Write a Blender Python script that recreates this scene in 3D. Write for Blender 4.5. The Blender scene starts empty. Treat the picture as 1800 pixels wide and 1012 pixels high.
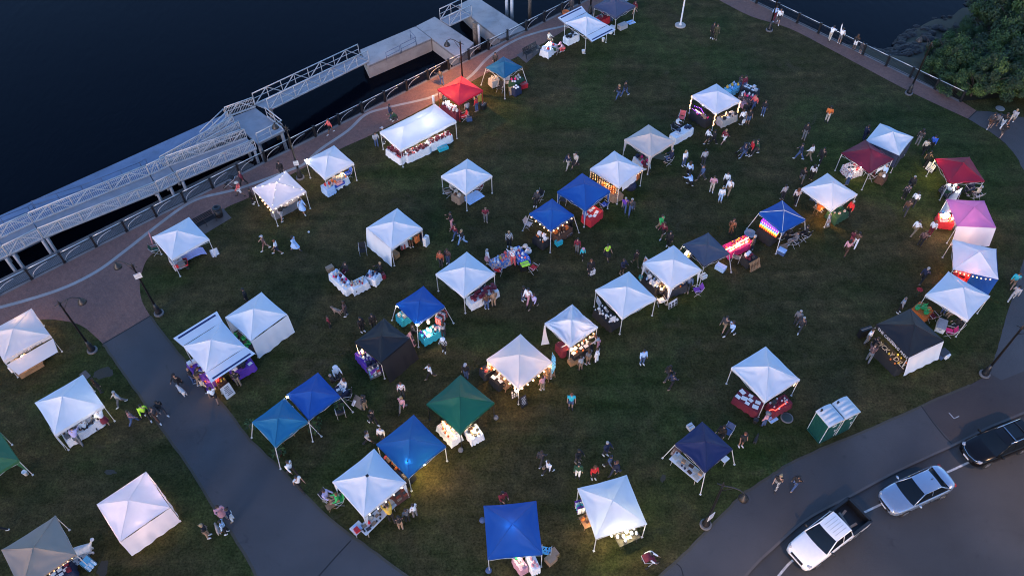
import bpy, bmesh, math, random
from mathutils import Vector, Matrix, noise
from math import sin, cos, pi, radians as RD, atan2, hypot
S = bpy.context.scene
COL = S.collection
random.seed(7)

# ------------------------------------------------------------------ camera
FPX, PITCH, ROLL, CAMH = 1400.0, 0.8777, -0.0089, 45.95
FWD = Vector((0, cos(PITCH), -sin(PITCH)))
_u0 = Vector((0, sin(PITCH), cos(PITCH))); _r0 = Vector((1, 0, 0))
RT = cos(ROLL) * _r0 + sin(ROLL) * _u0
UP = cos(ROLL) * _u0 - sin(ROLL) * _r0
cd = bpy.data.cameras.new('camera'); cam = bpy.data.objects.new('camera', cd); COL.objects.link(cam)
M = Matrix((RT, UP, -FWD)).transposed().to_4x4(); M.translation = Vector((0, 0, CAMH))
cam.matrix_world = M
cd.sensor_width = 36; cd.sensor_fit = 'HORIZONTAL'; cd.lens = 36 * FPX / 1800
cd.clip_start = 0.5; cd.clip_end = 3000
S.camera = cam

def G(px, py, z=0.0):
    """the spot of the park at height z that stands at this pixel of the 1800x1012 photograph"""
    d = FWD * FPX + RT * (px - 900) - UP * (py - 506)
    t = (z - CAMH) / d.z
    return Vector((d.x * t, d.y * t, z))

# ------------------------------------------------------------------ light
w = bpy.data.worlds.new('World'); S.world = w; w.use_nodes = True
nt = w.node_tree; bg = nt.nodes['Background']
sky = nt.nodes.new('ShaderNodeTexSky'); sky.sky_type = 'NISHITA'; sky.sun_disc = False
SUN_EL, SUN_AZ = RD(3.0), RD(205)
sky.sun_elevation = SUN_EL; sky.sun_rotation = SUN_AZ
sky.air_density = 1.0; sky.dust_density = 0.6; sky.ozone_density = 3.0
tint = nt.nodes.new('ShaderNodeMix'); tint.data_type = 'RGBA'; tint.blend_type = 'MULTIPLY'; tint.inputs[0].default_value = 1.0
tint.inputs[7].default_value = (.93, .81, .93, 1)   # dusk white balance
nt.links.new(sky.outputs[0], tint.inputs[6]); nt.links.new(tint.outputs[2], bg.inputs[0]); bg.inputs[1].default_value = 0.15
sl = bpy.data.lights.new('sun', 'SUN'); so = bpy.data.objects.new('sun', sl); COL.objects.link(so)
sl.energy = 0.13; sl.angle = RD(20); sl.color = (1.0, .93, .90)
sd = Vector((sin(SUN_AZ) * cos(SUN_EL), cos(SUN_AZ) * cos(SUN_EL), sin(SUN_EL + RD(12))))
so.rotation_euler = (-sd).to_track_quat('-Z', 'Y').to_euler()
S.view_settings.view_transform = 'Standard'; S.view_settings.look = 'None'
S.view_settings.gamma = 1.0
S.view_settings.exposure = 3.1
S.cycles.filter_width = 1.05; S.cycles.max_bounces = 6; S.cycles.diffuse_bounces = 3; S.cycles.glossy_bounces = 3
S.cycles.transmission_bounces = 4; S.cycles.sample_clamp_indirect = 4

# ------------------------------------------------------------------ materials
MATS = {}
def mat(name, col, rough=.7, metal=0.0, var=.12, scale=6.0, bump=0.0, trans=0.0, emit=None, es=1.0, spec=.5, coat=0.0, bscale=None):
    if name in MATS: return MATS[name]
    m = bpy.data.materials.new(name); m.use_nodes = True; n = m.node_tree; L = n.links
    p = n.nodes['Principled BSDF']; out = n.nodes['Material Output']
    tc = n.nodes.new('ShaderNodeTexCoord')
    nz = n.nodes.new('ShaderNodeTexNoise'); nz.inputs['Scale'].default_value = scale; nz.inputs['Detail'].default_value = 5
    L.new(tc.outputs['Object'], nz.inputs['Vector'])
    cr = n.nodes.new('ShaderNodeValToRGB')
    cr.color_ramp.elements[0].position = .3; cr.color_ramp.elements[1].position = .7
    cr.color_ramp.elements[0].color = (*[c * (1 - var) for c in col], 1)
    cr.color_ramp.elements[1].color = (*[min(1, c * (1 + var)) for c in col], 1)
    L.new(nz.outputs[0], cr.inputs[0]); L.new(cr.outputs[0], p.inputs['Base Color'])
    p.inputs['Roughness'].default_value = rough; p.inputs['Metallic'].default_value = metal
    p.inputs['Specular IOR Level'].default_value = spec
    p.inputs['Coat Weight'].default_value = coat; p.inputs['Coat Roughness'].default_value = .05
    if emit:
        p.inputs['Emission Color'].default_value = (*emit, 1); p.inputs['Emission Strength'].default_value = es
    if bump:
        b = n.nodes.new('ShaderNodeBump'); b.inputs['Strength'].default_value = bump; b.inputs['Distance'].default_value = .03
        n2 = n.nodes.new('ShaderNodeTexNoise'); n2.inputs['Scale'].default_value = bscale or scale * 3; n2.inputs['Detail'].default_value = 4
        L.new(tc.outputs['Object'], n2.inputs['Vector']); L.new(n2.outputs[0], b.inputs['Height']); L.new(b.outputs[0], p.inputs['Normal'])
    if trans:
        t = n.nodes.new('ShaderNodeBsdfTranslucent'); L.new(cr.outputs[0], t.inputs[0])
        mx = n.nodes.new('ShaderNodeMixShader'); mx.inputs[0].default_value = trans
        L.new(p.outputs[0], mx.inputs[1]); L.new(t.outputs[0], mx.inputs[2]); L.new(mx.outputs[0], out.inputs[0])
    MATS[name] = m; return m

CC = dict(black=(.012,.012,.014), charcoal=(.035,.035,.042), navy=(.012,.02,.055), white=(.78,.78,.78), cream=(.50,.44,.37),
    grey=(.15,.15,.16), pale_grey=(.36,.36,.38), red=(.5,.02,.03), maroon=(.15,.014,.03), coral=(.75,.13,.12), orange=(.62,.15,.03),
    yellow=(.65,.42,.06), neon=(.5,.85,.05), green=(.03,.42,.10), dark_green=(.012,.06,.03), teal=(.03,.42,.5), blue=(.02,.09,.5),
    light_blue=(.38,.55,.8), denim=(.05,.09,.2), pink=(.55,.28,.32), purple=(.13,.04,.36), lavender=(.45,.4,.62), khaki=(.24,.18,.12),
    brown=(.085,.04,.024), wood=(.36,.2,.09), tan=(.30,.20,.13), hot_pink=(.75,.03,.18), olive=(.05,.05,.025), silver=(.5,.5,.52), straw=(.45,.33,.16))
def cm(c, kind='cloth'):
    if c in PATS: return PATS[c]
    return mat(c + '_' + kind, CC[c], .85 if kind == 'cloth' else .45, var=.12, scale=9, bump=.2 if kind == 'cloth' else 0)

PATS = {}
def pattern(name, c1, c2, scale, typ='check', rough=.85, c3=None):
    m = bpy.data.materials.new(name); m.use_nodes = True; n = m.node_tree; L = n.links; p = n.nodes['Principled BSDF']
    p.inputs['Roughness'].default_value = rough
    tc = n.nodes.new('ShaderNodeTexCoord')
    if typ == 'check':
        t = n.nodes.new('ShaderNodeTexChecker'); t.inputs[1].default_value = (*c1, 1); t.inputs[2].default_value = (*c2, 1); t.inputs[3].default_value = scale
        L.new(tc.outputs['Object'], t.inputs[0]); o = t.outputs[0]
    else:
        t = n.nodes.new('ShaderNodeTexVoronoi' if typ == 'spots' else 'ShaderNodeTexWave'); t.inputs['Scale'].default_value = scale
        L.new(tc.outputs['Object'], t.inputs[0])
        r = n.nodes.new('ShaderNodeValToRGB'); r.color_ramp.interpolation = 'CONSTANT' if typ == 'spots' else 'EASE'
        r.color_ramp.elements[0].color = (*c1, 1); r.color_ramp.elements[1].color = (*c2, 1); r.color_ramp.elements[1].position = .36 if typ == 'spots' else .6
        if c3: e = r.color_ramp.elements.new(.55); e.color = (*c3, 1)
        L.new(t.outputs[0], r.inputs[0]); o = r.outputs[0]
    L.new(o, p.inputs['Base Color']); PATS[name] = m; return m
pattern('orange_plaid', (.55,.12,.04), (.2,.06,.04), 14)
pattern('pink_plaid', (.5,.25,.25), (.2,.1,.12), 14)
pattern('blue_plaid', (.65,.75,.85), (.06,.2,.4), 12)
pattern('black_white_check', (.5,.5,.5), (.02,.02,.02), 12)
pattern('white_floral', (.35,.04,.06), (.72,.68,.66), 9, 'spots')
pattern('dark_floral', (.3,.22,.22), (.03,.03,.04), 9, 'spots')
pattern('brown_print', (.2,.1,.09), (.07,.04,.04), 10, 'spots')
pattern('blue_print', (.02,.02,.03), (.12,.45,.7), 8, 'spots')
pattern('rainbow_print', (.7,.2,.1), (.6,.55,.5), 7, 'spots', c3=(.1,.2,.5))
pattern('blue_toys', (.5,.5,.6), (.02,.12,.5), 6, 'spots')
pattern('red_rug', (.3,.05,.03), (.08,.09,.1), 9, 'spots', c3=(.25,.18,.12))

# ------------------------------------------------------------------ mesh helpers
class MB:
    def __init__(s): s.v = []; s.f = []; s.m = []; s.sm = []
    def poly(s, pts, mi=0, sm=False):
        b = len(s.v); s.v += [tuple(p) for p in pts]; s.f.append(tuple(range(b, b + len(pts)))); s.m.append(mi); s.sm.append(sm)
    def box(s, c, d, rz=0.0, mi=0, M=None):
        b = len(s.v); x, y, z = [k / 2 for k in d]; cr, sr = cos(rz), sin(rz)
        for dz in (-z, z):
            for dx, dy in ((-x, -y), (x, -y), (x, y), (-x, y)):
                p = Vector((c[0] + dx * cr - dy * sr, c[1] + dx * sr + dy * cr, c[2] + dz))
                s.v.append(tuple(M @ p if M else p))
        for q in ((0, 3, 2, 1), (4, 5, 6, 7), (0, 1, 5, 4), (1, 2, 6, 5), (2, 3, 7, 6), (3, 0, 4, 7)):
            s.f.append(tuple(b + k for k in q)); s.m.append(mi); s.sm.append(False)
    def tube(s, pts, r, n=6, mi=0, cap=True, sm=True, sq=1.0):
        pts = [Vector(p) for p in pts]; rs = r if isinstance(r, (list, tuple)) else [r] * len(pts); b = len(s.v)
        for i, p in enumerate(pts):
            t = (pts[min(i + 1, len(pts) - 1)] - pts[max(i - 1, 0)]).normalized()
            a = Vector((0, 0, 1)) if abs(t.z) < .9 else Vector((1, 0, 0))
            e1 = t.cross(a).normalized(); e2 = t.cross(e1)
            for k in range(n):
                an = 2 * pi * (k + .5) / n; s.v.append(tuple(p + rs[i] * (cos(an) * e1 + sq * sin(an) * e2)))
        for i in range(len(pts) - 1):
            for k in range(n):
                s.f.append((b + i * n + k, b + i * n + (k + 1) % n, b + (i + 1) * n + (k + 1) % n, b + (i + 1) * n + k)); s.m.append(mi); s.sm.append(sm and n > 4)
        if cap:
            s.f.append(tuple(b + k for k in range(n))[::-1]); s.m.append(mi); s.sm.append(False)
            e = b + (len(pts) - 1) * n; s.f.append(tuple(e + k for k in range(n))); s.m.append(mi); s.sm.append(False)
    def lathe(s, prof, n=12, c=(0, 0, 0), mi=0, sx=1.0, sy=1.0, rib=0.0):
        b = len(s.v)
        for r, z in prof:
            for k in range(n):
                a = 2 * pi * k / n; rr = r * (1 + rib * (k % 2)); s.v.append((c[0] + rr * cos(a) * sx, c[1] + rr * sin(a) * sy, c[2] + z))
        for i in range(len(prof) - 1):
            for k in range(n):
                s.f.append((b + i * n + k, b + i * n + (k + 1) % n, b + (i + 1) * n + (k + 1) % n, b + (i + 1) * n + k)); s.m.append(mi); s.sm.append(True)
        s.f.append(tuple(b + k for k in range(n))[::-1]); s.m.append(mi); s.sm.append(False)
        e = b + (len(prof) - 1) * n; s.f.append(tuple(e + k for k in range(n))); s.m.append(mi); s.sm.append(False)
    def ball(s, c, r, mi=0, n=8, sz=1.0):
        s.lathe([(r * max(.02, sin(pi * i / 6)), -r * sz * cos(pi * i / 6)) for i in range(7)], n, c, mi)
    def grid(s, P, mi=0, sm=True):
        b = len(s.v); R = len(P); C = len(P[0])
        for row in P: s.v += [tuple(p) for p in row]
        for i in range(R - 1):
            for j in range(C - 1):
                s.f.append((b + i * C + j, b + i * C + j + 1, b + (i + 1) * C + j + 1, b + (i + 1) * C + j)); s.m.append(mi); s.sm.append(sm)
    def prism(s, pts, z0, z1, mi=0, mside=None, bottom=True):
        n = len(pts); b = len(s.v); ms = mi if mside is None else mside
        s.v += [(p[0], p[1], z1) for p in pts]; s.v += [(p[0], p[1], z0) for p in pts]
        s.f.append(tuple(range(b, b + n))); s.m.append(mi); s.sm.append(False)
        if bottom: s.f.append(tuple(range(b + n, b + 2 * n))[::-1]); s.m.append(ms); s.sm.append(False)
        for k in range(n):
            s.f.append((b + k, b + n + k, b + n + (k + 1) % n, b + (k + 1) % n)); s.m.append(ms); s.sm.append(False)
    def mesh(s, name, mats):
        me = bpy.data.meshes.new(name); me.from_pydata(s.v, [], s.f)
        for m in (mats if isinstance(mats, (list, tuple)) else [mats]): me.materials.append(m)
        me.polygons.foreach_set('material_index', s.m); me.polygons.foreach_set('use_smooth', s.sm); me.update()
        return me
    def build(s, name, mats, parent=None, loc=None, rz=None):
        o = bpy.data.objects.new(name, s.mesh(name, mats)); COL.objects.link(o)
        if parent: o.parent = parent
        if loc is not None: o.location = loc
        if rz is not None: o.rotation_euler[2] = rz
        return o

def tag(o, label=None, cat=None, group=None, kind=None):
    if label:
        if len(label.split()) > 16: print('LONG', label)
        o['label'] = label
    if cat: o['category'] = cat
    if group: o['group'] = group
    if kind: o['kind'] = kind
    return o
def thing(name, loc, rz, label, cat, group=None):
    o = bpy.data.objects.new(name, None); COL.objects.link(o); o.location = loc; o.rotation_euler[2] = rz
    o.empty_display_size = .2
    return tag(o, label, cat, group)
def dup(o, name=None, parent=None):
    c = o.copy(); COL.objects.link(c)
    if parent: c.parent = parent
    for ch in o.children: dup(ch, parent=c)
    return c
def inst(me, name, parent=None, loc=(0, 0, 0), rz=0.0, mats=None, sc=None):
    """a copy that shares mesh data, with its own materials"""
    o = bpy.data.objects.new(name, me); COL.objects.link(o); o.location = loc; o.rotation_euler[2] = rz
    if parent: o.parent = parent
    if sc: o.scale = (sc, sc, sc) if not isinstance(sc, tuple) else sc
    if mats:
        for i, m in enumerate(mats):
            o.material_slots[i].link = 'OBJECT'; o.material_slots[i].material = m
    return o
# ------------------------------------------------------------------ setting materials
def nodes(name):
    m = bpy.data.materials.new(name); m.use_nodes = True; n = m.node_tree
    return m, n, n.links, n.nodes['Principled BSDF'], n.nodes.new('ShaderNodeTexCoord')
def noise_node(n, L, tc, sc, det=6, ro=.6, dist=0.0, mapping=None):
    t = n.nodes.new('ShaderNodeTexNoise'); t.inputs['Scale'].default_value = sc; t.inputs['Detail'].default_value = det
    t.inputs['Roughness'].default_value = ro; t.inputs['Distortion'].default_value = dist
    if mapping:
        mp = n.nodes.new('ShaderNodeMapping'); mp.inputs['Scale'].default_value = mapping[:3]; mp.inputs['Rotation'].default_value = (0, 0, mapping[3])
        L.new(tc.outputs['Object'], mp.inputs[0]); L.new(mp.outputs[0], t.inputs['Vector'])
    else: L.new(tc.outputs['Object'], t.inputs['Vector'])
    return t
def ramp(n, L, src, stops):
    r = n.nodes.new('ShaderNodeValToRGB'); e = r.color_ramp.elements
    e[0].position, e[0].color = stops[0][0], (*stops[0][1], 1); e[1].position, e[1].color = stops[-1][0], (*stops[-1][1], 1)
    for p_, c_ in stops[1:-1]:
        q = e.new(p_); q.color = (*c_, 1)
    L.new(src, r.inputs[0]); return r
def mixc(n, L, fac, a, b, typ='MIX'):
    x = n.nodes.new('ShaderNodeMix'); x.data_type = 'RGBA'; x.blend_type = typ
    if isinstance(fac, float): x.inputs[0].default_value = fac
    else: L.new(fac, x.inputs[0])
    L.new(a, x.inputs[6]); L.new(b, x.inputs[7]); return x.outputs[2]
def bumpn(n, L, p, h, st, d=.05):
    b = n.nodes.new('ShaderNodeBump'); b.inputs['Strength'].default_value = st; b.inputs['Distance'].default_value = d
    L.new(h, b.inputs['Height']); L.new(b.outputs[0], p.inputs['Normal'])

def grass_material():
    m, n, L, p, tc = nodes('mown_grass')
    big = noise_node(n, L, tc, .07, 5, .6, .5)
    r1 = ramp(n, L, big.outputs[0], [(.30, (.030, .046, .012)), (.43, (.037, .043, .014)), (.53, (.049, .040, .017)), (.64, (.041, .039, .014)), (.76, (.030, .043, .011))])
    tr = noise_node(n, L, tc, 1.0, 4, .6, .5, (.10, .55, 1, RD(-40)))        # worn tracks along the rows of stalls
    r2 = ramp(n, L, tr.outputs[0], [(.34, (.68, .78, .64)), (.52, (1, 1, 1)), (.72, (1.5, 1.32, 1.36))])
    c = mixc(n, L, 1.0, r1.outputs[0], r2.outputs[0], 'MULTIPLY')
    md = noise_node(n, L, tc, 1.1, 7, .72, .3)
    r3 = ramp(n, L, md.outputs[0], [(.27, (.45, .5, .45)), (.5, (1, 1, 1)), (.73, (1.7, 1.6, 1.55))])
    c = mixc(n, L, 1.0, c, r3.outputs[0], 'MULTIPLY')
    worn = noise_node(n, L, tc, .42, 5, .6, .8)
    r4 = ramp(n, L, worn.outputs[0], [(.62, (0, 0, 0)), (.73, (1, 1, 1))])
    dirt = n.nodes.new('ShaderNodeRGB'); dirt.outputs[0].default_value = (.075, .056, .034, 1)
    sc = n.nodes.new('ShaderNodeMath'); sc.operation = 'MULTIPLY'; sc.inputs[1].default_value = .5; L.new(r4.outputs[0], sc.inputs[0])
    c = mixc(n, L, sc.outputs[0], c, dirt.outputs[0])
    fi = noise_node(n, L, tc, 7, 5, .75)
    r5 = ramp(n, L, fi.outputs[0], [(.3, (.30, .32, .30)), (.7, (1.9, 1.85, 1.8))])
    c = mixc(n, L, 1.0, c, r5.outputs[0], 'MULTIPLY')
    L.new(c, p.inputs['Base Color']); p.inputs['Roughness'].default_value = .95; p.inputs['Specular IOR Level'].default_value = .1
    bumpn(n, L, p, fi.outputs[0], .8, .08); return m
def brick_material():
    m, n, L, p, tc = nodes('brick_paving')
    mp = n.nodes.new('ShaderNodeMapping'); mp.inputs['Rotation'].default_value = (0, 0, RD(40)); L.new(tc.outputs['Object'], mp.inputs[0])
    b = n.nodes.new('ShaderNodeTexBrick'); L.new(mp.outputs[0], b.inputs['Vector']); b.inputs['Scale'].default_value = 4.0
    b.inputs['Color1'].default_value = (.235, .105, .074, 1); b.inputs['Color2'].default_value = (.165, .078, .06, 1); b.inputs['Mortar'].default_value = (.085, .07, .06, 1)
    b.inputs['Mortar Size'].default_value = .03; b.inputs['Bias'].default_value = -.2
    nz = noise_node(n, L, tc, .22, 6, .6, .2); r = ramp(n, L, nz.outputs[0], [(.3, (.78, .8, .85)), (.7, (1.22, 1.14, 1.1))])
    c = mixc(n, L, 1.0, b.outputs[0], r.outputs[0], 'MULTIPLY')
    n2 = noise_node(n, L, tc, 3.0, 5, .7); r2 = ramp(n, L, n2.outputs[0], [(.3, (.8, .8, .8)), (.7, (1.2, 1.2, 1.2))])
    c = mixc(n, L, 1.0, c, r2.outputs[0], 'MULTIPLY')
    L.new(c, p.inputs['Base Color']); p.inputs['Roughness'].default_value = .8
    bumpn(n, L, p, b.outputs[1], .3, -.01); return m
def asphalt_material(name, base, k=1.0):
    m, n, L, p, tc = nodes(name)
    a = noise_node(n, L, tc, .16, 5, .55, .4); r = ramp(n, L, a.outputs[0], [(.3, tuple(x * .8 for x in base)), (.7, tuple(x * 1.22 for x in base))])
    f = noise_node(n, L, tc, 22, 3, .8); r2 = ramp(n, L, f.outputs[0], [(.3, (.72, .72, .72)), (.7, (1.3, 1.3, 1.3))])
    c = mixc(n, L, 1.0, r.outputs[0], r2.outputs[0], 'MULTIPLY')
    s = noise_node(n, L, tc, 1.3, 6, .7, 1.2); r3 = ramp(n, L, s.outputs[0], [(.24, (.62, .62, .64)), (.4, (1, 1, 1))])
    c = mixc(n, L, 1.0, c, r3.outputs[0], 'MULTIPLY')
    L.new(c, p.inputs['Base Color']); p.inputs['Roughness'].default_value = .8; p.inputs['Specular IOR Level'].default_value = .3
    bumpn(n, L, p, f.outputs[0], .35, .02); return m
def concrete_material(name, base):
    m, n, L, p, tc = nodes(name)
    a = noise_node(n, L, tc, .5, 6, .65, .5); r = ramp(n, L, a.outputs[0], [(.28, tuple(x * .72 for x in base)), (.5, base), (.72, tuple(min(1, x * 1.2) for x in base))])
    s = noise_node(n, L, tc, 3.2, 5, .75, 1.5); r3 = ramp(n, L, s.outputs[0], [(.27, (.5, .48, .46)), (.4, (1, 1, 1))])
    c = mixc(n, L, 1.0, r.outputs[0], r3.outputs[0], 'MULTIPLY')
    L.new(c, p.inputs['Base Color']); p.inputs['Roughness'].default_value = .85
    bumpn(n, L, p, s.outputs[0], .2, .02); return m
def water_material():
    m, n, L, p, tc = nodes('river_water')
    p.inputs['Base Color'].default_value = (.0015, .003, .006, 1); p.inputs['Roughness'].default_value = .06; p.inputs['IOR'].default_value = 1.11
    a = noise_node(n, L, tc, 1.6, 5, .6, .6, (1, .45, 1, RD(25))); b = noise_node(n, L, tc, .12, 3, .5, .5)
    ad = n.nodes.new('ShaderNodeMath'); ad.operation = 'ADD'; L.new(a.outputs[0], ad.inputs[0]); L.new(b.outputs[0], ad.inputs[1])
    bumpn(n, L, p, ad.outputs[0], .2, .1); return m
def rock_material():
    m, n, L, p, tc = nodes('dark_rock')
    a = noise_node(n, L, tc, 2.0, 8, .7, .4); r = ramp(n, L, a.outputs[0], [(.3, (.008, .008, .009)), (.7, (.034, .033, .034))])
    L.new(r.outputs[0], p.inputs['Base Color']); p.inputs['Roughness'].default_value = .8; bumpn(n, L, p, a.outputs[0], .8, .15); return m
GRASS = grass_material(); BRICK = brick_material(); WATER = water_material(); ROCK = rock_material()
ASPH = asphalt_material('path_asphalt', (.077, .070, .070)); WALK = asphalt_material('sidewalk_asphalt', (.073, .066, .065)); ROAD = asphalt_material('road_asphalt', (.053, .052, .053))
WALK2 = asphalt_material('newer_sidewalk_asphalt', (.062, .048, .044))
CONC = concrete_material('pale_concrete', (.40, .36, .33)); CONCD = concrete_material('grey_concrete', (.17, .155, .15)); CONCB = concrete_material('float_concrete', (.15, .20, .29))
KERB = concrete_material('kerb_stone', (.105, .088, .08)); PAVER = concrete_material('grey_pavers', (.27, .26, .25)); BANK = asphalt_material('bank_soil', (.035, .034, .022))

def sheet(name, px, z, m, kind='structure'):
    mb = MB(); mb.poly([G(x, y, z) for x, y in px]); o = mb.build(name, m); return tag(o, kind=kind)
def smooth_line(pts, k=6):
    out = []; n = len(pts)
    for i in range(n - 1):
        p0, p1, p2, p3 = pts[max(i - 1, 0)], pts[i], pts[i + 1], pts[min(i + 2, n - 1)]
        for j in range(k):
            t = j / k
            out.append(tuple(.5 * (2 * p1[a] + (p2[a] - p0[a]) * t + (2 * p0[a] - 5 * p1[a] + 4 * p2[a] - p3[a]) * t * t + (3 * p1[a] - p0[a] - 3 * p2[a] + p3[a]) * t ** 3) for a in (0, 1)))
    out.append(tuple(pts[-1])); return out
def wiggle(pts, amp, seed=0):
    return [(x + amp * noise.noise(Vector((x * .13, y * .13, seed))), y + amp * noise.noise(Vector((x * .13, y * .13, seed + 9)))) for x, y in pts]
def strip(name, px, width, z, m, kind='structure', off=0.0):
    W = [G(x, y, z) for x, y in px]; L_, R_ = [], []
    for i, p in enumerate(W):
        t = (W[min(i + 1, len(W) - 1)] - W[max(i - 1, 0)]).normalized(); nn = Vector((-t.y, t.x, 0))
        L_.append(p + nn * (off + width / 2)); R_.append(p + nn * (off - width / 2))
    mb = MB(); mb.grid([L_, R_], sm=False); o = mb.build(name, m); return tag(o, kind=kind)

# outlines (photograph pixels)
FENCE_A, FENCE_B = (57, 487), (935, 47)
def fence_px(x): return (x, 47 - .5011 * (x - 935))
CORNER = (1175, -73)
NE_LINE = [(1337, 6), (1556, 111)]
LAWN_W = smooth_line([(1160, -28), (1090, -8), (1040, 22), (990, 55), (935, 88), (901, 104), (830, 143), (740, 193), (653, 237), (600, 261), (532, 296), (440, 346), (396, 366), (345, 403), (300, 427), (268, 446), (253, 467), (246, 502), (250, 530), (264, 555)], 5)
LAWN_SW = smooth_line([(181, 604), (164, 588), (148, 575), (125, 566), (75, 561), (30, 573), (0, 590), (-60, 640), (-200, 760), (-400, 880)], 5)
LAWN_NE = smooth_line([(1702, 209), (1656, 188), (1599, 161), (1538, 129), (1454, 84), (1387, 50), (1320, 29), (1263, 0), (1225, -20)], 4)
PATH_R = smooth_line([(264, 555), (292, 593), (319, 627), (345, 655), (397, 718), (440, 773), (492, 823), (579, 910), (649, 963), (715, 1012), (800, 1075)], 5)
PATH_L = smooth_line([(470, 1110), (449, 1012), (417, 952), (383, 903), (337, 827), (285, 754), (243, 691), (213, 648), (181, 604)], 5)
WALK_IN = smooth_line([(1090, 1100), (1162, 1011), (1210, 966), (1256, 917), (1297, 876), (1320, 858), (1360, 832), (1390, 813), (1459, 782), (1536, 750), (1619, 714), (1689, 683), (1722, 667), (1739, 649), (1750, 624), (1760, 590), (1768, 560), (1787, 498), (1800, 454), (1818, 390), (1817, 340), (1800, 299), (1774, 259), (1740, 232), (1702, 209)], 5)
CURB = smooth_line([(2300, 505), (1990, 640), (1800, 723), (1737, 749), (1675, 780), (1633, 799), (1563, 832), (1494, 869), (1417, 910), (1355, 963), (1320, 997), (1270, 1060), (1225, 1140)], 6)
NE_END = [(1596, 130), (1638, 152), (1690, 178), (1717, 195)]

land = [G(-400, fence_px(-400)[1]), G(*CORNER)] + [G(*p) for p in NE_LINE] + [G(*p) for p in NE_END[:3]]
e = G(1690, 178); land += [e + Vector((60, 8, 0)), e + Vector((200, 20, 0))]
land += [G(*p) for p in CURB]
e2 = G(*CURB[-1]); land += [e2 + Vector((-12, -22, 0)), Vector((-10, -120, 0)), Vector((-260, -120, 0))]
mb = MB(); mb.prism([tuple(p) for p in land][::-1], -7, 0, 0, 1, bottom=False); tag(mb.build('lawn', [GRASS, CONCD]), kind='structure')

sheet('promenade', [(-400, fence_px(-400)[1]), CORNER] + NE_LINE + NE_END + LAWN_NE + LAWN_W + LAWN_SW, .004, BRICK)
sheet('path', wiggle(PATH_R, 1.6, 3) + [(800, 1300), (480, 1300)] + wiggle(PATH_L, 1.6, 5), .005, ASPH)
sheet('sidewalk', wiggle(WALK_IN, 1.8, 8) + [(1717, 195), (1738, 196), (1800, 207), (2100, 250), (2300, 330)] + CURB, .006, WALK)
sheet('newer_sidewalk', [(1619, 715)] + [p for p in WALK_IN if 1622 < p[0] < 1737 and p[1] > 640] + [(1760, 668), (1830, 640), (1900, 655)] + [(1850, 701), (1800, 722), (1737, 748), (1675, 779)], .010, WALK2)
strip('kerb', CURB, .14, .012, KERB, off=.07)
mb = MB(); mb.poly([G(x, y, -.13) for x, y in [(1150, 1000), (1800, 640), (2400, 330), (2900, 900), (1900, 1500), (1150, 1300)]]); tag(mb.build('road', ROAD), kind='structure')
LINEW = mat('road_paint', (.48, .47, .46), .7, var=.35, scale=5)
for a in ([(1330, 1060), (1369, 1011), (1388, 989), (1420, 962), (1450, 938)], [(1500, 911), (1515, 902), (1548, 886), (1566, 878)], [(1655, 834), (1690, 818), (1715, 806)]):
    strip('road_marking', smooth_line(a, 4), .13, -.125, LINEW)
strip('paver_band', smooth_line([(-60, 552), (0, 540), (101, 510), (168, 478), (218, 442), (269, 402), (319, 365), (353, 348), (403, 336), (433, 327), (515, 297), (536, 287), (564, 262), (611, 230), (642, 202), (678, 190), (740, 176), (764, 168), (821, 139), (860, 100), (904, 72), (949, 56), (992, 46), (1050, 30), (1120, -10)], 5), .30, .008, PAVER)
strip('seawall_coping', [fence_px(x) for x in range(-380, 1150, 30)], .34, .010, CONCD, off=-.14)
strip('northern_coping', [(1190, -65), (1337, 6), (1556, 111), (1690, 177)], .4, .010, CONCD, off=-.18)
SEAM = mat('dark_seam', (.02, .02, .02), .9)
strip('path_seam', [(181, 604), (222, 580), (264, 555)], .10, .009, SEAM)
strip('path_seam', [(617, 949), (590, 978), (560, 1012)], .08, .009, SEAM)
strip('path_seam', [(1702, 209), (1717, 195)], .10, .009, SEAM)
strip('path_seam', wiggle([(1619, 714), (1640, 742), (1660, 768), (1674, 779)], 3), .07, .013, SEAM)
strip('path_seam', smooth_line([(1189, 990), (1197, 997), (1201, 1012)], 3), .06, .009, SEAM)
strip('path_seam', [(1668, 725), (1677, 735), (1686, 731)], .05, .013, LINEW)
EDGE = asphalt_material('dry_grass_edge', (.075, .062, .045))
for nm, ln in (('worn_edge', WALK_IN[:58]), ('worn_edge', PATH_R), ('worn_edge', PATH_L[5:])):
    strip(nm, wiggle(ln, 2.5, 21), .16, .0125, EDGE)
# concrete pads, slab and bare soil in the lawn
for px in ([(407, 383), (392, 366), (335, 402), (352, 416)], [(955, 86), (943, 78), (908, 97), (925, 111)], [(139, 658), (150, 650), (160, 660), (149, 669)]):
    sheet('concrete_pad', px, .014, KERB)
SOIL = asphalt_material('bare_earth', (.047, .042, .032))
def soil(cx, cy, rx, ry, rot, seed):
    pts = []
    for k in range(26):
        a = 2 * pi * k / 26; r = 1 + .5 * noise.noise(Vector((cos(a) * 1.7, sin(a) * 1.7, seed)))
        x, y = rx * r * cos(a), ry * r * sin(a); pts.append((cx + x * cos(rot) - y * sin(rot), cy + x * sin(rot) + y * cos(rot)))
    sheet('bare_soil', pts, .003, SOIL)
soil(182, 655, 18, 9, -.3, 1); soil(194, 829, 10, 4, 0, 2); soil(180, 1000, 9, 14, .3, 3); soil(1165, 840, 4, 8, .3, 4)
MAN = mat('manhole_iron', (.03, .045, .04), .6)
mb = MB(); mb.lathe([(.42, .0), (.42, .03), (.36, .032)], 20); mb.lathe([(.34, .0), (.34, .04)], 20, mi=1)
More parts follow.
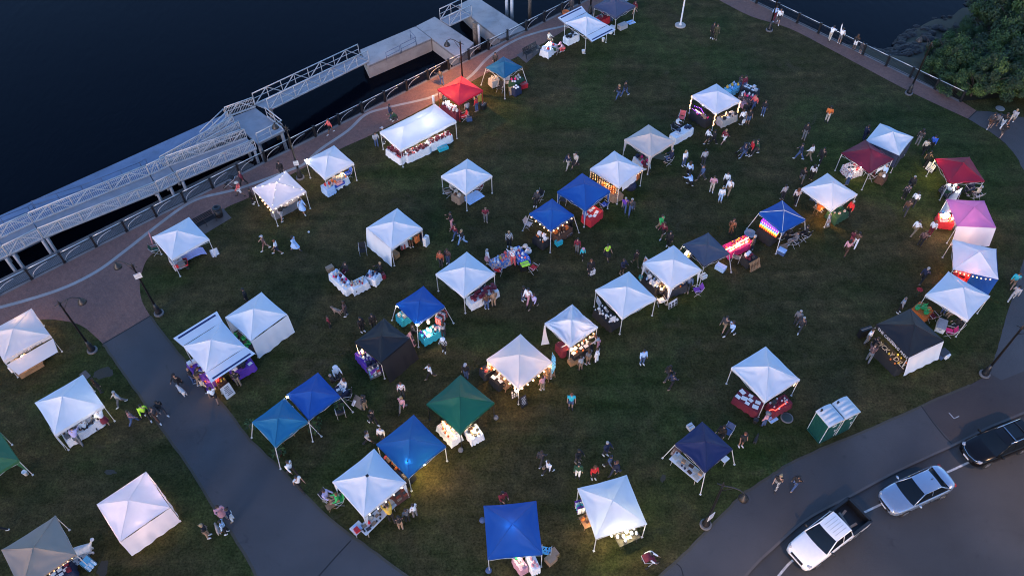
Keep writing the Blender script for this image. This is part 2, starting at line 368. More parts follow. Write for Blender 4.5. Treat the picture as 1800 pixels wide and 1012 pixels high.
tag(mb.build('manhole_cover', [CONCD, MAN], loc=G(1383, 734)), 'round green manhole cover set in the lawn near the portable toilets', 'manhole')
mb = MB(); mb.lathe([(.4, .0), (.4, .03), (.36, .034)], 18)
tag(mb.build('manhole_cover', [PAVER], loc=G(1758, 191)), 'pale round cover in the grass beside the shrubs', 'manhole')

# water, riverbank
WZ = -3.0
mb = MB(); mb.poly([(-900, -50, WZ), (900, -50, WZ), (900, 1400, WZ), (-900, 1400, WZ)]); tag(mb.build('water', WATER), kind='structure')
edge = [G(1480, 75), G(1556, 111), G(1620, 142), G(1690, 178), e + Vector((25, 3, 0)), e + Vector((60, 8, 0)), e + Vector((200, 20, 0))]
shore = [G(1500, 84, WZ), G(1560, 92, WZ), G(1592, 62, WZ), G(1650, 34, WZ), G(1720, 2, WZ), G(1800, -30, WZ), G(2300, -120, WZ)]
ed, sh = smooth_line([tuple(p[:2]) for p in edge], 8), smooth_line([tuple(p[:2]) for p in shore], 8)
rows = []
for i in range(19):
    t = i / 16; row = []
    for a, b in zip(ed, sh):
        x, y = a[0] + (b[0] - a[0]) * t, a[1] + (b[1] - a[1]) * t
        z = -.05 + (WZ + .05) * t ** 1.2 + (.5 * noise.noise(Vector((x * .4, y * .4, 0))) if 0 < i < 17 else 0) * min(1, t * 3)
        row.append((x, y, min(z, -.02)))
    rows.append(row)
mb = MB(); mb.grid(rows); tag(mb.build('riverbank', BANK), kind='structure')
def rock_mesh(seed):
    bm = bmesh.new(); bmesh.ops.create_icosphere(bm, subdivisions=2, radius=1)
    for v in bm.verts:
        k = 1 + .35 * noise.noise(v.co * 1.1 + Vector((seed * 7, 0, 0))) + .15 * noise.noise(v.co * 3 + Vector((seed, 0, 0)))
        v.co = Vector((v.co.x * k * 1.2, v.co.y * k * .9, v.co.z * k * .55))
    me = bpy.data.meshes.new('rock'); bm.to_mesh(me); bm.free(); me.materials.append(ROCK); return me
RK = [rock_mesh(i) for i in range(5)]
rr = random.Random(5)
for i in range(150):
    k = rr.uniform(0, 3.6); j = int(k * 8); t = rr.uniform(.5, 1.04)
    a, b = ed[j + 4], sh[j + 4]
    x, y = a[0] + (b[0] - a[0]) * t, a[1] + (b[1] - a[1]) * t
    s_ = rr.uniform(.22, .62)
    o = inst(RK[i % 5], 'shore_rock', loc=(x, y, -.05 + (WZ + .05) * t ** 1.2 + .05), rz=rr.uniform(0, 6), sc=s_)
    tag(o, 'dark boulder in the rock bank along the water below the shrubs', 'rock', 'boulders of the rock bank')
# ------------------------------------------------------------------ waterfront structures
IRON = mat('black_iron', (.012, .012, .014), .45, .0, var=.2); STEEL = mat('galvanised_steel', (.50, .49, .50), .5, .1, var=.12, scale=3)
RAILW = mat('bright_rail', (.62, .62, .62), .3, .6, var=.05); ALU = mat('grey_aluminium', (.50, .48, .47), .5, .2, var=.15, scale=2); DECK = mat('aluminium_deck', (.27, .27, .29), .6, .1, var=.14, scale=1.2)
WOODP = mat('weathered_pile', (.16, .12, .09), .9, var=.4, scale=5, bump=.4); WHITEP = mat('white_paint', (.62, .62, .62), .5, var=.1)
BLUER = mat('painted_rail_blue', (.10, .13, .2), .5)

def railing(a, b, label, arch=True, posts=None, h=1.07):
    """park railing: square posts, bright top rail, pickets, an arch in every panel"""
    a, b = Vector(a), Vector(b); D = (b - a); n = posts or round(D.length / 2.55); u = D / n; ang = atan2(u.y, u.x); L = u.length
    root = thing('park_railing', a, ang, label, 'railing')
    pm = MB(); pm.box((0, 0, h / 2 + .03), (.16, .16, h + .06)); pm.box((0, 0, h + .08), (.2, .2, .05)); pm.box((0, 0, .03), (.24, .24, .06)); pme = pm.mesh('post', IRON)
    pn = MB(); 
    for k in range(20): 
        x = .14 + (L - .28) * k / 19; pn.box((x, 0, .52), (.016, .016, .84))
    pn.box((L / 2, 0, .94), (L - .12, .035, .035)); pn.box((L / 2, 0, .12), (L - .12, .035, .035)); pne = pn.mesh('picket_panel', IRON)
    tr = MB(); tr.tube([(.04, 0, h), (L - .04, 0, h)], .034, 6); tre = tr.mesh('top_rail', RAILW)
    ar = MB(); ar.tube([(.16 + .55 * L * (1 - cos(t)), -.03, .14 + .72 * sin(t)) for t in [pi / 2 * k / 9 for k in range(10)]], .02, 5); are = ar.mesh('arch_bar', STEEL)
    for k in range(n + 1):
        inst(pme, 'post', root, (k * L, 0, 0))
        if k < n:
            q = inst(pne, 'picket_panel', root, (k * L, 0, 0)); inst(tre, 'top_rail', root, (k * L, 0, 0))
            if arch: inst(are, 'arch_bar', q)
    return root
fa, fb = G(*fence_px(-130)), G(*fence_px(1130)); nn = Vector((fb.y - fa.y, -(fb.x - fa.x), 0)).normalized() * .16
railing(fa + nn, fb + nn, 'long black railing with arches between the brick promenade and the docks')
ra, rb = G(1200, -58), G(1690, 177); nn = Vector((rb.y - ra.y, -(rb.x - ra.x), 0)).normalized() * .2
railing(ra + nn, rb + nn, 'dark railing with a pale top rail along the far right waterfront', arch=False)

def slab(name, px, z, th, m, label, cat, fender=True):
    P = [G(x, y, z) for x, y in px]
    root = thing(name, Vector((P[0].x, P[0].y, z - th)), 0, label, cat); o0 = root.location.copy()
    mb = MB(); mb.prism([(p.x - o0.x, p.y - o0.y) for p in P], 0, th); dk = mb.build('concrete_deck', m, root)
    kb = MB()
    for i in range(len(P)):
        p, q = P[i] - o0, P[(i + 1) % len(P)] - o0; d = (q - p).normalized(); n_ = Vector((-d.y, d.x, 0)) * -.03
        a_ = atan2(d.y, d.x); c = (p + q) / 2
        kb.box((c.x + n_.x, c.y + n_.y, th - .12), ((q - p).length - .3, .07, .16), a_)
    kb.build('edge_beam', mat('edge_beam', (.22, .2, .19), .8, var=.3), root)
    return root
DZ = -1.5
def ccw(px):
    P = [G(x, y, 0) for x, y in px]; A = sum(P[i].x * P[(i + 1) % len(P)].y - P[(i + 1) % len(P)].x * P[i].y for i in range(len(P)))
    return px if A > 0 else px[::-1]
slab('floating_dock', ccw([(633, 88), (730, 47), (757.6, 68.2), (646, 116)]), DZ, 2.2, CONC, 'long pale concrete dock float with blue grey handrails, right of the truss gangway', 'dock')
slab('floating_dock', ccw([(731.4, 46.4), (764, 30), (833, 76), (806, 103), (759, 67.6)]), DZ - .02, 2.2, CONC, 'pale concrete dock float turned towards the promenade behind the street lamp', 'dock')
slab('floating_dock', ccw([(806, 9), (836, -6), (925, 52), (879, 69), (827, 29)]), DZ, 2.2, CONC, 'topmost pale concrete dock float beside two white mooring piles', 'dock')
slab('floating_dock', ccw([(-140, 442), (395, 201), (425, 214), (400, 240), (-140, 497)]), DZ, 2.2, CONCB, 'very long bluish concrete float under the switchback ramps', 'dock')
slab('floating_dock', ccw([(-140, 560), (420, 282), (447, 290), (-140, 588)]), DZ - .3, 2.0, CONCD, 'narrow dark grey float between the ramps and the sea wall', 'dock')

def rail_frame(mb, a, b, h, kind, nbay=None, fl=0.0):
    """one side of a ramp or gangway between two deck edge points"""
    a, b = Vector(a), Vector(b); L = (b - a).length; n = nbay or max(2, round(L / 1.5)); u = (b - a) / n; Z = Vector((0, 0, h))
    mb.tube([a + Z, b + Z], .055, 5); mb.tube([a + Vector((0, 0, .04)), b + Vector((0, 0, .04))], .08, 4)
    mb.tube([a + Z * .55, b + Z * .55], .03, 4)
    if kind == 'picket': mb.tube([a + Z * .86, b + Z * .86], .026, 4)
    for k in range(n + 1):
        p = a + u * k; mb.tube([p, p + Z], .04, 4)
    for k in range(n):
        p, q = a + u * k, a + u * (k + 1)
        if kind != 'plain': mb.tube([p, q + Z] if k % 2 == 0 else [p + Z, q], .045, 4)
    if kind == 'picket':
        m_ = int(L / .15); v = (b - a) / m_
        for k in range(m_ + 1):
            p = a + v * k; mb.tube([p + Vector((0, 0, .08)), p + Z * .96], .019, 4, cap=False)
def walkway(name, near, far, za, zb, label, cat, kind='picket', h=1.1, legs=(), side='both'):
    """near / far: pixel pairs of the two deck edges; za, zb: deck height at the ends"""
    A, B = G(*near[0], za), G(*near[1], zb); C_, D_ = G(*far[0], za), G(*far[1], zb)
    root = thing(name, A, 0, label, cat); o = A.copy(); A, B, C_, D_ = [p - o for p in (A, B, C_, D_)]
    mb = MB(); t = Vector((0, 0, .1)); mb.poly([A, B, D_, C_]); mb.poly([A - t, C_ - t, D_ - t, B - t]); mb.poly([A, A - t, B - t, B]); mb.poly([C_, D_, D_ - t, C_ - t]); mb.poly([A, C_, C_ - t, A - t]); mb.poly([B, B - t, D_ - t, D_])
    mb.build('deck', DECK, root)
    if side in ('both', 'near'): r = MB(); rail_frame(r, A, B, h, kind); r.build('side_rail', ALU, root)
    if side in ('both', 'far'): r = MB(); rail_frame(r, C_, D_, h, kind); r.build('side_rail', ALU, root)
    for f in legs:
        for p, q in ((A, B), (C_, D_)):
            c = p + (q - p) * f; l = MB(); l.box((c.x, c.y, (c.z - .1 - o.z + WZ * 1.0 - .5 - 0) / 2 - .05), (.2, .2, abs(c.z - .1 - (WZ - .5 - o.z)))); l.build('support_post', STEEL, root)
    return root
PZ = -.45
walkway('truss_gangway', ((474, 194), (649, 108)), ((449, 184), (632, 97)), PZ - .02, DZ + .12, 'long pale truss gangway sloping from the landing platform to the concrete dock', 'gangway', 'truss', 1.25)
walkway('truss_gangway', ((791, 45.5), (829, 28)), ((774, 35), (812, 17)), DZ + .12, DZ + .12, 'short pale truss bridge joining the two upper concrete floats', 'gangway', 'truss', 1.25)
walkway('ramp', ((-90, 497), (14, 449)), ((-90, 461), (-4, 421)), PZ, PZ, 'left end section of the switchback ramp with picket rails, cut by the picture edge', 'ramp', 'picket', 1.1, (.95,))
walkway('ramp', ((15.5, 448.5), (75, 419)), ((-2, 420), (58, 392)), PZ, PZ, 'flat resting section of the switchback ramp above the crossed braces', 'ramp', 'picket', 1.1, (.12, .97))
walkway('ramp', ((77, 418), (280, 337)), ((60, 391), (263, 308)), PZ, PZ - .25, 'longest section of the switchback ramp with close picket rails', 'ramp', 'picket', 1.1, (.02, .98))
walkway('ramp', ((281.5, 336.5), (316, 319)), ((264.5, 307.5), (297, 292)), PZ - .25, PZ - .25, 'short level bay in the middle of the switchback ramp', 'ramp', 'picket', 1.1, (.5,))
walkway('ramp', ((317.5, 318.5), (451, 262)), ((298.5, 291.5), (434, 243)), PZ - .25, PZ, 'section of the switchback ramp meeting the landing platform', 'ramp', 'picket', 1.1, (.02, .97))
walkway('ramp', ((299, 300), (424, 229)), ((287, 292), (414, 221)), DZ + .15, PZ - .03, 'steeper access ramp from the blue float up to the landing platform', 'ramp', 'picket', 1.05)
walkway('ramp', ((363, 252), (404, 212)), ((357, 247), (398, 207)), DZ + .1, PZ - .03, 'narrow stair ramp at the outer corner of the landing platform', 'ramp', 'plain', 1.0)
# landing platform
pp = ccw([(403, 208), (449, 190), (500, 229), (453, 253)]); P = [G(x, y, PZ) for x, y in pp]
root = thing('landing_platform', P[0], 0, 'square grey landing platform with railings where ramps and gangway meet', 'platform'); o = P[0].copy()
mb = MB(); mb.prism([tuple((p - o)[:2]) for p in P], -.22, 0); mb.build('deck', DECK, root)
r = MB()
Q = [G(x, y, PZ) - o for x, y in ((400, 206), (449, 188.5), (478, 211))]; rail_frame(r, Q[0], Q[1], 1.1, 'picket'); r.build('side_rail', ALU, root); r = MB()
Q2 = [G(x, y, PZ) - o for x, y in ((449.5, 189), (500, 229), (455, 252))]; rail_frame(r, Q2[0] + (Q2[1] - Q2[0]) * .42, Q2[1], 1.1, 'plain'); r.build('side_rail', ALU, root); r = MB(); rail_frame(r, Q2[1], Q2[2], 1.1, 'plain')
r.build('side_rail', ALU, root)
for x, y in ((410, 209), (448, 194), (494, 229), (454, 249)):
    c = G(x, y, PZ) - o; l = MB(); l.box((c.x, c.y, -1.9), (.25, .25, 3.3)); l.build('support_post', STEEL, root)
# cross braces and stanchions at the left ramp
for a, b, nm in (((30, 447), (60, 462), 'x'), ((62, 462), (73, 430), 'x'), ((9, 470), (14, 455), 'y')):
    pass
def posts(pxs, z0, z1, r, m, name, label, cat, group=None, n=10):
    me = None
    for x, y in pxs:
        mb = MB(); mb.lathe([(r, 0), (r, z1 - z0), (r * .6, z1 - z0 + .06)], n)
        o_ = inst(mb.mesh(name, m), name, loc=G(x, y, z0)); tag(o_, label, cat, group)
posts([(891, 36), (900, 42)], -3.4, -.1, .17, WHITEP, 'mooring_pile', 'white mooring pile standing in dark water beside the topmost float', 'pile', 'white piles beside the topmost float')
posts([(931, 38)], -3.4, .1, .2, WOODP, 'mooring_pile', 'dark weathered pile in the water just outside the promenade railing', 'pile')
posts([(837, 92)], -3.4, .1, .26, WOODP, 'mooring_pile', 'thick brown wooden pile at the end of the middle float', 'pile')
posts([(843, 92)], -3.4, -.2, .14, WHITEP, 'mooring_pile', 'slim white pile next to the brown wooden pile', 'pile')
posts([(492, 250)], -3.4, .4, .2, WOODP, 'mooring_pile', 'dark pile at the promenade corner of the landing platform', 'pile')
# low handrails on the floats
def handrail(px, z, label, m, h=.95, bays=None):
    P = [G(x, y, z) for x, y in px]; root = thing('dock_handrail', P[0], 0, label, 'handrail'); o = P[0]
    r = MB()
    for a, b in zip(P, P[1:]): 
        a, b = a - o, b - o; L = (b - a).length; k = bays or max(1, round(L / 1.8))
        for i in range(k + 1):
            c = a + (b - a) * i / k; r.tube([c, c + Vector((0, 0, h))], .03, 5)
        for hh in (h, h * .5): r.tube([a + Vector((0, 0, hh)), b + Vector((0, 0, hh))], .028, 5)
    r.build('rail', m, root)
handrail([(680, 107), (704, 95)], DZ, 'blue grey handrail at the near edge of the concrete dock, left of a pair', BLUER)
handrail([(706, 93), (732, 80), (722, 68)], DZ, 'blue grey handrail at the near edge of the concrete dock, right of a pair', BLUER)
handrail([(-40, 415), (58, 378), (64, 372)], DZ, 'dark blue handrail on the long float, at the left picture edge', BLUER)
handrail([(64, 368), (150, 341), (252, 300), (262, 294)], DZ, 'dark blue handrail with braces along the middle of the long float', BLUER)

# ------------------------------------------------------------------ street lamps
GLOBE = mat('lamp_glass', (.5, .5, .45), .3)
GLOW = mat('lit_lamp_glass', (.9, .7, .4), .3, emit=(1, .62, .25), es=3)
def street_lamp(base, head, label, lit=0, h=5.25, color=(1, .6, .25), arm=1.25):
    root = thing('street_lamp', base, head, label, 'street lamp', 'street lamps of the park')
    mb = MB(); mb.lathe([(.36, 0), (.36, .12), (.34, .14)], 16); mb.build('concrete_footing', CONCD, root)
    mb = MB(); mb.lathe([(.24, .14), (.25, .3), (.17, .42), (.19, .7), (.13, .8), (.10, 1.15)], 12); mb.build('base', IRON, root)
    mb = MB(); mb.lathe([(.085, 1.15), (.06, h), (.09, h + .02), (.09, h + .1), (.03, h + .25), (.01, h + .42)], 10); mb.build('pole', IRON, root)
    mb = MB(); mb.tube([(-.32, 0, h - .02), (-.1, 0, h + .02), (.1, 0, h + .05), (.5, 0, h + .28), (.9, 0, h + .33), (arm, 0, h + .12), (arm, 0, h - .02)], .035, 6)
    mb.tube([(.05, 0, h - .55), (.35, 0, h - .1), (.6, 0, h + .28)], .022, 5); mb.tube([(0, -.22, h + .02), (0, .22, h + .02)], .03, 5); mb.build('arm', IRON, root)
    mb = MB(); mb.lathe([(.05, .12), (.08, -.02), (.2, -.12), (.27, -.3), (.3, -.36)][::-1], 14, (arm, 0, h)); s = mb.build('lamp_shade', IRON, root)
    mb = MB(); mb.ball((arm, 0, h - .34), .15, n=10); mb.build('lamp_globe', GLOW if lit else GLOBE, s)
    if lit:
        l = bpy.data.lights.new('lamp_light', 'SPOT'); l.energy = lit; l.color = color; l.spot_size = RD(150); l.spot_blend = .6; l.shadow_soft_size = .12
        lo = bpy.data.objects.new('lamp_light', l); COL.objects.link(lo); lo.parent = root; lo.location = (arm, 0, h - .52)
    return root
def lamp_at(base, tip, label, **k):
    b = G(*base); t = G(*tip, 5.2); street_lamp(b, atan2(t.y - b.y, t.x - b.x), label, **k)
street_lamp(G(163, 616), RD(20), 'black street lamp at the left grass corner, arm over the bricks')
street_lamp(G(280, 551), RD(168), 'black street lamp with a white sign, right of the path entrance')
street_lamp(G(1240, 922), RD(-28), 'black street lamp with a white notice, beside the lower right pavement')
b = G(809, 78, 5.2); street_lamp(Vector((b.x, b.y, 0)), RD(165), 'lit black street lamp behind the red canopy, warming the promenade', lit=300, color=(1, .46, .13))
street_lamp(G(528, 313), RD(150), 'black street lamp with a small square notice beside the promenade')
street_lamp(G(1597, 165), RD(115), 'slim black street lamp before the shrubs at the upper right')
street_lamp(G(1352, 54), RD(105), 'black street lamp beside two walkers on the far right promenade')
street_lamp(G(1730, 658), RD(-60), 'black street lamp at the right pavement edge, its head out of the picture')
street_lamp(G(1037, 26), RD(150), 'black street lamp behind the pale striped canopy at the top')
for px, hd, lb in (((1910, 905), 150, 'tall lit street lamp across the road beyond the right edge'), ((1500, 1170), 120, 'tall lit street lamp across the road below the bottom edge')):
    b = G(*px); street_lamp(Vector((b.x, b.y, -.13)), RD(hd), lb, lit=180, h=7.5, color=(1, .62, .34), arm=2.0)
def sign_plate(base, z, size, face, label, bg_=(.6, .6, .6), bars=5, tilt=0.0, name='notice', off=.12, dark=(.05, .05, .06)):
    r_ = thing(name, base + Vector((0, 0, z)), face, label, 'sign')
    m_ = MB(); m_.box((off, 0, 0), (.03, size[0], size[1]))
    for i in range(bars):
        hh = size[1] * .62 / bars; m_.box((off + .017, (i % 3 - 1) * .04 * size[0], size[1] * (.36 - .74 * i / max(1, bars))), (.006, size[0] * (.75 - .1 * (i % 3)), hh * .5), mi=1)
    m_.build('panel', [mat('sign_white', bg_, .5), mat('sign_ink', dark, .6)], r_)
    return r_
sign_plate(G(280, 551), 4.35, (.48, .48), RD(-60), 'white square sign hung high on the street lamp by the path entrance', bars=2, dark=(.4, .4, .42))
sign_plate(G(528, 313), 1.75, (.42, .48), RD(-80), 'small black and white notice strapped to the promenade street lamp', bars=2)
sign_plate(G(1240, 922), 1.4, (.45, .75), RD(-55), 'white printed notice on the lower right street lamp post', bars=5)
# flagpole
root = thing('flagpole', G(1195.7, 45.5), 0, 'tall white flagpole on a round footing at the top of the lawn', 'flagpole')
mb = MB(); mb.lathe([(.55, 0), (.55, .1), (.5, .12)], 20); mb.build('footing', CONC, root)
mb = MB(); mb.lathe([(.18, .12), (.16, .2), (.085, .3), (.05, 10.5)], 10); mb.ball((0, 0, 10.55), .09); mb.build('pole', WHITEP, root)
# benches and bin
def bench(p, rz, label):
    root = thing('park_bench', p, rz, label, 'bench')
    m_ = MB()
    for y in (-.2, -.07, .06, .19): m_.box((0, y, .45), (1.8, .1, .035))
    m_.build('seat', IRON, root); m_ = MB()
    for i in range(4): m_.box((0, .26 + .03 * i, .55 + .11 * i), (1.8, .03, .085))
    m_.build('backrest', IRON, root)
    for x in (-.88, 0, .88):
        m_ = MB(); m_.tube([(x, -.22, 0), (x, -.22, .62), (x, .22, .62)], .028, 5); m_.tube([(x, .28, 0), (x, .22, .45), (x, .36, .95)], .028, 5); m_.build('leg', IRON, root)
bench(G(362, 396), RD(42), 'black slatted park bench behind the white canopy, next to the bin')
bench(G(934, 96), RD(42), 'black slatted park bench on its own concrete pad beside the blue canopy')
root = thing('litter_bin', G(386, 380), 0, 'round black slatted litter bin beside the bench on the promenade', 'litter bin')
mb = MB(); mb.lathe([(.27, 0), (.30, .1), (.34, .85)], 20, rib=.06); mb.build('body', IRON, root)
mb = MB(); mb.lathe([(.36, .85), (.37, .93), (.3, 1.0), (.17, 1.02), (.16, .93)], 20); mb.build('lid', IRON, root)

# ------------------------------------------------------------------ shrubs and trees on the bank
def leaf_mat(name, c):
    m, n, L, p, tc = nodes(name)
    nz = noise_node(n, L, tc, .9, 3); r = ramp(n, L, nz.outputs[0], [(.3, tuple(x * .55 for x in c)), (.7, tuple(x * 1.8 for x in c))])
    L.new(r.outputs[0], p.inputs['Base Color']); p.inputs['Roughness'].default_value = .7
    t = n.nodes.new('ShaderNodeBsdfTranslucent'); L.new(r.outputs[0], t.inputs[0]); x = n.nodes.new('ShaderNodeMixShader'); x.inputs[0].default_value = .25
    L.new(p.outputs[0], x.inputs[1]); L.new(t.outputs[0], x.inputs[2]); L.new(x.outputs[0], n.nodes['Material Output'].inputs[0]); return m
LEAFS = [leaf_mat('dark_leaves', (.022, .045, .020)), leaf_mat('mid_leaves', (.035, .075, .022)), leaf_mat('light_leaves', (.07, .115, .028))]
BARK = mat('bark', (.05, .038, .03), .95, var=.4, scale=4)
def crown_mesh(seed, R, Hh, nleaf, ls, light):
    rg = random.Random(seed); mb = MB(); cl = []
    for k in range(26):
        a = rg.uniform(0, 2 * pi); rr_ = R * (rg.random() ** .5); z = Hh * (.28 + .62 * rg.random() * (1 - .45 * (rr_ / R) ** 2)); cl.append((rr_ * cos(a), rr_ * sin(a), z, rg.uniform(.28, .55) * R * .62, rg.random()))
    for i in range(nleaf):
        c = cl[rg.randrange(len(cl))]; d = Vector((rg.gauss(0, 1), rg.gauss(0, 1), rg.gauss(0, 1) * .8)); d.normalize(); rad = c[3] * (rg.random() ** .35)
        p = Vector(c[:3]) + d * rad; p.z = max(p.z, .15)
        nrm = (d + Vector((rg.gauss(0, .6), rg.gauss(0, .6), .5 + rg.gauss(0, .5)))).normalized(); s_ = ls * rg.uniform(.6, 1.4)
        e1 = nrm.cross(Vector((rg.gauss(0, 1), rg.gauss(0, 1), rg.gauss(0, 1)))).normalized(); e2 = nrm.cross(e1)
        mi = 2 if c[4] > 1 - light else (1 if c[4] > .45 else 0)
        if rg.random() < .15: mi = rg.randrange(3)
        mb.poly([p - e1 * s_, p - e2 * s_ * .5, p + e1 * s_, p + e2 * s_ * .5], mi)
    return mb.mesh('crown', LEAFS)
def trunk_mesh(seed, R, Hh):
    rg = random.Random(seed); mb = MB(); mb.tube([(0, 0, -1.2), (.05, 0, Hh * .3), (.1, .05, Hh * .75)], [.16, .11, .04], 7)
    for k in range(6):
        a = rg.uniform(0, 6.3); z = Hh * rg.uniform(.1, .4); mb.tube([(.03, 0, z), (R * .35 * cos(a), R * .35 * sin(a), z + Hh * .22), (R * .7 * cos(a), R * .7 * sin(a), z + Hh * .4)], [.07, .045, .015], 5)
    return mb.mesh('trunk', BARK)
CR = [crown_mesh(i, 2.4, 3.2, 8500, .095, (.12, .3, .05, .2)[i]) for i in range(4)]; TR = [trunk_mesh(i, 2.4, 3.2) for i in range(4)]
def bank_z(p):
    return -.4
TREES = [(1672, 160, .55, 0, 'low dark shrub spilling over the end of the far railing'), (1706, 166, .75, 3, 'bushy shrub right behind the railing end'), (1738, 160, .9, 1, 'lush shrub with yellowish tips above the path corner'), (1778, 166, .95, 3, 'rounded green shrub near the right edge above the path'),
    (1652, 140, .75, 2, 'small dark shrub among the boulders behind the lamp head'), (1690, 126, .95, 0, 'dense shrub in the middle of the bank thicket'), (1722, 116, 1.05, 1, 'bright green shrub in the heart of the bank thicket'), (1760, 125, 1.1, 3, 'leafy shrub in front of the tallest bushes at the right edge'),
    (1655, 108, .7, 2, 'scrubby bush at the water side of the thicket'), (1690, 78, .8, 2, 'dark bush on the rocky bank near the water'), (1725, 62, .95, 0, 'broad dark bush at the upper water side'), (1765, 75, 1.35, 1, 'tall light green bush near the upper right corner'),
    (1800, 100, 1.4, 1, 'tall yellow green bush cut by the right picture edge'), (1740, 35, 1.0, 2, 'dark bush at the top of the bank by the water'), (1785, 35, 1.3, 3, 'large bush in the upper right corner'), (1822, 168, 1.0, 0, 'wide dark shrub at the right edge over the grass'), (1820, 50, 1.3, 0, 'dark tree crown at the very corner of the picture'), (1712, 150, .8, 1, 'light green bush between the railing end and the thicket'), (1640, 122, .5, 0, 'knee high bush between the rocks left of the thicket'), (1800, 10, 1.1, 2, 'dusky bush at the top right edge')]
for i, (x, y, s_, k, lb) in enumerate(TREES):
    z = -.15 if y > 150 else (-1.0 if y > 90 else -1.8)
    r_ = thing('shrub', G(x, y + 4, z), i * 1.9, lb, 'shrub', 'shrubs on the rocky bank'); r_.scale = (s_, s_, s_ * (1.0 + .15 * (i % 3)))
    inst(CR[k], 'crown', r_); inst(TR[k], 'trunk', r_)

# ------------------------------------------------------------------ portable toilets
PGREEN = mat('toilet_green', (.007, .062, .052), .45, var=.1, scale=3); PWHITE = mat('toilet_roof_white', (.62, .64, .66), .4, var=.06, scale=3, trans=.1)
def toilet(c, rz, label):
    root = thing('portable_toilet', c, rz, label, 'portable toilet', 'portable toilets')
    w_, d_, h_ = 1.12, 1.16, 2.08
    m_ = MB(); m_.box((0, 0, h_ / 2 + .12), (w_, d_, h_))
    m_.box((0, 0, .05), (w_ + .06, d_ + .06, .1))
    for k in range(5): m_.box((-w_ / 2 - .008, -.4 + .2 * k, 1.1), (.02, .06, 1.7))
    for k in range(5): m_.box((w_ / 2 + .008, -.4 + .2 * k, 1.1), (.02, .06, 1.7))
    m_.build('wall', PGREEN, root)
    m_ = MB()
    for sx in (-1, 1):
        for sy in (-1, 1): m_.box((sx * w_ / 2, sy * d_ / 2, h_ / 2 + .12), (.035, .035, h_))
    m_.build('corner_trim', PWHITE, root)
    m_ = MB(); m_.box((0, -d_ / 2 - .02, 1.08), (.72, .03, 1.8)); dr = m_.build('door', PGREEN, root)
    m_ = MB(); m_.box((.27, -d_ / 2 - .05, 1.1), (.05, .04, .2)); m_.build('handle', PWHITE, dr)
    m_ = MB(); m_.lathe([(.19, 0), (.19, .01)], 18, sx=1.0, sy=.5); q = m_.build('logo_plate', PWHITE, dr); q.location = (0, -d_ / 2 - .04, 1.82); q.rotation_euler = (RD(90), 0, 0)
    m_ = MB(); rows = []
    for i in range(31):
        y = -d_ / 2 - .08 + (d_ + .14) * i / 30; row = []
        for j in range(13):
            x = -w_ / 2 - .05 + (w_ + .1) * j / 12; q = abs(2 * j / 12 - 1)
            row.append((x, y, h_ + .14 + .17 * (1 - q * q) + (.045 * sin(i / 30 * 2 * pi * 4) * (q < .8) if 3 < i < 27 else 0)))
        rows.append(row)
    m_.grid(rows); m_.grid([[(a[0], a[1], h_ + .08) for a in rows[0]], rows[0]]); m_.grid([rows[-1], [(a[0], a[1], h_ + .08) for a in rows[-1]]])
    m_.grid([[r[0] for r in rows], [(r[0][0], r[0][1], h_ + .08) for r in rows]]); m_.grid([[(r[-1][0], r[-1][1], h_ + .08) for r in rows], [r[-1] for r in rows]])
    m_.build('roof', PWHITE, root)
    m_ = MB(); m_.lathe([(.05, 0), (.05, .3), (.07, .31), (.07, .36)], 10, (-.38, .44, h_ + .1)); m_.build('vent_pipe', IRON, root)
b1, b2 = G(1439, 780), G(1419, 756); tz = atan2((b1 - b2).y, (b1 - b2).x) + pi / 2   # side wall runs b2 -> b1, door at b1's end
dx = (b1 - b2).normalized(); rt_ = Vector((-dx.y, dx.x, 0))
ctr = b1 - dx * .6 + rt_ * .6
toilet(ctr, tz, 'green portable toilet with a white ribbed roof, nearer the street lamp')
toilet(ctr + rt_ * 1.30 + dx * .02, tz, 'green portable toilet with a white roof, farther from the street lamp')
# ------------------------------------------------------------------ vehicles
GLASS = mat('tinted_glass', (.005, .008, .011), .08, spec=.35, var=.05); TYRE = mat('tyre_rubber', (.015, .015, .015), .9); RIM = mat('alloy_rim', (.4, .4, .42), .3, .8)
CHROME = mat('chrome', (.6, .6, .62), .12, 1.0); HEADL = mat('headlight_glass', (.30, .32, .35), .12, spec=.8, var=.05); REDL = mat('tail_light_red', (.35, .01, .01), .25)
TRIM = mat('black_trim', (.01, .01, .011), .5)
def loft(mb, st, mi=0):
    """st: (x, half width, z bottom, z shoulder, z centre top)"""
    rows = []
    for x, hw, zb, zs, zt in st:
        half = [(hw * .80, zb), (hw * .97, zb + .12), (hw, zb + (zs - zb) * .5), (hw * .985, zs - .1), (hw * .93, zs - .02), (hw * .82, zs + (zt - zs) * .45), (hw * .5, zt - .012), (0, zt)]
        rows.append([(x, y, z) for y, z in half] + [(x, -y, z) for y, z in half[-2::-1]])
    mb.grid(rows, mi); mb.poly(rows[0][::-1], mi); mb.poly(rows[-1], mi)
def wheel(root, x, y, r=.34, wd=.23):
    m_ = MB(); pr = [(r * .62, -wd / 2), (r * .95, -wd / 2), (r, -wd / 2 + .03), (r, wd / 2 - .03), (r * .95, wd / 2), (r * .62, wd / 2)]; m_.lathe(pr, 22)
    t = m_.build('wheel', TYRE, root); t.location = (x, y, r); t.rotation_euler = (RD(90), 0, 0)
    m_ = MB(); m_.lathe([(r * .6, -wd / 2 - .005), (r * .6, wd / 2 + .005), (r * .5, wd / 2 - .02), (r * .12, wd / 2 + .0)], 10, rib=.04); m_.build('rim', RIM, t)
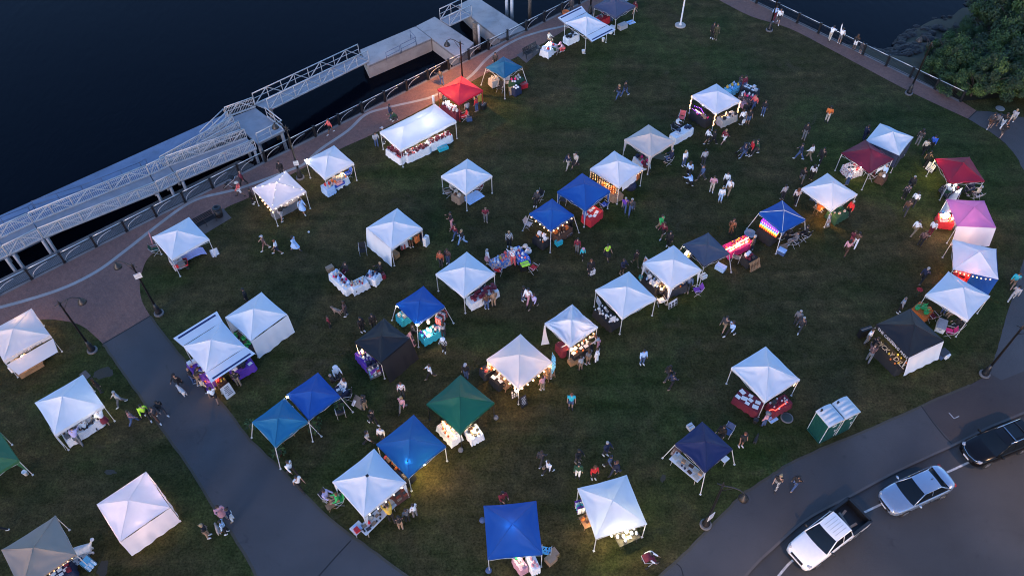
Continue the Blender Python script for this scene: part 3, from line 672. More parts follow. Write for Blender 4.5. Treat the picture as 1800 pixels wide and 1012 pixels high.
def cabin(root, x0, x1, x2, x3, hw, hr, zb0, zb1, zr, paint, bx=(), crown=.05):
    """x0 screen base, x1 roof front, x2 roof back, x3 rear glass base"""
    def side(y): return [(x0, y * hw, zb0), (x1, y * hr, zr - .03), (x2, y * hr, zr - .03), (x3, y * hw, zb1)]
    L_, R_ = side(1), side(-1)
    g = MB(); g.grid([[(x0 + (x1 - x0) * t + (.13 - .07 * t) * (1 - u * u), u * (hw + (hr - hw) * t), zb0 + (zr - .03 - zb0) * t + .03 * sin(pi * t) * (1 - u * u * .5) + crown * .6 * t * (1 - u * u)) for u in [k / 5 - 1 for k in range(11)]] for t in (0, .25, .5, .75, 1)]); g.build('windscreen', GLASS, root)
    g = MB(); g.poly([L_[3], R_[3], R_[2], L_[2]]); g.build('rear_window', GLASS, root)
    for q in (L_, R_):
        g = MB(); g.poly(q if q is R_ else q[::-1]); g.build('side_window', GLASS, root)
    rf = MB(); rows = []
    for i in range(9):
        t = i / 8; x = x1 + .03 + (x2 - x1 - .06) * t; rows.append([(x + .06 * (1 - (j / 5 - 1) ** 2) * max(0, 1 - i / 2) * (1 if x1 > x2 else -1), hr * 1.02 * (j / 5 - 1), zr - .02 + crown * (1 - (j / 5 - 1) ** 2) + .03 * sin(pi * t)) for j in range(11)])
    rf.grid(rows); rf.build('roof', paint, root)
    pl = MB()
    for q in (L_, R_):
        s_ = 1 if q is L_ else -1
        pl.tube([Vector(q[0]) + Vector((.02, 0, -.02)), Vector(q[1]) + Vector((0, 0, .01)), Vector(q[2]) + Vector((0, 0, .01)), Vector(q[3]) + Vector((-.02, 0, -.02))], [.035, .035, .04, .06], 6)
        for bx_ in bx:
            t = .5; pl.tube([(bx_, s_ * (hw * .995), zb0 - .02), (bx_ - .06, s_ * hr * 1.005, zr - .03)], .03, 4)
    pl.build('pillar', paint, root)
def mirror(root, x, y, z, m):
    s_ = 1 if y > 0 else -1; g = MB(); g.lathe([(.02, -.09), (.09, -.06), (.1, 0), (.09, .06), (.02, .09)], 8, (x, y + s_ * .17, z), sx=.7, sy=1.25); g.tube([(x, y, z - .04), (x, y + s_ * .14, z - .02)], .03, 5); g.build('wing_mirror', m, root)
def lights(root, x, y, z, m, name, d):
    for s_ in (-1, 1):
        g = MB(); g.lathe([(.01, -d[2] / 2), (d[0], -d[2] * .3), (d[0], d[2] * .3), (.01, d[2] / 2)], 8, (x, s_ * y, z), sx=1, sy=d[1] / d[0]); g.build(name, m, root)
def lump(root, name, m, c, d, rz=0.0):
    g = MB(); g.box(c, d, rz); return g.build(name, m, root)
def place_car(front, rear, z=-.13):
    a, b = G(*front, z + .5), G(*rear, z + .5); c = (a + b) / 2; c.z = z; return c, atan2((a - b).y, (a - b).x), (a - b).length

SILV = mat('silver_car_paint', (.30, .37, .47), .25, .6, var=.03, coat=.6); WHT = mat('white_car_paint', (.74, .74, .74), .3, var=.03, coat=.5); BLK = mat('black_car_paint', (.004, .004, .005), .18, spec=.25, var=.05, coat=.12)
# silver saloon
c, a, L_ = place_car((1548, 890), (1668, 836))
root = thing('saloon_car', c, a, 'silver four door saloon parked between the white pickup and the black estate', 'car', 'cars parked along the kerb')
m_ = MB(); loft(m_, [(2.34, .40, .32, .52, .56), (2.26, .66, .25, .62, .68), (2.1, .80, .2, .70, .78), (1.8, .87, .18, .78, .86), (1.3, .91, .18, .86, .93), (.85, .92, .18, .91, .97), (0, .92, .18, .93, .96), (-1.0, .92, .18, .95, .98), (-1.55, .91, .2, .97, 1.02), (-1.95, .87, .22, .97, 1.02), (-2.25, .78, .28, .93, .98), (-2.38, .55, .36, .84, .9)]); m_.build('body', SILV, root)
cabin(root, 1.0, .18, -1.02, -1.72, .83, .60, .93, 1.0, 1.43, SILV, (-.35,))
for s_ in (-1, 1): wheel(root, 1.42, s_ * .82); wheel(root, -1.38, s_ * .82); mirror(root, .72, s_ * .86, 1.0, SILV)
lights(root, 2.06, .66, .70, HEADL, 'headlight', (.16, .13, .07)); lights(root, -2.24, .66, .86, REDL, 'tail_light', (.1, .15, .16))
lump(root, 'grille', TRIM, (2.30, 0, .56), (.09, .9, .10)); lump(root, 'bumper_intake', TRIM, (2.33, 0, .36), (.08, .74, .10)); lump(root, 'number_plate', WHITEP, (2.395, 0, .47), (.02, .42, .10)); lump(root, 'aerial', TRIM, (-.82, 0, 1.5), (.12, .03, .08))
m_ = MB()
for s_ in (-1, 1): m_.box((-.45, s_ * .905, .55), (.012, .02, .62)); m_.box((.62, s_ * .915, .55), (.012, .02, .62)); m_.box((-.2, s_ * .93, .78), (.14, .02, .03)); m_.box((-1.05, s_ * .93, .8), (.14, .02, .03))
m_.build('door_trim', TRIM, root)
# black estate car
c, a, L_ = place_car((1689, 806), (1812, 757))
root = thing('estate_car', c, a, 'black estate car with roof rails, nearest the right edge', 'car', 'cars parked along the kerb')
m_ = MB(); loft(m_, [(2.36, .42, .36, .62, .66), (2.28, .70, .28, .74, .80), (2.1, .84, .24, .82, .90), (1.7, .90, .22, .90, .98), (1.2, .93, .22, .98, 1.05), (.8, .94, .22, 1.02, 1.07), (0, .94, .22, 1.03, 1.06), (-1.2, .94, .22, 1.04, 1.07), (-1.9, .93, .25, 1.05, 1.08), (-2.25, .88, .3, 1.03, 1.06), (-2.36, .7, .4, .95, 1.0)]); m_.build('body', BLK, root)
cabin(root, 1.0, .25, -1.85, -2.22, .86, .66, 1.03, 1.06, 1.62, BLK, (-.3, -1.25))
for s_ in (-1, 1):
    wheel(root, 1.42, s_ * .84, .36); wheel(root, -1.38, s_ * .84, .36); mirror(root, .74, s_ * .88, 1.08, BLK)
    g = MB(); g.tube([(.05, s_ * .6, 1.62), (0, s_ * .6, 1.70), (-1.75, s_ * .6, 1.70), (-1.8, s_ * .6, 1.62)], .025, 6); g.build('roof_rail', CHROME, root)
for x in (-.35, -1.3): g = MB(); g.box((x, 0, 1.715), (.035, 1.16, .02)); g.build('cross_bar', CHROME if x > -1 else TRIM, root)
lights(root, 2.08, .70, .84, HEADL, 'headlight', (.17, .13, .07)); lights(root, -2.22, .76, .98, REDL, 'tail_light', (.1, .12, .24))
m_ = MB(); m_.tube([(2.12, -.72, .84), (2.27, -.45, .78), (2.33, 0, .74), (2.27, .45, .78), (2.12, .72, .84)], .022, 5); m_.build('chrome_strip', CHROME, root)
lump(root, 'number_plate', WHITEP, (2.40, 0, .52), (.02, .46, .12)); lump(root, 'grille', TRIM, (2.33, 0, .60), (.08, .9, .16)); lump(root, 'sunroof', GLASS, (-.7, 0, 1.682), (.8, .8, .012))
# white pickup
c, a, L_ = place_car((1391, 990), (1512, 897))
root = thing('pickup_truck', c, a, 'white double cab pickup with timber in its black load bed', 'pickup truck', 'cars parked along the kerb')
m_ = MB(); loft(m_, [(2.62, .50, .42, .72, .76), (2.54, .76, .36, .84, .90), (2.3, .88, .32, .95, 1.02), (1.8, .92, .3, 1.03, 1.10), (1.2, .93, .3, 1.08, 1.14), (.9, .93, .3, 1.10, 1.14), (0, .93, .3, 1.12, 1.14), (-.95, .93, .3, 1.12, 1.14), (-1.0, .93, .3, 1.1, 1.12)]); m_.build('body', WHT, root)
cabin(root, 1.12, .38, -.80, -.98, .86, .66, 1.11, 1.13, 1.72, WHT, (-.2,))
m_ = MB(); x0, x1, h0, h1, hw = -1.03, -2.62, .32, 1.14, .93
for s_ in (-1, 1):
    m_.box(((x0 + x1) / 2, s_ * (hw - .06), .72), (x0 - x1, .12, .80))
m_.box((x1 + .04, 0, .75), (.08, 1.62, .74)); m_.build('bed_side', WHT, root)
m_ = MB(); m_.box(((x0 + x1) / 2, 0, .58), (x0 - x1 - .1, 1.60, .06)); m_.box((x0 - .03, 0, .84), (.05, 1.6, .5))
for s_ in (-1, 1): m_.box(((x0 + x1) / 2, s_ * (hw - .145), .86), (x0 - x1 - .1, .04, .5)); m_.box(((x0 + x1) / 2, s_ * (hw - .06), 1.135), (x0 - x1 - .02, .16, .04))
m_.box((x1 + .05, 0, 1.135), (.14, 1.70, .04)); m_.box((x1 + .11, 0, .86), (.04, 1.55, .5)); m_.build('bed_liner', TRIM, root)
for s_ in (-1, 1): wheel(root, 1.62, s_ * .82, .38, .26); wheel(root, -1.60, s_ * .82, .38, .26); mirror(root, .86, s_ * .88, 1.2, TRIM)
lights(root, 2.34, .72, .92, HEADL, 'headlight', (.17, .13, .09)); lump(root, 'grille', TRIM, (2.56, 0, .80), (.12, .86, .16)); lump(root, 'badge', CHROME, (2.63, 0, .80), (.03, .16, .09)); lump(root, 'bumper_intake', TRIM, (2.60, 0, .50), (.10, 1.0, .12))
m_ = MB()
for s_ in (-1, 1): m_.box((-.2, s_ * .925, .7), (.012, .02, .7)); m_.box((.75, s_ * .925, .7), (.012, .02, .7)); m_.box((.05, s_ * .945, .97), (.16, .02, .035)); m_.box((-.75, s_ * .945, .98), (.16, .02, .035))
for k in range(5): m_.box((-.2, -.4 + .2 * k, 1.762 + .012 * (2 - abs(k - 2))), (.9, .012, .006))
m_.build('door_trim', TRIM, root)
TIMB = mat('sawn_timber', (.28, .22, .17), .85, var=.3, scale=4)
R_ = Matrix.Rotation(a, 4, 'Z')
for (x, y, rz, d, lb) in ((-1.32, -.05, 1.45, (1.3, .16, .10), 'longest sawn beam lying across the pickup bed behind the cab'), (-1.5, .02, 1.35, (1.25, .14, .10), 'second sawn beam beside the longest one in the pickup bed'), (-1.85, -.42, .2, (.5, .14, .06), 'short plank on the driver side of the pickup bed'), (-1.75, .42, -.1, (.5, .14, .06), 'short plank on the kerb side of the pickup bed')):
    g = MB(); g.box((0, 0, .05), d); tag(g.build('timber', TIMB, loc=c + R_ @ Vector((x, y, .63)), rz=a + rz), lb, 'timber')
# ------------------------------------------------------------------ people: one set of meshes per pose
def skin(name, verts, edges, radii, mats_, sub=1):
    me = bpy.data.meshes.new(name); me.from_pydata([tuple(v) for v in verts], edges, []); o = bpy.data.objects.new(name, me); COL.objects.link(o)
    o.modifiers.new('s', 'SKIN')
    for i, r in enumerate(radii):
        me.skin_vertices[0].data[i].radius = r if isinstance(r, tuple) else (r, r); me.skin_vertices[0].data[i].use_root = (i == 0)
    sb = o.modifiers.new('d', 'SUBSURF'); sb.levels = sub; sb.render_levels = sub
    dg = bpy.context.evaluated_depsgraph_get(); dg.update()
    out = bpy.data.meshes.new_from_object(o.evaluated_get(dg)); out.name = name
    bpy.data.objects.remove(o); bpy.data.meshes.remove(me)
    out.materials.clear()
    for m in mats_: out.materials.append(m)
    out.polygons.foreach_set('use_smooth', [True] * len(out.polygons)); return out
def append(me, mb, mats_=()):
    bm = bmesh.new(); bm.from_mesh(me); t = mb.mesh('t', [me.materials[0]] * 1); bm.from_mesh(t); bm.to_mesh(me); bm.free(); bpy.data.meshes.remove(t)
SKIN = [mat('skin_%s' % k, c, .6, var=.08) for k, c in (('light', (.38, .23, .17)), ('tan', (.28, .16, .11)), ('brown', (.17, .09, .06)))]
EYE = mat('eye_dark', (.02, .015, .012), .3); LIP = mat('lip', (.35, .13, .12), .5)
SHOE = [mat('shoe_white', (.6, .6, .6), .7), mat('shoe_black', (.02, .02, .02), .7), mat('shoe_tan', (.3, .22, .16), .8)]
HAIR = dict(brown=mat('hair_brown', (.045, .024, .014), .7), black=mat('hair_black', (.01, .009, .009), .6), blond=mat('hair_blond', (.33, .22, .11), .7), grey=mat('hair_grey', (.33, .32, .31), .8), red=mat('hair_red', (.16, .05, .02), .7))

def skeleton(hipL, kneeL, hipR, kneeR, armL, armR, lean=0.0, sit=False, twist=0.0):
    """angles in degrees; arm = (forward, outward, elbow bend)"""
    def fwd(a): return Vector((sin(RD(a)), 0, -cos(RD(a))))
    J = {}
    def leg(s_, h, k):
        hp = Vector((0, s_ * .095, 0)); kn = hp + .43 * fwd(h); an = kn + .42 * fwd(h - k); return hp, kn, an
    lp = [leg(1, hipL, kneeL), leg(-1, hipR, kneeR)]
    low = min(q[2].z for q in lp); pz = .075 - low
    P_ = Vector((0, 0, pz)); up = Vector((sin(RD(lean)), 0, cos(RD(lean))))
    J['pel'] = P_; J['belly'] = P_ + up * .16; J['chest'] = P_ + up * .36; J['neck'] = P_ + up * .53 + Vector((0, 0, 0))
    hu = Vector((sin(RD(lean * .6)), 0, cos(RD(lean * .6)))); J['head0'] = J['neck'] + hu * .085; J['head1'] = J['neck'] + hu * .16 + Vector((.01, 0, 0)); J['head2'] = J['neck'] + hu * .245
    for s_, n_, q, ar in ((1, 'L', lp[0], armL), (-1, 'R', lp[1], armR)):
        J['hip' + n_], J['knee' + n_], J['ank' + n_] = [P_ + v for v in q]
        J['toe' + n_] = J['ank' + n_] + Vector((.15, s_ * .02, -.04))
        sh = J['chest'] + up * .11 + Vector((0, s_ * .19, 0)); J['sh' + n_] = sh
        f, o_, e_ = ar; d1 = Vector((sin(RD(f)) * cos(RD(o_)), s_ * sin(RD(o_)), -cos(RD(f)) * cos(RD(o_)))).normalized()
        d2 = Vector((sin(RD(f + e_)) * cos(RD(o_ * .5)), s_ * sin(RD(o_ * .3)) - (s_ * .35 if e_ > 60 else 0), -cos(RD(f + e_)))).normalized()
        J['el' + n_] = sh + d1 * .28; J['wr' + n_] = J['el' + n_] + d2 * .25; J['ha' + n_] = J['wr' + n_] + d2 * .08; J['d' + n_] = d2
    return J
def chain(J, names, rad, extra=()):
    V = [J[n_] for n_ in names]; idx = {n_: i for i, n_ in enumerate(names)}
    return V, idx
def build_pose(J):
    N = ['pel', 'belly', 'chest', 'neck', 'head0', 'head1', 'head2']; R_ = [.12, .115, .125, .05, .068, .083, .05]
    E_ = [(0, 1), (1, 2), (2, 3), (3, 4), (4, 5), (5, 6)]
    for s_ in 'LR':
        b = len(N); N += [k + s_ for k in ('sh', 'el', 'wr', 'ha')]; R_ += [.055, .042, .03, .036]; E_ += [(2, b), (b, b + 1), (b + 1, b + 2), (b + 2, b + 3)]
        b = len(N); N += [k + s_ for k in ('hip', 'knee', 'ank')]; R_ += [.085, .058, .04]; E_ += [(0, b), (b, b + 1), (b + 1, b + 2)]
    body = skin('body', [J[n_] for n_ in N], E_, R_, [SKIN[0], EYE, LIP])
    mb = MB(); h = J['head1']; up = (J['head2'] - J['head0']).normalized(); fx = Vector((up.z, 0, -up.x))
    mb.tube([h + fx * .075 + up * .015, h + fx * .105 - up * .02, h + fx * .08 - up * .03], [.008, .016, .01], 5)
    for s_ in (-1, 1):
        mb.ball(h + fx * .076 + Vector((0, s_ * .033, 0)) + up * .012, .012, 1, 6); mb.ball(h + Vector((0, s_ * .083, 0)), .026, 0, 6)
    mb.box(h + fx * .08 - up * .055, (.012, .045, .012), mi=2)
    for s_ in 'LR':
        d = J['d' + s_]; hp = J['ha' + s_]; side = d.cross(Vector((0, 1, 0))).normalized(); yv = Vector((0, 1, 0)); w_ = (yv - d * yv.dot(d)).normalized(); pn = d.cross(w_)
        for k, ln in enumerate((.062, .075, .07, .052)):
            st = hp + pn * (k - 1.5) * .017; mb.tube([st, st + d * ln * .6, st + d * ln * .9 + w_ * (.015 if s_ == 'R' else -.015)], [.009, .008, .006], 5)
        st = hp - d * .03; mb.tube([st + pn * -.02, st + pn * -.05 + d * .02, st + pn * -.055 + d * .05], [.011, .009, .007], 5)
    append(body, mb)
    # garments (grown from the same joints, a little thicker)
    def tor(rs, sleeves):
        n_ = ['pel', 'belly', 'chest', 'neck']; r_ = list(rs); e_ = [(0, 1), (1, 2), (2, 3)]
        for s_ in 'LR':
            b = len(n_); n_ += ['sh' + s_, 'el' + s_]; r_ += [.082, .058 if sleeves else .064]; e_ += [(2, b), (b, b + 1)]
            if sleeves: n_.append('wr' + s_); r_.append(.047); e_.append((b + 1, b + 2))
        V = [J[k].copy() for k in n_]
        V[0] = V[0] - (J['belly'] - J['pel']) * .25; V[3] = J['chest'].lerp(J['neck'], .82)
        if not sleeves:
            for s_ in 'LR':
                i = n_.index('el' + s_); V[i] = J['sh' + s_].lerp(J['el' + s_], .7)
        return skin('top', V, e_, r_, [SKIN[0]])
    topL, topS = tor((.168, .160, .170, .078), True), tor((.165, .157, .168, .076), False)
    def legs(full):
        n_ = ['pel']; V = [J['pel']]; r_ = [.14]; e_ = []
        for s_ in 'LR':
            b = len(V); V += [J['hip' + s_], J['knee' + s_] if full else J['hip' + s_].lerp(J['knee' + s_], .92)]; r_ += [.1, .078 if full else .09]; e_ += [(0, b), (b, b + 1)]
            if full: V.append(J['knee' + s_].lerp(J['ank' + s_], .97)); r_.append(.062); e_.append((b + 1, b + 2))
        return skin('bottoms', V, e_, r_, [SKIN[0]])
    tr, shs = legs(True), legs(False)
    mb = MB(); kn = (J['kneeL'] + J['kneeR']) / 2; c0 = J['belly'].lerp(J['pel'], .4); k2 = c0.lerp(kn, .95); sp = abs(J['kneeL'].x - J['kneeR'].x) / 2
    rows = []
    for t in (0, .25, .5, .75, 1.0):
        c = c0.lerp(k2, t); rows.append([(c.x + (.15 + t * (.07 + sp)) * cos(q), c.y + (.16 + t * .1) * (1 + .07 * sin(q * 6) * t) * sin(q), c.z) for q in [2 * pi * k / 20 for k in range(21)]])
    mb.grid(rows); mb.poly(rows[0][:-1]); sk = mb.mesh('skirt', [SKIN[0]])
    shm = []
    for s_ in 'LR':
        mb = MB(); a_, t_ = J['ank' + s_], J['toe' + s_]; f = (t_ - a_).normalized()
        mb.tube([a_ - f * .055 + Vector((0, 0, -.015)), a_ + Vector((0, 0, -.005)), a_.lerp(t_, .55) + Vector((0, 0, -.012)), t_ + f * .02], [.042, .052, .05, .03], 8, sq=.8); shm.append(mb.mesh('shoe', [SHOE[0]]))
    return dict(body=body, topL=topL, topS=topS, trousers=tr, shorts=shs, skirt=sk, shoes=shm, J=J)
def hair_meshes():
    out = {}
    def cap(r, zlo, front): 
        rows = []
        for i in range(8):
            ph = pi * .5 * (1 - i / 7) if True else 0
            row = []
            for k in range(17):
                q = 2 * pi * k / 16; lo = zlo + (front - zlo) * max(0, cos(q)) ** 2
                z = lo + (r - lo) * sin(pi / 2 * (1 - i / 7)); rr_ = sqrt_(max(0, r * r - z * z)); row.append((rr_ * cos(q) * 1.05 - .008, rr_ * sin(q), z * 1.08))
            rows.append(row)
        return rows
    mb = MB(); mb.grid(cap(.104, -.055, .045)); out['short'] = mb.mesh('hair', [HAIR['brown']])
    mb = MB(); mb.grid(cap(.108, -.06, .04))
    mb.grid([[(-.02 + .11 * cos(q) * (1 - .1 * t), .11 * sin(q) * (1 + .12 * sin(t * 3)), .0 - .27 * t) for q in [RD(75) + RD(210) * k / 12 for k in range(13)]] for t in (0, .2, .4, .6, .8, 1)]); out['long'] = mb.mesh('hair', [HAIR['brown']])
    mb = MB(); mb.grid(cap(.108, -.06, .04)); mb.ball((-.11, 0, .06), .05); out['bun'] = mb.mesh('hair', [HAIR['brown']])
    mb = MB(); mb.grid(cap(.112, .0, .02)); mb.lathe([(.112, .0), (.19, -.01), (.19, .0), (.11, .015)], 20); out['hat'] = mb.mesh('hat', [HAIR['brown']])
    mb = MB(); mb.grid(cap(.110, -.01, .03)); mb.grid([[(.09 + .1 * t, .075 * u * (1 - .35 * t), .035 - .015 * t) for u in (-1, -.5, 0, .5, 1)] for t in (0, .5, 1)]); out['cap'] = mb.mesh('cap', [HAIR['brown']])
    return out
sqrt_ = math.sqrt
HM = hair_meshes()
POSE = dict(
    st=build_pose(skeleton(3, 4, -3, 3, (4, 10, 12), (2, 10, 14))),
    wa=build_pose(skeleton(24, 8, -20, 14, (-22, 8, 18), (24, 8, 24))),
    wb=build_pose(skeleton(-18, 22, 26, 6, (20, 9, 26), (-18, 9, 14))),
    ph=build_pose(skeleton(2, 3, -6, 6, (18, 14, 88), (22, 14, 82))),
    fo=build_pose(skeleton(4, 3, -4, 5, (20, 20, 100), (20, 20, 104), lean=2)),
    le=build_pose(skeleton(6, 4, -10, 8, (62, 10, 12), (48, 8, 30), lean=26)),
    up=build_pose(skeleton(4, 4, -5, 4, (160, 12, 6), (6, 12, 18))),
    si=build_pose(skeleton(84, 82, 80, 76, (28, 12, 55), (30, 12, 60), lean=-6)),
    cr=build_pose(skeleton(100, 120, 40, 115, (50, 10, 30), (60, 10, 20), lean=30)))
prng = random.Random(11)
def person(px, py, head, pose, top, bot, hair, label, sleeve=None, sc=None, z=0.0, skin_=None, group='visitors and sellers at the market'):
    """top: colour (+S short sleeves); bot: colour:t/s/k; hair: style-colour"""
    p = POSE[pose]; sc = sc or prng.uniform(.95, 1.06)
    sl = 'topS' if top.endswith('+S') else 'topL'; tc_ = top.replace('+S', ''); bc, bk = bot.split(':'); hs, hc = hair.split('-')
    loc = G(px, py, z); loc.z = z + (0 if pose not in ('si',) else 0)
    r_ = inst(p['body'], 'person', None, loc, RD(head), [SKIN[prng.choice((0, 0, 0, 1, 1, 2)) if skin_ is None else skin_], EYE, LIP], sc)
    tag(r_, 'person ' + label, 'person', group)
    inst(p[sl], 'top', r_, mats=[cm(tc_)]); inst(p[{'t': 'trousers', 's': 'shorts', 'k': 'skirt'}[bk]], {'t': 'trousers', 's': 'shorts', 'k': 'skirt'}[bk], r_, mats=[cm(bc)])
    sm_ = SHOE[prng.choice((0, 0, 1, 1, 2))]
    for q in p['shoes']: inst(q, 'shoe', r_, mats=[sm_])
    if hs != 'bald':
        J = p['J']; h = J['head1']; up = (J['head2'] - J['head0']).normalized()
        o = inst(HM[hs], 'hair' if hs in ('short', 'long', 'bun') else hs, r_, mats=[HAIR[hc] if hs in ('short', 'long', 'bun') else cm(hc)])
        o.location = h + up * .01; o.rotation_euler = (0, atan2(up.x, up.z), 0)
    return r_
# ------------------------------------------------------------------ canopies
FAB = {}
def fabric(c, tr=.22):
    if c not in FAB:
        col = dict(white=(.76, .79, .84), ivory=(.80, .73, .70), lit=(.80, .74, .76), cream=(.66, .57, .52), beige=(.37, .29, .225), red=(.58, .018, .045), maroon=(.125, .009, .03), crimson=(.24, .006, .03), blue=(.008, .10, .33),
                   royal=(.006, .082, .36), sea=(.010, .12, .25), sky=(.012, .17, .33), navy=(.007, .014, .075), slate=(.055, .065, .10), slate2=(.075, .09, .16), black=(.008, .008, .011), green=(.004, .11, .065), leaf=(.05, .17, .07), pink=(.52, .17, .42))[c]
        FAB[c] = mat('canopy_' + c, col, .62, var=.035, scale=1.3, trans=tr if c not in ('black', 'navy', 'slate') else .05, bump=.12, bscale=5)
    return FAB[c]
LEGW = mat('white_leg', (.58, .57, .55), .5, var=.08); LEGK = IRON; LEGG = STEEL
SIDES = dict(LT=((-1, 1), (-1, -1)), LB=((-1, -1), (1, -1)), BR=((1, -1), (1, 1)), TR=((1, 1), (-1, 1)))
BULB = mat('warm_bulb', (1, .8, .5), .3, emit=(1, .46, .16), es=.75); BULBW = mat('white_bulb', (1, .9, .8), .3, emit=(1, .84, .70), es=.7)
TENTS = {}
def canopy_mesh(w, d, eave, peak, seed, ridge=0.0, val=.2, wr=1.0, cres=0):
    wr *= 1.5
    rg = random.Random(seed); hw, hd = w / 2, d / 2; mb = MB(); N, Mx = 15, 22; rows = []
    ph = [rg.uniform(0, 6) for _ in range(8)]; cre = [(f_, rg.uniform(-.75, .75), rg.uniform(-.35, .35), rg.choice((-1, 1)) * rg.uniform(.4, 1.0), rg.uniform(.1, .5), rg.uniform(.6, 1.0)) for f_ in range(4) for _ in range(3)]
    def zat(x, y, m, f, s_):
        t = 1 - m; z = eave + (peak - eave) * (.86 * t + .14 * t * t) - .055 * sin(pi * m) * (1 - s_ * s_) * wr
        z += wr * .020 * noise.noise(Vector((x * 1.3 + seed * 3.1, y * 1.3, 0)))
        # long creases fanning out of the corners
        for k, c in enumerate(((-1, -1), (1, -1), (1, 1), (-1, 1))):
            dx, dy = x - c[0] * hw, y - c[1] * hd; r_ = hypot(dx, dy); a = atan2(dy, dx)
            z += wr * .018 * math.exp(-r_ / 1.1) * sin(a * 17 + ph[k]) * min(1, r_ * 2.2)
        for (ff, o0, o1, am, m0, m1) in cre:
            if ff == f and m0 < m < m1: u = s_ * m - (o1 + (o0 - o1) * m); z += wr * .013 * am * math.exp(-(u * 17) ** 2) * sin(pi * (m - m0) / (m1 - m0))
        return z
    for j in range(N + 1):
        m = max(.02, j / N); row = []
        for f in range(4):
            for i in range(Mx):
                s_ = 2 * i / Mx - 1; sag = .035 * (1 - s_ * s_) * m ** 4 * (1 + .5 * sin(seed + f))
                u, v = ((s_, -1), (1, s_), (-s_, 1), (-1, -s_))[f]
                if ridge: x, y = m * hw * u, v * (m * (hd - ridge) + ridge)
                else: x, y = m * hw * u, m * hd * v
                if f in (0, 2): y -= sag * v
                else: x -= sag * u
                row.append((x, y, zat(x, y, m, f, s_)))
        row.append(row[0]); rows.append(row)
    b0 = len(mb.v); mb.grid(rows); mb.poly(rows[0][:-1])
    if val:
        edge_ = rows[-1]; low = []
        for k, (x, y, z) in enumerate(edge_):
            n_ = hypot(x, y); sc_ = (.05 * abs(sin(k / Mx * 4 * pi * 1.0)) if cres else 0); low.append((x + x / n_ * .015, y + y / n_ * .015, z - val + sc_ + .012 * noise.noise(Vector((x * 3, y * 3, seed)))))
        mb.grid([edge_, low])
    me = mb.mesh('canopy', [GRASS])
    bm = bmesh.new(); bm.from_mesh(me); bmesh.ops.remove_doubles(bm, verts=bm.verts, dist=.002); bm.normal_update(); bmesh.ops.recalc_face_normals(bm, faces=bm.faces)
    for e_ in bm.edges:
        if len(e_.link_faces) == 2:
            mid = (e_.verts[0].co + e_.verts[1].co) / 2
            if e_.calc_face_angle(0) > .12 and (not ridge) and abs(abs(mid.x / hw) - abs(mid.y / hd)) < .02: e_.smooth = False
            if e_.calc_face_angle(0) > .6: e_.smooth = False
    bm.to_mesh(me); bm.free(); return me
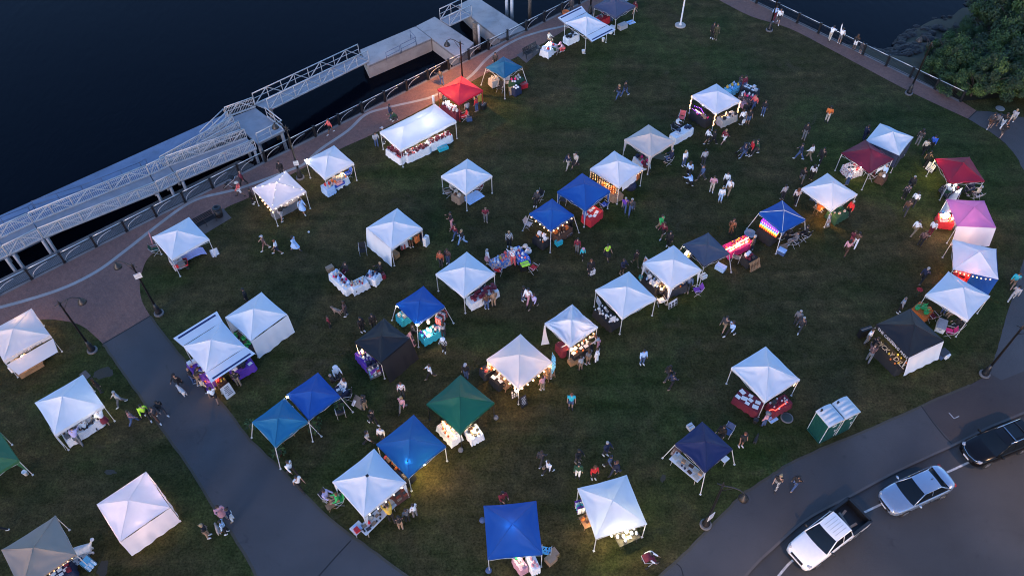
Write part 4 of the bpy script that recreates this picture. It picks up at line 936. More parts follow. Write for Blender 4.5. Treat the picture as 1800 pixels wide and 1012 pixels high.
def tent(k, cx, cy, yaw, w, d, col, label, peak=2.76, eave=1.98, slant=False, legs=None, val=.2, walls={}, ridge=0.0, wr=1.0, drape=False, seams=None, awn=(), stripe=True, cres=0, legdrop=None, seed=None):
    root = thing('canopy_tent', (cx, cy, 0), RD(yaw), label, 'canopy tent', 'pop-up canopies of the market'); TENTS[k] = root
    root_m = Matrix.Translation((cx, cy, 0)) @ Matrix.Rotation(RD(yaw), 4, 'Z'); TENTS[k] = (root, root_m, w, d, eave, peak)
    me = canopy_mesh(w, d, eave, peak, seed or k, ridge, val, wr, cres); me.materials[0] = fabric(col)
    o = bpy.data.objects.new('canopy', me); COL.objects.link(o); o.parent = root
    if not ridge and not seams:
        mb = MB()
        for sx, sy in ((-1, 1), (-1, -1), (1, -1), (1, 1)): mb.tube([(sx * w / 2 * m, sy * d / 2 * m, eave + (peak - eave) * (.86 * (1 - m) + .14 * (1 - m) ** 2) + .002 + .012 * wr * 0) for m in (.995, .8, .6, .4, .2, .02)], .016, 5)
        mb.build('seam', fabric(col), o)
    hw, hd = w / 2 - .04, d / 2 - .04; lm = legs or LEGW
    corners = [(-1, 1), (-1, -1), (1, -1), (1, 1)]
    pts_ = [(sx * hw, sy * hd) for sx, sy in corners]
    if ridge: pts_ += [(-hw, 0), (hw, 0)]
    for x, y in pts_:
        sp = .40 if slant else 0; sx, sy = (1 if x > 0 else -1), (1 if y > 0 else -1 if y < 0 else 0)
        mb = MB(); mb.tube([(x + sx * sp, y + sy * sp, .02), (x, y, eave)], .028, 4); l = mb.build('leg', lm, root)
        mb = MB(); mb.box((x + sx * sp, y + sy * sp, .015), (.12, .12, .03)); mb.build('foot', lm, l)
        if drape: 
            mb = MB(); c = Vector((x, y, 0))
            for dx_, dy_ in ((-sx * .26, 0), (0, -sy * .26)):
                mb.poly([(x + sx * .02, y + sy * .02, eave - .1), (x + dx_, y + dy_, eave - .12), (x + dx_ * .35, y + dy_ * .35, .75), (x + sx * .01, y + sy * .01, .55)] if True else [])
            mb.build('leg_drape', fabric(col), root)
    fr = MB()
    for a, b in ((0, 1), (1, 2), (2, 3), (3, 0)):
        p, q = Vector((*pts_[a], 0)), Vector((*pts_[b], 0)); n_ = 2 if not ridge or a in (1, 3) else 4
        for i in range(n_):
            s_, e_ = p + (q - p) * i / n_, p + (q - p) * (i + 1) / n_
            fr.tube([s_ + Vector((0, 0, eave - .06)), e_ + Vector((0, 0, eave - .34))], .014, 4); fr.tube([s_ + Vector((0, 0, eave - .34)), e_ + Vector((0, 0, eave - .06))], .014, 4)
    fr.build('frame', lm, root)
    for sd_, wdef in walls.items():
        (ax, ay), (bx, by) = SIDES[sd_]; c_, bot, bulge = wdef[:3]; t0, t1 = wdef[3] if len(wdef) > 3 else (0, 1)
        A, B = Vector((ax * w / 2, ay * d / 2, 0)), Vector((bx * w / 2, by * d / 2, 0)); n_ = Vector(((ax + bx) / 2, (ay + by) / 2, 0)).normalized()
        rows = []
        for i in range(13):
            t = i / 12; row = []
            for j in range(25):
                s_ = t0 + (t1 - t0) * j / 24; p = A + (B - A) * s_; z = (eave - .03) * (1 - t) + bot * t
                off = .02 + bulge * t + .05 * t * noise.noise(Vector((s_ * 5 + k, t * 1.5, k * 1.7))) + .025 * t * sin(s_ * 26 + k)
                row.append(p + n_ * off + Vector((0, 0, z + (.05 * noise.noise(Vector((s_ * 4, k, 2))) if i == 12 else 0))))
            rows.append(row)
        mb = MB(); mb.grid(rows); mb.build('sidewall', fabric(c_, .3) if c_ in ('white', 'ivory', 'lit', 'black', 'royal', 'pink') else cm(c_), root)
    for sd_, out, rise, extra, *dr in awn:
        drp = dr[0] if dr else 0
        (ax, ay), (bx, by) = SIDES[sd_]; A, B = Vector((ax * w / 2, ay * d / 2, eave - drp)), Vector((bx * w / 2, by * d / 2, eave - drp)); n_ = Vector(((ax + bx) / 2, (ay + by) / 2, 0)).normalized(); u = (B - A).normalized() * extra
        C_, D_ = A + n_ * out + Vector((0, 0, rise)) - u, B + n_ * out + Vector((0, 0, rise)) + u
        g = lambda p0, p1, p2, p3, dz: [[(p0 + (p1 - p0) * i / 8) + ((p3 + (p2 - p3) * i / 8) - (p0 + (p1 - p0) * i / 8)) * j / 4 + Vector((0, 0, dz - .04 * sin(pi * j / 4) * (dz == .0))) for i in range(9)] for j in range(5)]
        mb = MB(); mb.grid(g(A, B, D_, C_, 0.012)); aw = mb.build('awning', fabric(col), root)
        if stripe:
            l0, l1 = A + (C_ - A) * .68, B + (D_ - B) * .68; m0, m1 = A + (C_ - A) * .84, B + (D_ - B) * .84
            e0, e1 = (l1 - l0) * .06, (m1 - m0) * .06
            mb = MB(); mb.grid(g(l0 + e0, l1 - e0, m1 - e1, m0 + e1, .022)); mb.build('stripe', mat('navy_stripe', (.006, .02, .11), .7), aw)
        r = MB()
        for p, q in ((A, C_), (B, D_)): r.tube([p - Vector((0, 0, .06)), q - Vector((0, 0, .05))], .015, 4)
        r.build('awning_pole', lm, root)
    if seams:
        mb = MB()
        for sx, sy in corners:
            t = [(.97 * sx * w / 2 * m, .97 * sy * d / 2 * m, eave + (peak - eave) * (.86 * (1 - m) + .14 * (1 - m) ** 2) + .012) for m in (1, .8, .6, .4, .2, 0)]; mb.tube(t, .022, 4)
        mb.build('seam_tape', seams, root)
    return root
def TW(k, x, y, z=0.0):
    """a spot in a tent's own axes (x: towards the lower right side, y: towards the upper right side)"""
    return TENTS[k][1] @ Vector((x, y, z))
def tent_yaw(k): return TENTS[k][0].rotation_euler[2]

def lamp(loc, watt, label, col=(1, .62, .3), r=.06, es=40, name='hanging_lamp', cat='lamp', bulbcol=None):
    root = thing(name, loc, 0, label, cat)
    mb = MB(); mb.ball((0, 0, -.02), r, n=10); mb.build('bulb', mat('bulb_%d_%d_%d_%d' % (*[int(c * 100) for c in col], es), (.9, .9, .9), .3, emit=bulbcol or col, es=es), root)
    mb = MB(); mb.lathe([(r * .6, r * .7), (r * .7, r * 1.2), (r * .3, r * 1.9)], 8); mb.build('cap', IRON, root)
    l = bpy.data.lights.new('lamp_light', 'POINT'); l.energy = watt; l.color = col; l.shadow_soft_size = .10
    lo = bpy.data.objects.new('lamp_light', l); COL.objects.link(lo); lo.parent = root; lo.location = (0, 0, -.14)
    return root
def string_lights(pts, label, n=None, r=.035, m=None, closed=False, sagv=.06):
    root = thing('string_lights', pts[0], 0, label, 'string lights'); o = Vector(pts[0]); P = [Vector(p) - o for p in pts]
    L_ = sum((b - a).length for a, b in zip(P, P[1:])); n = n or max(3, int(L_ / .5)); mb = MB()
    for a, b in zip(P, P[1:]): mb.tube([a, (a + b) / 2 - Vector((0, 0, sagv)), b], .007, 4)
    mb.build('cable', IRON, root)
    me = MB(); me.ball((0, 0, -.03), r, n=6); bme = me.mesh('bulb', [m or BULB])
    for i in range(n):
        t = (i + .5) / n * L_; k = 0
        for a, b in zip(P, P[1:]):
            l_ = (b - a).length
            if t <= l_: u = t / l_; inst(bme, 'bulb', root, a + (b - a) * u - Vector((0, 0, sagv * 4 * u * (1 - u)))); break
            t -= l_
    return root
W_, B_, K_ = 'white', 'blue', 'black'
tent(1, -34.01, 32.78, -47.2, 3.2, 3.2, 'ivory', 'white canopy lettered on its front valance, cut by the left edge above the green one', peak=2.62, val=.3, awn=(('BR', .85, -.5, -.25, .42),), stripe=False)
tent(2, -28.53, 27.16, -48, 3.2, 3.2, W_, 'white canopy with one long corner flap over a busy table, left of the path', peak=2.95, val=.22, walls={'LB': ('white', .1, .05, (.72, 1))})
_c3 = G(30, 808, 1.98)
tent(3, _c3.x - 2.1, _c3.y, -45, 3.1, 3.1, 'leaf', 'dull green canopy cut off by the left picture edge', drape=True)
tent(4, -22.33, 20.19, -48, 3.1, 3.1, 'lit', 'closed pinkish white canopy glowing from inside, left of the asphalt path', peak=2.72, val=0, walls={'LT': ('lit', .05, .0), 'LB': ('lit', .05, .05), 'BR': ('lit', .55, .34), 'TR': ('lit', .2, .02)})
tent(5, -26.87, 17.46, -49, 3.1, 3.1, 'beige', 'beige canopy in the bottom left corner beside a large white fluffy dog', peak=2.62, val=.12)
tent(6, -20.21, 31.59, -46.6, 3.05, 3.05, W_, 'white canopy with two navy striped awnings, over purple tables by the path', peak=2.76, val=0, awn=(('LT', .95, .12, .15), ('BR', .95, .05, .15)))
tent(7, -17.89, 34.18, -43, 3.05, 3.1, W_, 'white canopy closed at the front by a full wall, behind the striped one', peak=2.8, val=0, walls={'BR': ('white', .1, .15), 'LT': ('white', .1, .0)})
tent(8, -18.61, 46.98, -49.5, 3.15, 3.1, 'lit', 'white canopy with glowing bulbs along its seams beside the promenade', peak=2.72)
tent(9, -15.03, 50.29, -49, 2.95, 2.85, W_, 'white canopy with one glaring lamp at its left corner and a scalloped edge', peak=2.62, cres=1, val=.24)
tent(10, -7.98, 54.76, -50.4, 3.1, 5.9, W_, 'long white double canopy over tables of red goods', peak=2.72, ridge=1.42, val=.24)
tent(11, -4.53, 59.87, -47, 2.95, 2.9, 'red', 'red canopy below the lit street lamp', peak=2.72, legs=mat('red_leg', (.35, .03, .03), .6), val=.16)
tent(12, -.56, 63.28, -43.6, 2.4, 2.4, 'sea', 'blue canopy on splayed legs beside the bench at the promenade', peak=2.6, slant=True, val=.08)
tent(13, 7.57, 70.31, -50, 3.1, 3.0, W_, 'pale canopy with navy striped awnings at the top of the lawn', peak=2.8, val=0, awn=(('LT', .85, .25, .12), ('BR', .95, -.1, .1)), wr=1.4)
tent(14, 10.68, 73.55, -46, 2.95, 3.0, 'slate2', 'slate blue grey canopy at the top picture edge', peak=2.72)
tent(15, -3.61, 48.41, -45, 2.95, 2.95, W_, 'white canopy standing alone over a pale blue blanket', peak=2.7)
tent(16, 18.38, 58.32, -55.7, 3.05, 3.0, W_, 'white canopy with lights wound round its legs', peak=2.7, val=.22)
tent(17, 11.76, 52.61, -49.5, 3.0, 3.0, 'cream', 'cream canopy with draped corner curtains', peak=2.7, drape=True, val=.2)
tent(18, 8.67, 49.13, -45, 3.1, 3.1, W_, 'white canopy hung with a curtain of small warm lights', peak=2.78, wr=1.3, walls={'BR': ('white', 1.35, .1, (.1, .7))})
tent(19, 5.80, 46.48, -45, 3.0, 3.0, 'royal', 'blue canopy over a red table with white price cards', peak=2.76, drape=True)
tent(20, 3.13, 43.93, -48.6, 2.45, 2.45, 'royal', 'small blue canopy with round bulbs over black tables', peak=2.5, slant=True, legs=LEGG)
tent(21, -8.98, 42.58, -46, 3.05, 3.05, W_, 'white canopy with a billowing left side curtain', peak=2.68, walls={'LB': ('white', .12, .22), 'TR': ('navy', .1, .02)})
tent(22, -3.39, 37.92, -45.5, 3.05, 3.1, W_, 'white canopy with a white table of dark red boxes in front', peak=2.68)
tent(23, -6.49, 35.05, -49, 2.45, 2.45, 'royal', 'blue canopy over turquoise tables', peak=2.42, slant=True)
tent(24, -8.86, 32.02, -42, 2.65, 2.7, 'black', 'plain black canopy over a purple table, one side closed in black', peak=2.42, slant=False, walls={'BR': ('black', .1, .55)})
tent(25, .46, 30.21, -48, 3.15, 3.1, 'ivory', 'ivory canopy with warm bulbs along two edges and a feather flag', peak=2.72)
tent(26, 4.07, 33.15, -50.5, 2.6, 2.6, W_, 'crumpled white canopy with one corner cloth hanging loose', peak=2.62, wr=3.2, val=.16)
tent(27, 8.10, 35.86, -56.8, 3.08, 3.08, W_, 'white canopy with a black curved table of white cups', peak=2.8)
tent(28, 11.76, 38.45, -55.2, 3.0, 3.03, W_, 'white canopy with draped corners beside a white window frame', peak=2.7, drape=True)
tent(29, 14.53, 40.14, -60.5, 2.5, 2.4, 'slate', 'slate grey canopy beside the glowing pink table', peak=2.4, slant=True, legs=LEGG, val=.08)
tent(30, 20.97, 43.55, -58, 2.5, 2.45, 'royal', 'blue canopy with white seams above rainbow coloured lights', peak=2.55, slant=True, seams=LEGW)
tent(31, 25.33, 46.22, -55, 3.05, 3.05, W_, 'white canopy over seated customers, left of the maroon one', peak=2.85)
tent(32, 29.57, 50.40, -56.5, 2.95, 2.93, 'maroon', 'dark maroon canopy against a pale canopy behind', peak=2.76, legs=LEGG, val=.1)
tent(33, 32.05, 52.52, -40, 2.95, 3.0, W_, 'pale canopy with navy walls behind the maroon one', peak=2.74, legs=LEGG, val=.1, walls={'BR': ('navy', .3, .0), 'LB': ('navy', .7, .02)}, wr=1.5)
tent(34, 36.55, 48.62, -87.4, 2.95, 2.9, 'crimson', 'crimson canopy nearest the right path bend', peak=2.72, legs=LEGG, val=.1)
tent(35, 35.61, 43.64, -94.5, 2.95, 2.9, 'pink', 'pink canopy with a glowing white front curtain', peak=2.62, val=.06, walls={'BR': ('lit', .45, .55)})
tent(36, 34.14, 38.91, -109, 3.1, 3.06, W_, 'white canopy over red and blue curtains', peak=2.8, val=.06, walls={'BR': ('royal', .3, .12, (.42, 1)), 'TR': ('royal', .2, 0)})
tent(37, 31.64, 35.49, -48, 3.18, 3.18, W_, 'white canopy beside an orange clothed plant table', peak=2.86)
tent(38, 27.17, 32.28, -64.5, 3.1, 3.12, 'black', 'black canopy lettered along its valance, with a white lower side wall', peak=2.84, val=.3, walls={'BR': ('white', .25, .35, (0, 1))})
tent(39, 16.63, 29.04, -57.6, 3.15, 3.1, W_, 'white canopy over maroon tables with a red light strip', peak=2.8, wr=1.5)
tent(40, 11.72, 23.75, -51, 2.48, 2.45, 'navy', 'navy canopy with splayed white legs over a long white table', peak=2.55, slant=True)
tent(41, 5.72, 19.93, -74.4, 3.2, 3.12, W_, 'white canopy above a brightly lit dark table at the bottom of the lawn', peak=2.70, wr=1.5, val=.08)
tent(42, -.09, 18.55, -85, 3.2, 3.1, 'royal', 'large blue canopy cut near the bottom edge beside cardboard boxes', peak=2.78, val=.1)
tent(43, -8.64, 21.57, -46.4, 3.1, 3.15, W_, 'white canopy with a dark vent at its peak over a long white table', peak=2.80, wr=1.4, drape=True)
tent(44, -6.32, 24.01, -46.3, 3.1, 3.0, 'blue', 'blue canopy with a bright spot of lamp light on its roof', peak=2.7, val=.2)
tent(45, -3.37, 26.97, -43.8, 3.1, 3.06, 'green', 'dark green canopy on black legs over glowing tables', peak=2.78, legs=IRON, val=.2)
tent(46, -14.74, 25.74, -44.6, 2.47, 2.49, 'sky', 'light blue canopy beside the asphalt path', peak=2.44, slant=True)
tent(47, -12.92, 27.66, -47, 2.51, 2.47, 'royal', 'royal blue canopy touching the light blue one', peak=2.46, slant=True)
tent(48, -25.15, 41.75, -48, 3.15, 3.1, W_, 'white canopy over a red wagon, behind the black bench', peak=2.78, val=.18)
# dark vent of canopy 43
r43 = TENTS[43][0]; mb = MB(); mb.box((0, 0, 2.80), (.17, .17, .02)); mb.build('vent', IRON, r43)
def lettering(text, size, parent, loc, rot, m, name='lettering', ext=.004):
    c = bpy.data.curves.new('txt', 'FONT'); c.body = text; c.size = size; c.align_x = 'CENTER'; c.align_y = 'CENTER'; c.extrude = ext; c.resolution_u = 2
    o = bpy.data.objects.new('txt', c); COL.objects.link(o); dg = bpy.context.evaluated_depsgraph_get(); dg.update()
    me = bpy.data.meshes.new_from_object(o.evaluated_get(dg)); me.name = name; bpy.data.objects.remove(o); me.materials.clear(); me.materials.append(m)
    q = bpy.data.objects.new(name, me); COL.objects.link(q); q.parent = parent; q.location = loc; q.rotation_euler = rot; return q
INKW = mat('white_ink', (.6, .6, .62), .7); INKK = mat('black_ink', (.02, .02, .02), .7)
lettering('THE CANNING MAN', .30, TENTS[38][0], (0.12, -1.605, 1.83), (RD(80), 0, 0), INKW)
lettering('market  soap  s.a.', .24, TENTS[1][0], (1.655, .15, 1.83), (RD(80), 0, RD(90)), INKK)
# ------------------------------------------------------------------ tables, cloths, goods
TABW = mat('table_plastic_white', (.66, .66, .66), .5, var=.06); TABK = mat('table_dark', (.05, .042, .036), .6); TABB = mat('table_wood', (.30, .17, .085), .7, var=.3, scale=3)
CLOTH = {}
def goods_mesh():
    o = {}
    m = MB(); m.box((0, 0, .5), (1, 1, 1)); m.box((0, 0, 1.01), (1.04, .9, .04)); o['box'] = m.mesh('box', [GRASS])
    m = MB(); m.lathe([(.42, 0), (.5, .08), (.5, .72), (.36, .85), (.4, .87), (.4, 1.0)], 10); o['jar'] = m.mesh('jar', [GRASS])
    m = MB(); m.lathe([(.42, 0), (.55, .3), (.52, .62), (.25, .95), (.3, 1.05)], 9, sx=1, sy=.7); o['bag'] = m.mesh('bag', [GRASS])
    m = MB(); m.box((0, 0, .03), (1, .75, .05)); m.box((0, 0, .06), (.8, .55, .02)); o['print'] = m.mesh('print', [GRASS])
    m = MB(); m.lathe([(.4, 0), (.5, .35), (.55, .5), (.5, .52), (.42, .2)], 12, sx=1.2); m.tube([(-.55, 0, .5), (-.3, 0, .95), (.3, 0, .95), (.55, 0, .5)], .05, 5); o['basket'] = m.mesh('basket', [GRASS])
    m = MB(); m.lathe([(.08, 0), (.42, .05), (.55, .35), (.42, .65), (.08, .68)], 14, rib=.08); m.tube([(0, 0, .66), (.05, 0, .85)], .07, 5); o['pumpkin'] = m.mesh('pumpkin', [GRASS])
    m = MB(); m.lathe([(.28, 0), (.3, .05), (.3, .6), (.12, .78), (.12, 1.0)], 9); o['bottle'] = m.mesh('bottle', [GRASS])
    m = MB(); m.lathe([(.5, 0), (.5, .05), (.2, .15), (.45, .4), (.5, .42), (.42, .3)], 12); o['bowl'] = m.mesh('bowl', [GRASS])
    m = MB(); m.lathe([(.3, 0), (.42, .2), (.34, .5), (.12, .58)], 9); m.ball((0, 0, .78), .27, n=8); m.tube([(-.35, 0, .42), (-.55, 0, .2)], .1, 5); m.tube([(.35, 0, .42), (.55, 0, .2)], .1, 5); o['soft_toy'] = m.mesh('soft_toy', [GRASS])
    m = MB(); m.lathe([(.45, 0), (.5, .04), (.42, .45), (.1, .5)], 12); o['cap'] = m.mesh('cap', [GRASS])
    m = MB(); m.lathe([(.3, 0), (.42, .3), (.45, .4), (.1, .4)], 10)
    for k in range(14):
        a = k * 2.4; r = .5 + .3 * (k % 3) / 2; z = .8 + .25 * (k % 4) / 3
        m.poly([(0, 0, .35), (.3 * r * cos(a) - .1 * sin(a), .3 * r * sin(a) + .1 * cos(a), z), (r * cos(a), r * sin(a), z + .1), (.3 * r * cos(a) + .1 * sin(a), .3 * r * sin(a) - .1 * cos(a), z)], 0)
    o['potted_plant'] = m.mesh('potted_plant', [GRASS])
    return o
GM = goods_mesh(); GS = dict(box=(.22, .28), jar=(.10, .14), bag=(.20, .28), print=(.24, .36), basket=(.24, .3), pumpkin=(.2, .3), bottle=(.12, .16), bowl=(.16, .22), soft_toy=(.18, .26), cap=(.2, .24), potted_plant=(.3, .45))
grng = random.Random(3)
WORD = lambda c: c.replace('_', ' ')
TBL = {}
def goods(tk, spec, where):
    """spec: (kind, colour, count[, size]); scattered over the top of table tk without overlaps"""
    root, L_, Wd, h, rz = TBL[tk]; used = TBL.setdefault(('u', tk), [])
    for it in spec:
        kind, colr, cnt = it[:3]
        for i in range(cnt):
            s_ = grng.uniform(*GS[kind]) * (it[3] if len(it) > 3 else 1)
            for tr in range(30):
                x, y = grng.uniform(-L_ / 2 + s_ * .55, L_ / 2 - s_ * .55), grng.uniform(-Wd / 2 + s_ * .5, Wd / 2 - s_ * .5)
                if all((x - a) ** 2 + (y - b) ** 2 > (.55 * (s_ + c)) ** 2 * .8 for a, b, c in used): break
            else: continue
            used.append((x, y, s_))
            p = Matrix.Rotation(rz, 4, 'Z') @ Vector((x, y, 0)) + root.location; p.z = h + .012
            o = inst(GM[kind], kind, None, p, rz + grng.uniform(-.3, .3) + (pi / 2 if kind == 'bag' else 0), [cm(colr, 'goods') if colr not in PATS else PATS[colr]], s_)
            nm = '%s %s' % (WORD(colr), WORD(kind)); tag(o, '%s on the %s' % (nm, where), WORD(kind), '%ss on the %s' % (nm, where))
def table(tk, p, q, where, cloth=None, drop=.68, wd=.76, top=None, h=.74, ext=0.0, legs=True):
    """a table along p-q (photo pixels of its top's long axis); where names it in labels"""
    A, B = (G(*p, h), G(*q, h)) if not isinstance(p, Vector) else (p, q); D = B - A; L_ = D.length + ext; c = (A + B) / 2; rz = atan2(D.y, D.x)
    root = thing('table', (c.x, c.y, 0), rz, where, 'table'); tm = top or TABW
    mb = MB(); mb.box((0, 0, h - .03), (L_, wd, .045)); tp = mb.build('table_top', tm, root)
    for sx in (-1, 1):
        for sy in (-1, 1): mb = MB(); mb.tube([(sx * (L_ / 2 - .18), sy * (wd / 2 - .08), 0), (sx * (L_ / 2 - .22), sy * (wd / 2 - .1), h - .05)], .02, 5); mb.build('leg', STEEL if tm is TABW else tm, root)
    TBL[tk] = (root, L_, wd, h, rz)
    if cloth:
        x, y = L_ / 2 + .01, wd / 2 + .01; per = []; n_ = 12
        for (ax, ay), (bx, by) in (((-x, -y), (x, -y)), ((x, -y), (x, y)), ((x, y), (-x, y)), ((-x, y), (-x, -y))):
            m_ = n_ if abs(bx - ax) > abs(by - ay) else 6
            per += [(ax + (bx - ax) * i / m_, ay + (by - ay) * i / m_) for i in range(m_)]
        per.append(per[0]); rows = []
        for t in (0, .25, .6, 1):
            row = []
            for i, (a, b) in enumerate(per):
                l = hypot(a, b); f = .055 * t * (.6 + .6 * sin(i * 2.1 + len(TBL))) + .03 * t; row.append((a + a / l * f * (1 if abs(abs(a) - x) < .02 else .2), b + b / max(.3, abs(b)) * f * (1 if abs(abs(b) - y) < .02 else .1), h + .006 - (drop * (1 - .05 * sin(i * 1.7))) * t))
            rows.append(row)
        mb = MB(); mb.poly([(a, b, h + .006) for a, b in per[:-1]]); mb.grid(rows)
        o = mb.build('tablecloth', cm(cloth), loc=(c.x, c.y, 0), rz=rz)
        tag(o, '%s cloth draped over the %s' % (WORD(cloth), where), 'tablecloth')
    return root
CHM = {}
def camp_chair(px, py, head, colr, label, z=0):
    root = thing('camp_chair', G(px, py), RD(head), label, 'folding chair')
    mb = MB(); mb.grid([[(x, y, .44 - .05 * (1 - (y / .25) ** 2)) for y in (-.25, -.12, 0, .12, .25)] for x in (-.22, 0, .24)]); mb.build('seat', cm(colr), root)
    mb = MB(); mb.grid([[(-.22 - .16 * t - .03 * (1 - (y / .25) ** 2), y, .46 + .45 * t) for y in (-.25, -.12, 0, .12, .25)] for t in (0, .5, 1)]); mb.build('backrest', cm(colr), root)
    for s_ in (-1, 1):
        mb = MB(); mb.tube([(.26, s_ * .27, 0), (-.24, s_ * .26, .46), (-.40, s_ * .26, .93)], .014, 5); mb.tube([(-.26, s_ * .27, 0), (.26, s_ * .27, .45)], .014, 5); mb.tube([(-.26, s_ * .29, .62), (.26, s_ * .29, .62)], .02, 5); mb.build('side_frame', STEEL, root)
    return root
def carton(px, py, rz, d, colr, label, z=0.0, name='carton', cat='box', flaps=False):
    mb = MB(); mb.box((0, 0, d[2] / 2), d); mb.box((0, 0, d[2] + .004), (d[0] * .98, .06, .006), mi=1)
    if flaps: mb.poly([(-d[0] / 2, d[1] / 2, d[2]), (d[0] / 2, d[1] / 2, d[2]), (d[0] / 2, d[1] * .9, d[2] * .9), (-d[0] / 2, d[1] * .9, d[2] * .9)])
    o = mb.build(name, [cm(colr, 'goods'), cm('tan', 'goods')], loc=G(px, py, z), rz=RD(rz)); return tag(o, label, cat)
def cooler(px, py, rz, d, colr, lid, label, open_=False):
    root = thing('cool_box', G(px, py), RD(rz), label, 'cool box')
    mb = MB(); mb.box((0, 0, d[2] * .42), (d[0], d[1], d[2] * .84)); mb.box((0, d[1] / 2 + .015, d[2] * .5), (d[0] * .4, .03, .05)); mb.build('body', cm(colr, 'goods'), root)
    mb = MB(); mb.box((0, 0, d[2] * .92), (d[0] * 1.03, d[1] * 1.03, d[2] * .14)); mb.box((0, 0, d[2]), (d[0] * .7, d[1] * .6, .02)); l = mb.build('lid', cm(lid, 'goods'), root)
    mb = MB(); mb.tube([(-d[0] * .52, -.12, d[2] * .7), (-d[0] * .58, 0, d[2] * .7), (-d[0] * .52, .12, d[2] * .7)], .015, 5); mb.build('handle', cm('charcoal', 'goods'), root); return root
def bucket(px, py, colr, label):
    mb = MB(); mb.lathe([(.13, 0), (.155, .34), (.165, .35), (.165, .37), (.14, .37), (.13, .33)], 16); mb.tube([(-.16, 0, .33), (-.1, 0, .44), (.1, 0, .44), (.16, 0, .33)], .008, 4)
    return tag(mb.build('bucket', cm(colr, 'goods'), loc=G(px, py)), label, 'bucket')
def aframe(px, py, face, size, label, bg_=(.6, .6, .62), dark=(.03, .03, .05), text=None, frame=None):
    root = thing('pavement_sign', G(px, py), RD(face), label, 'sign'); w_, h_ = size
    for s_ in (1, -1):
        mb = MB(); M_ = Matrix.Rotation(s_ * RD(-16), 4, 'Y'); M_ = Matrix.Translation((s_ * h_ * .28, 0, 0)) @ M_
        mb.box((0, 0, h_ * .5), (.03, w_, h_), M=M_); pb = mb.build('board', frame or LEGW, root)
        mb = MB(); mb.box((s_ * .018, 0, h_ * .52), (.008, w_ * .88, h_ * .8), M=M_)
        rg = random.Random(px)
        for i in range(6): mb.box((s_ * .025, rg.uniform(-.1, .1) * w_, h_ * (.86 - .125 * i)), (.006, w_ * rg.uniform(.4, .75), h_ * .05), mi=1, M=M_)
        mb.build('poster', [mat('poster_%d' % int(bg_[0] * 100 + bg_[2] * 7), bg_, .6), mat('poster_ink_%d' % int(dark[2] * 100), dark, .6)], pb)
    return root
def panel(px, py, face, w_, h_, label, colr=(.62, .62, .64), cols=((.03, .05, .15), (.45, .08, .06), (.12, .12, .13)), lean=8, name='display_board', n=9, frame=IRON):
    root = thing(name, G(px, py), RD(face), label, 'display board'); M_ = Matrix.Rotation(RD(-lean), 4, 'Y')
    mb = MB(); mb.box((0, 0, h_ / 2 + .05), (.03, w_, h_), M=M_); mb.build('board', mat('board_%d' % int(colr[0] * 100), colr, .6), root)
    rg = random.Random(px * 3 + 1); mb = MB()
    for i in range(n): mb.box((.018, (-.33 + .33 * (i % 3)) * w_, h_ * (.16 + .78 * (i // 3) / max(1, math.ceil(n / 3)) + .1)), (.008, w_ * rg.uniform(.15, .27), h_ * .6 / max(1, math.ceil(n / 3))), mi=rg.randrange(len(cols)), M=M_)
    mb.build('picture', [mat('pic_%d_%d_%d' % tuple(int(x * 100) for x in c), c, .6, var=.5, scale=7) for c in cols], root)
    for s_ in (-1, 1): mb = MB(); mb.tube([(.02, s_ * w_ * .46, 0), (.0 - h_ * sin(RD(lean)), s_ * w_ * .46, h_ + .05)], .015, 5); mb.tube([(-.45 - h_ * .1, s_ * w_ * .4, 0), (-h_ * sin(RD(lean)) * .8, s_ * w_ * .44, h_ * .8)], .012, 5); mb.build('leg', frame, root)
    return root
def rack(p, rz, label, n=9, h=1.6, w_=1.1, cols=('white', 'grey', 'black')):
    root = thing('clothes_rack', p, rz, label, 'clothes rack'); mb = MB()
    mb.tube([(-w_ / 2, 0, .05), (-w_ / 2, 0, h), (w_ / 2, 0, h), (w_ / 2, 0, .05)], .016, 5); mb.tube([(-w_ / 2, -.25, .03), (-w_ / 2, .25, .03)], .02, 5); mb.tube([(w_ / 2, -.25, .03), (w_ / 2, .25, .03)], .02, 5); mb.build('frame', IRON, root)
    for k in range(n):
        x = -w_ / 2 + .08 + (w_ - .16) * k / (n - 1); mb = MB(); mb.box((x, 0, h - .42), (.03, .42, .7)); mb.box((x, 0, h - .1), (.025, .5, .09)); mb.build('garment', cm(cols[k % len(cols)]), root)
    return root
# ------------------------------------------------------------------ stall contents
WARM, WHITEL, COOL = (1, .55, .22), (1, .86, .68), (.75, .88, 1)
T = table
# 1-5 left lawn
mb = MB(); mb.box((0, 0, .2), (1.6, .32, .4)); mb.box((0, 0, .42), (1.75, .42, .05)); tag(mb.build('planter_bench', TABB, loc=G(57, 652), rz=RD(42)), 'pale wooden bench box in front of the lettered white canopy', 'bench')
T('1', (20, 642), (52, 625), 'dark table under the lettered white canopy', 'black'); goods('1', [('jar', 'maroon', 4), ('box', 'cream', 3)], 'dark table under the lettered white canopy')
carton(86, 623, 40, (.6, .45, .35), 'blue', 'bright blue bundle on the grass beside the lettered white canopy', name='blue_bag', cat='bag')
carton(24, 652, 20, (.25, .25, .6), 'white', 'white hanging tag board at the front leg of the lettered white canopy', name='tag_board', cat='sign')
lamp(TW(1, -1.0, .6, 1.8), 3, 'small warm lamp under the lettered white canopy', WARM); lamp(TW(1, 1.1, -.6, 1.1), 2.0, 'small table lamp near the pale wooden bench box', WARM, r=.05)
T('2', (112, 769), (172, 731), 'goods table at the busy white canopy left of the path', 'white'); goods('2', [('jar', 'black', 7), ('box', 'grey', 5), ('bottle', 'cream', 7), ('print', 'white', 4), ('bag', 'red', 2), ('bowl', 'brown', 4)], 'goods table at the busy white canopy left of the path')
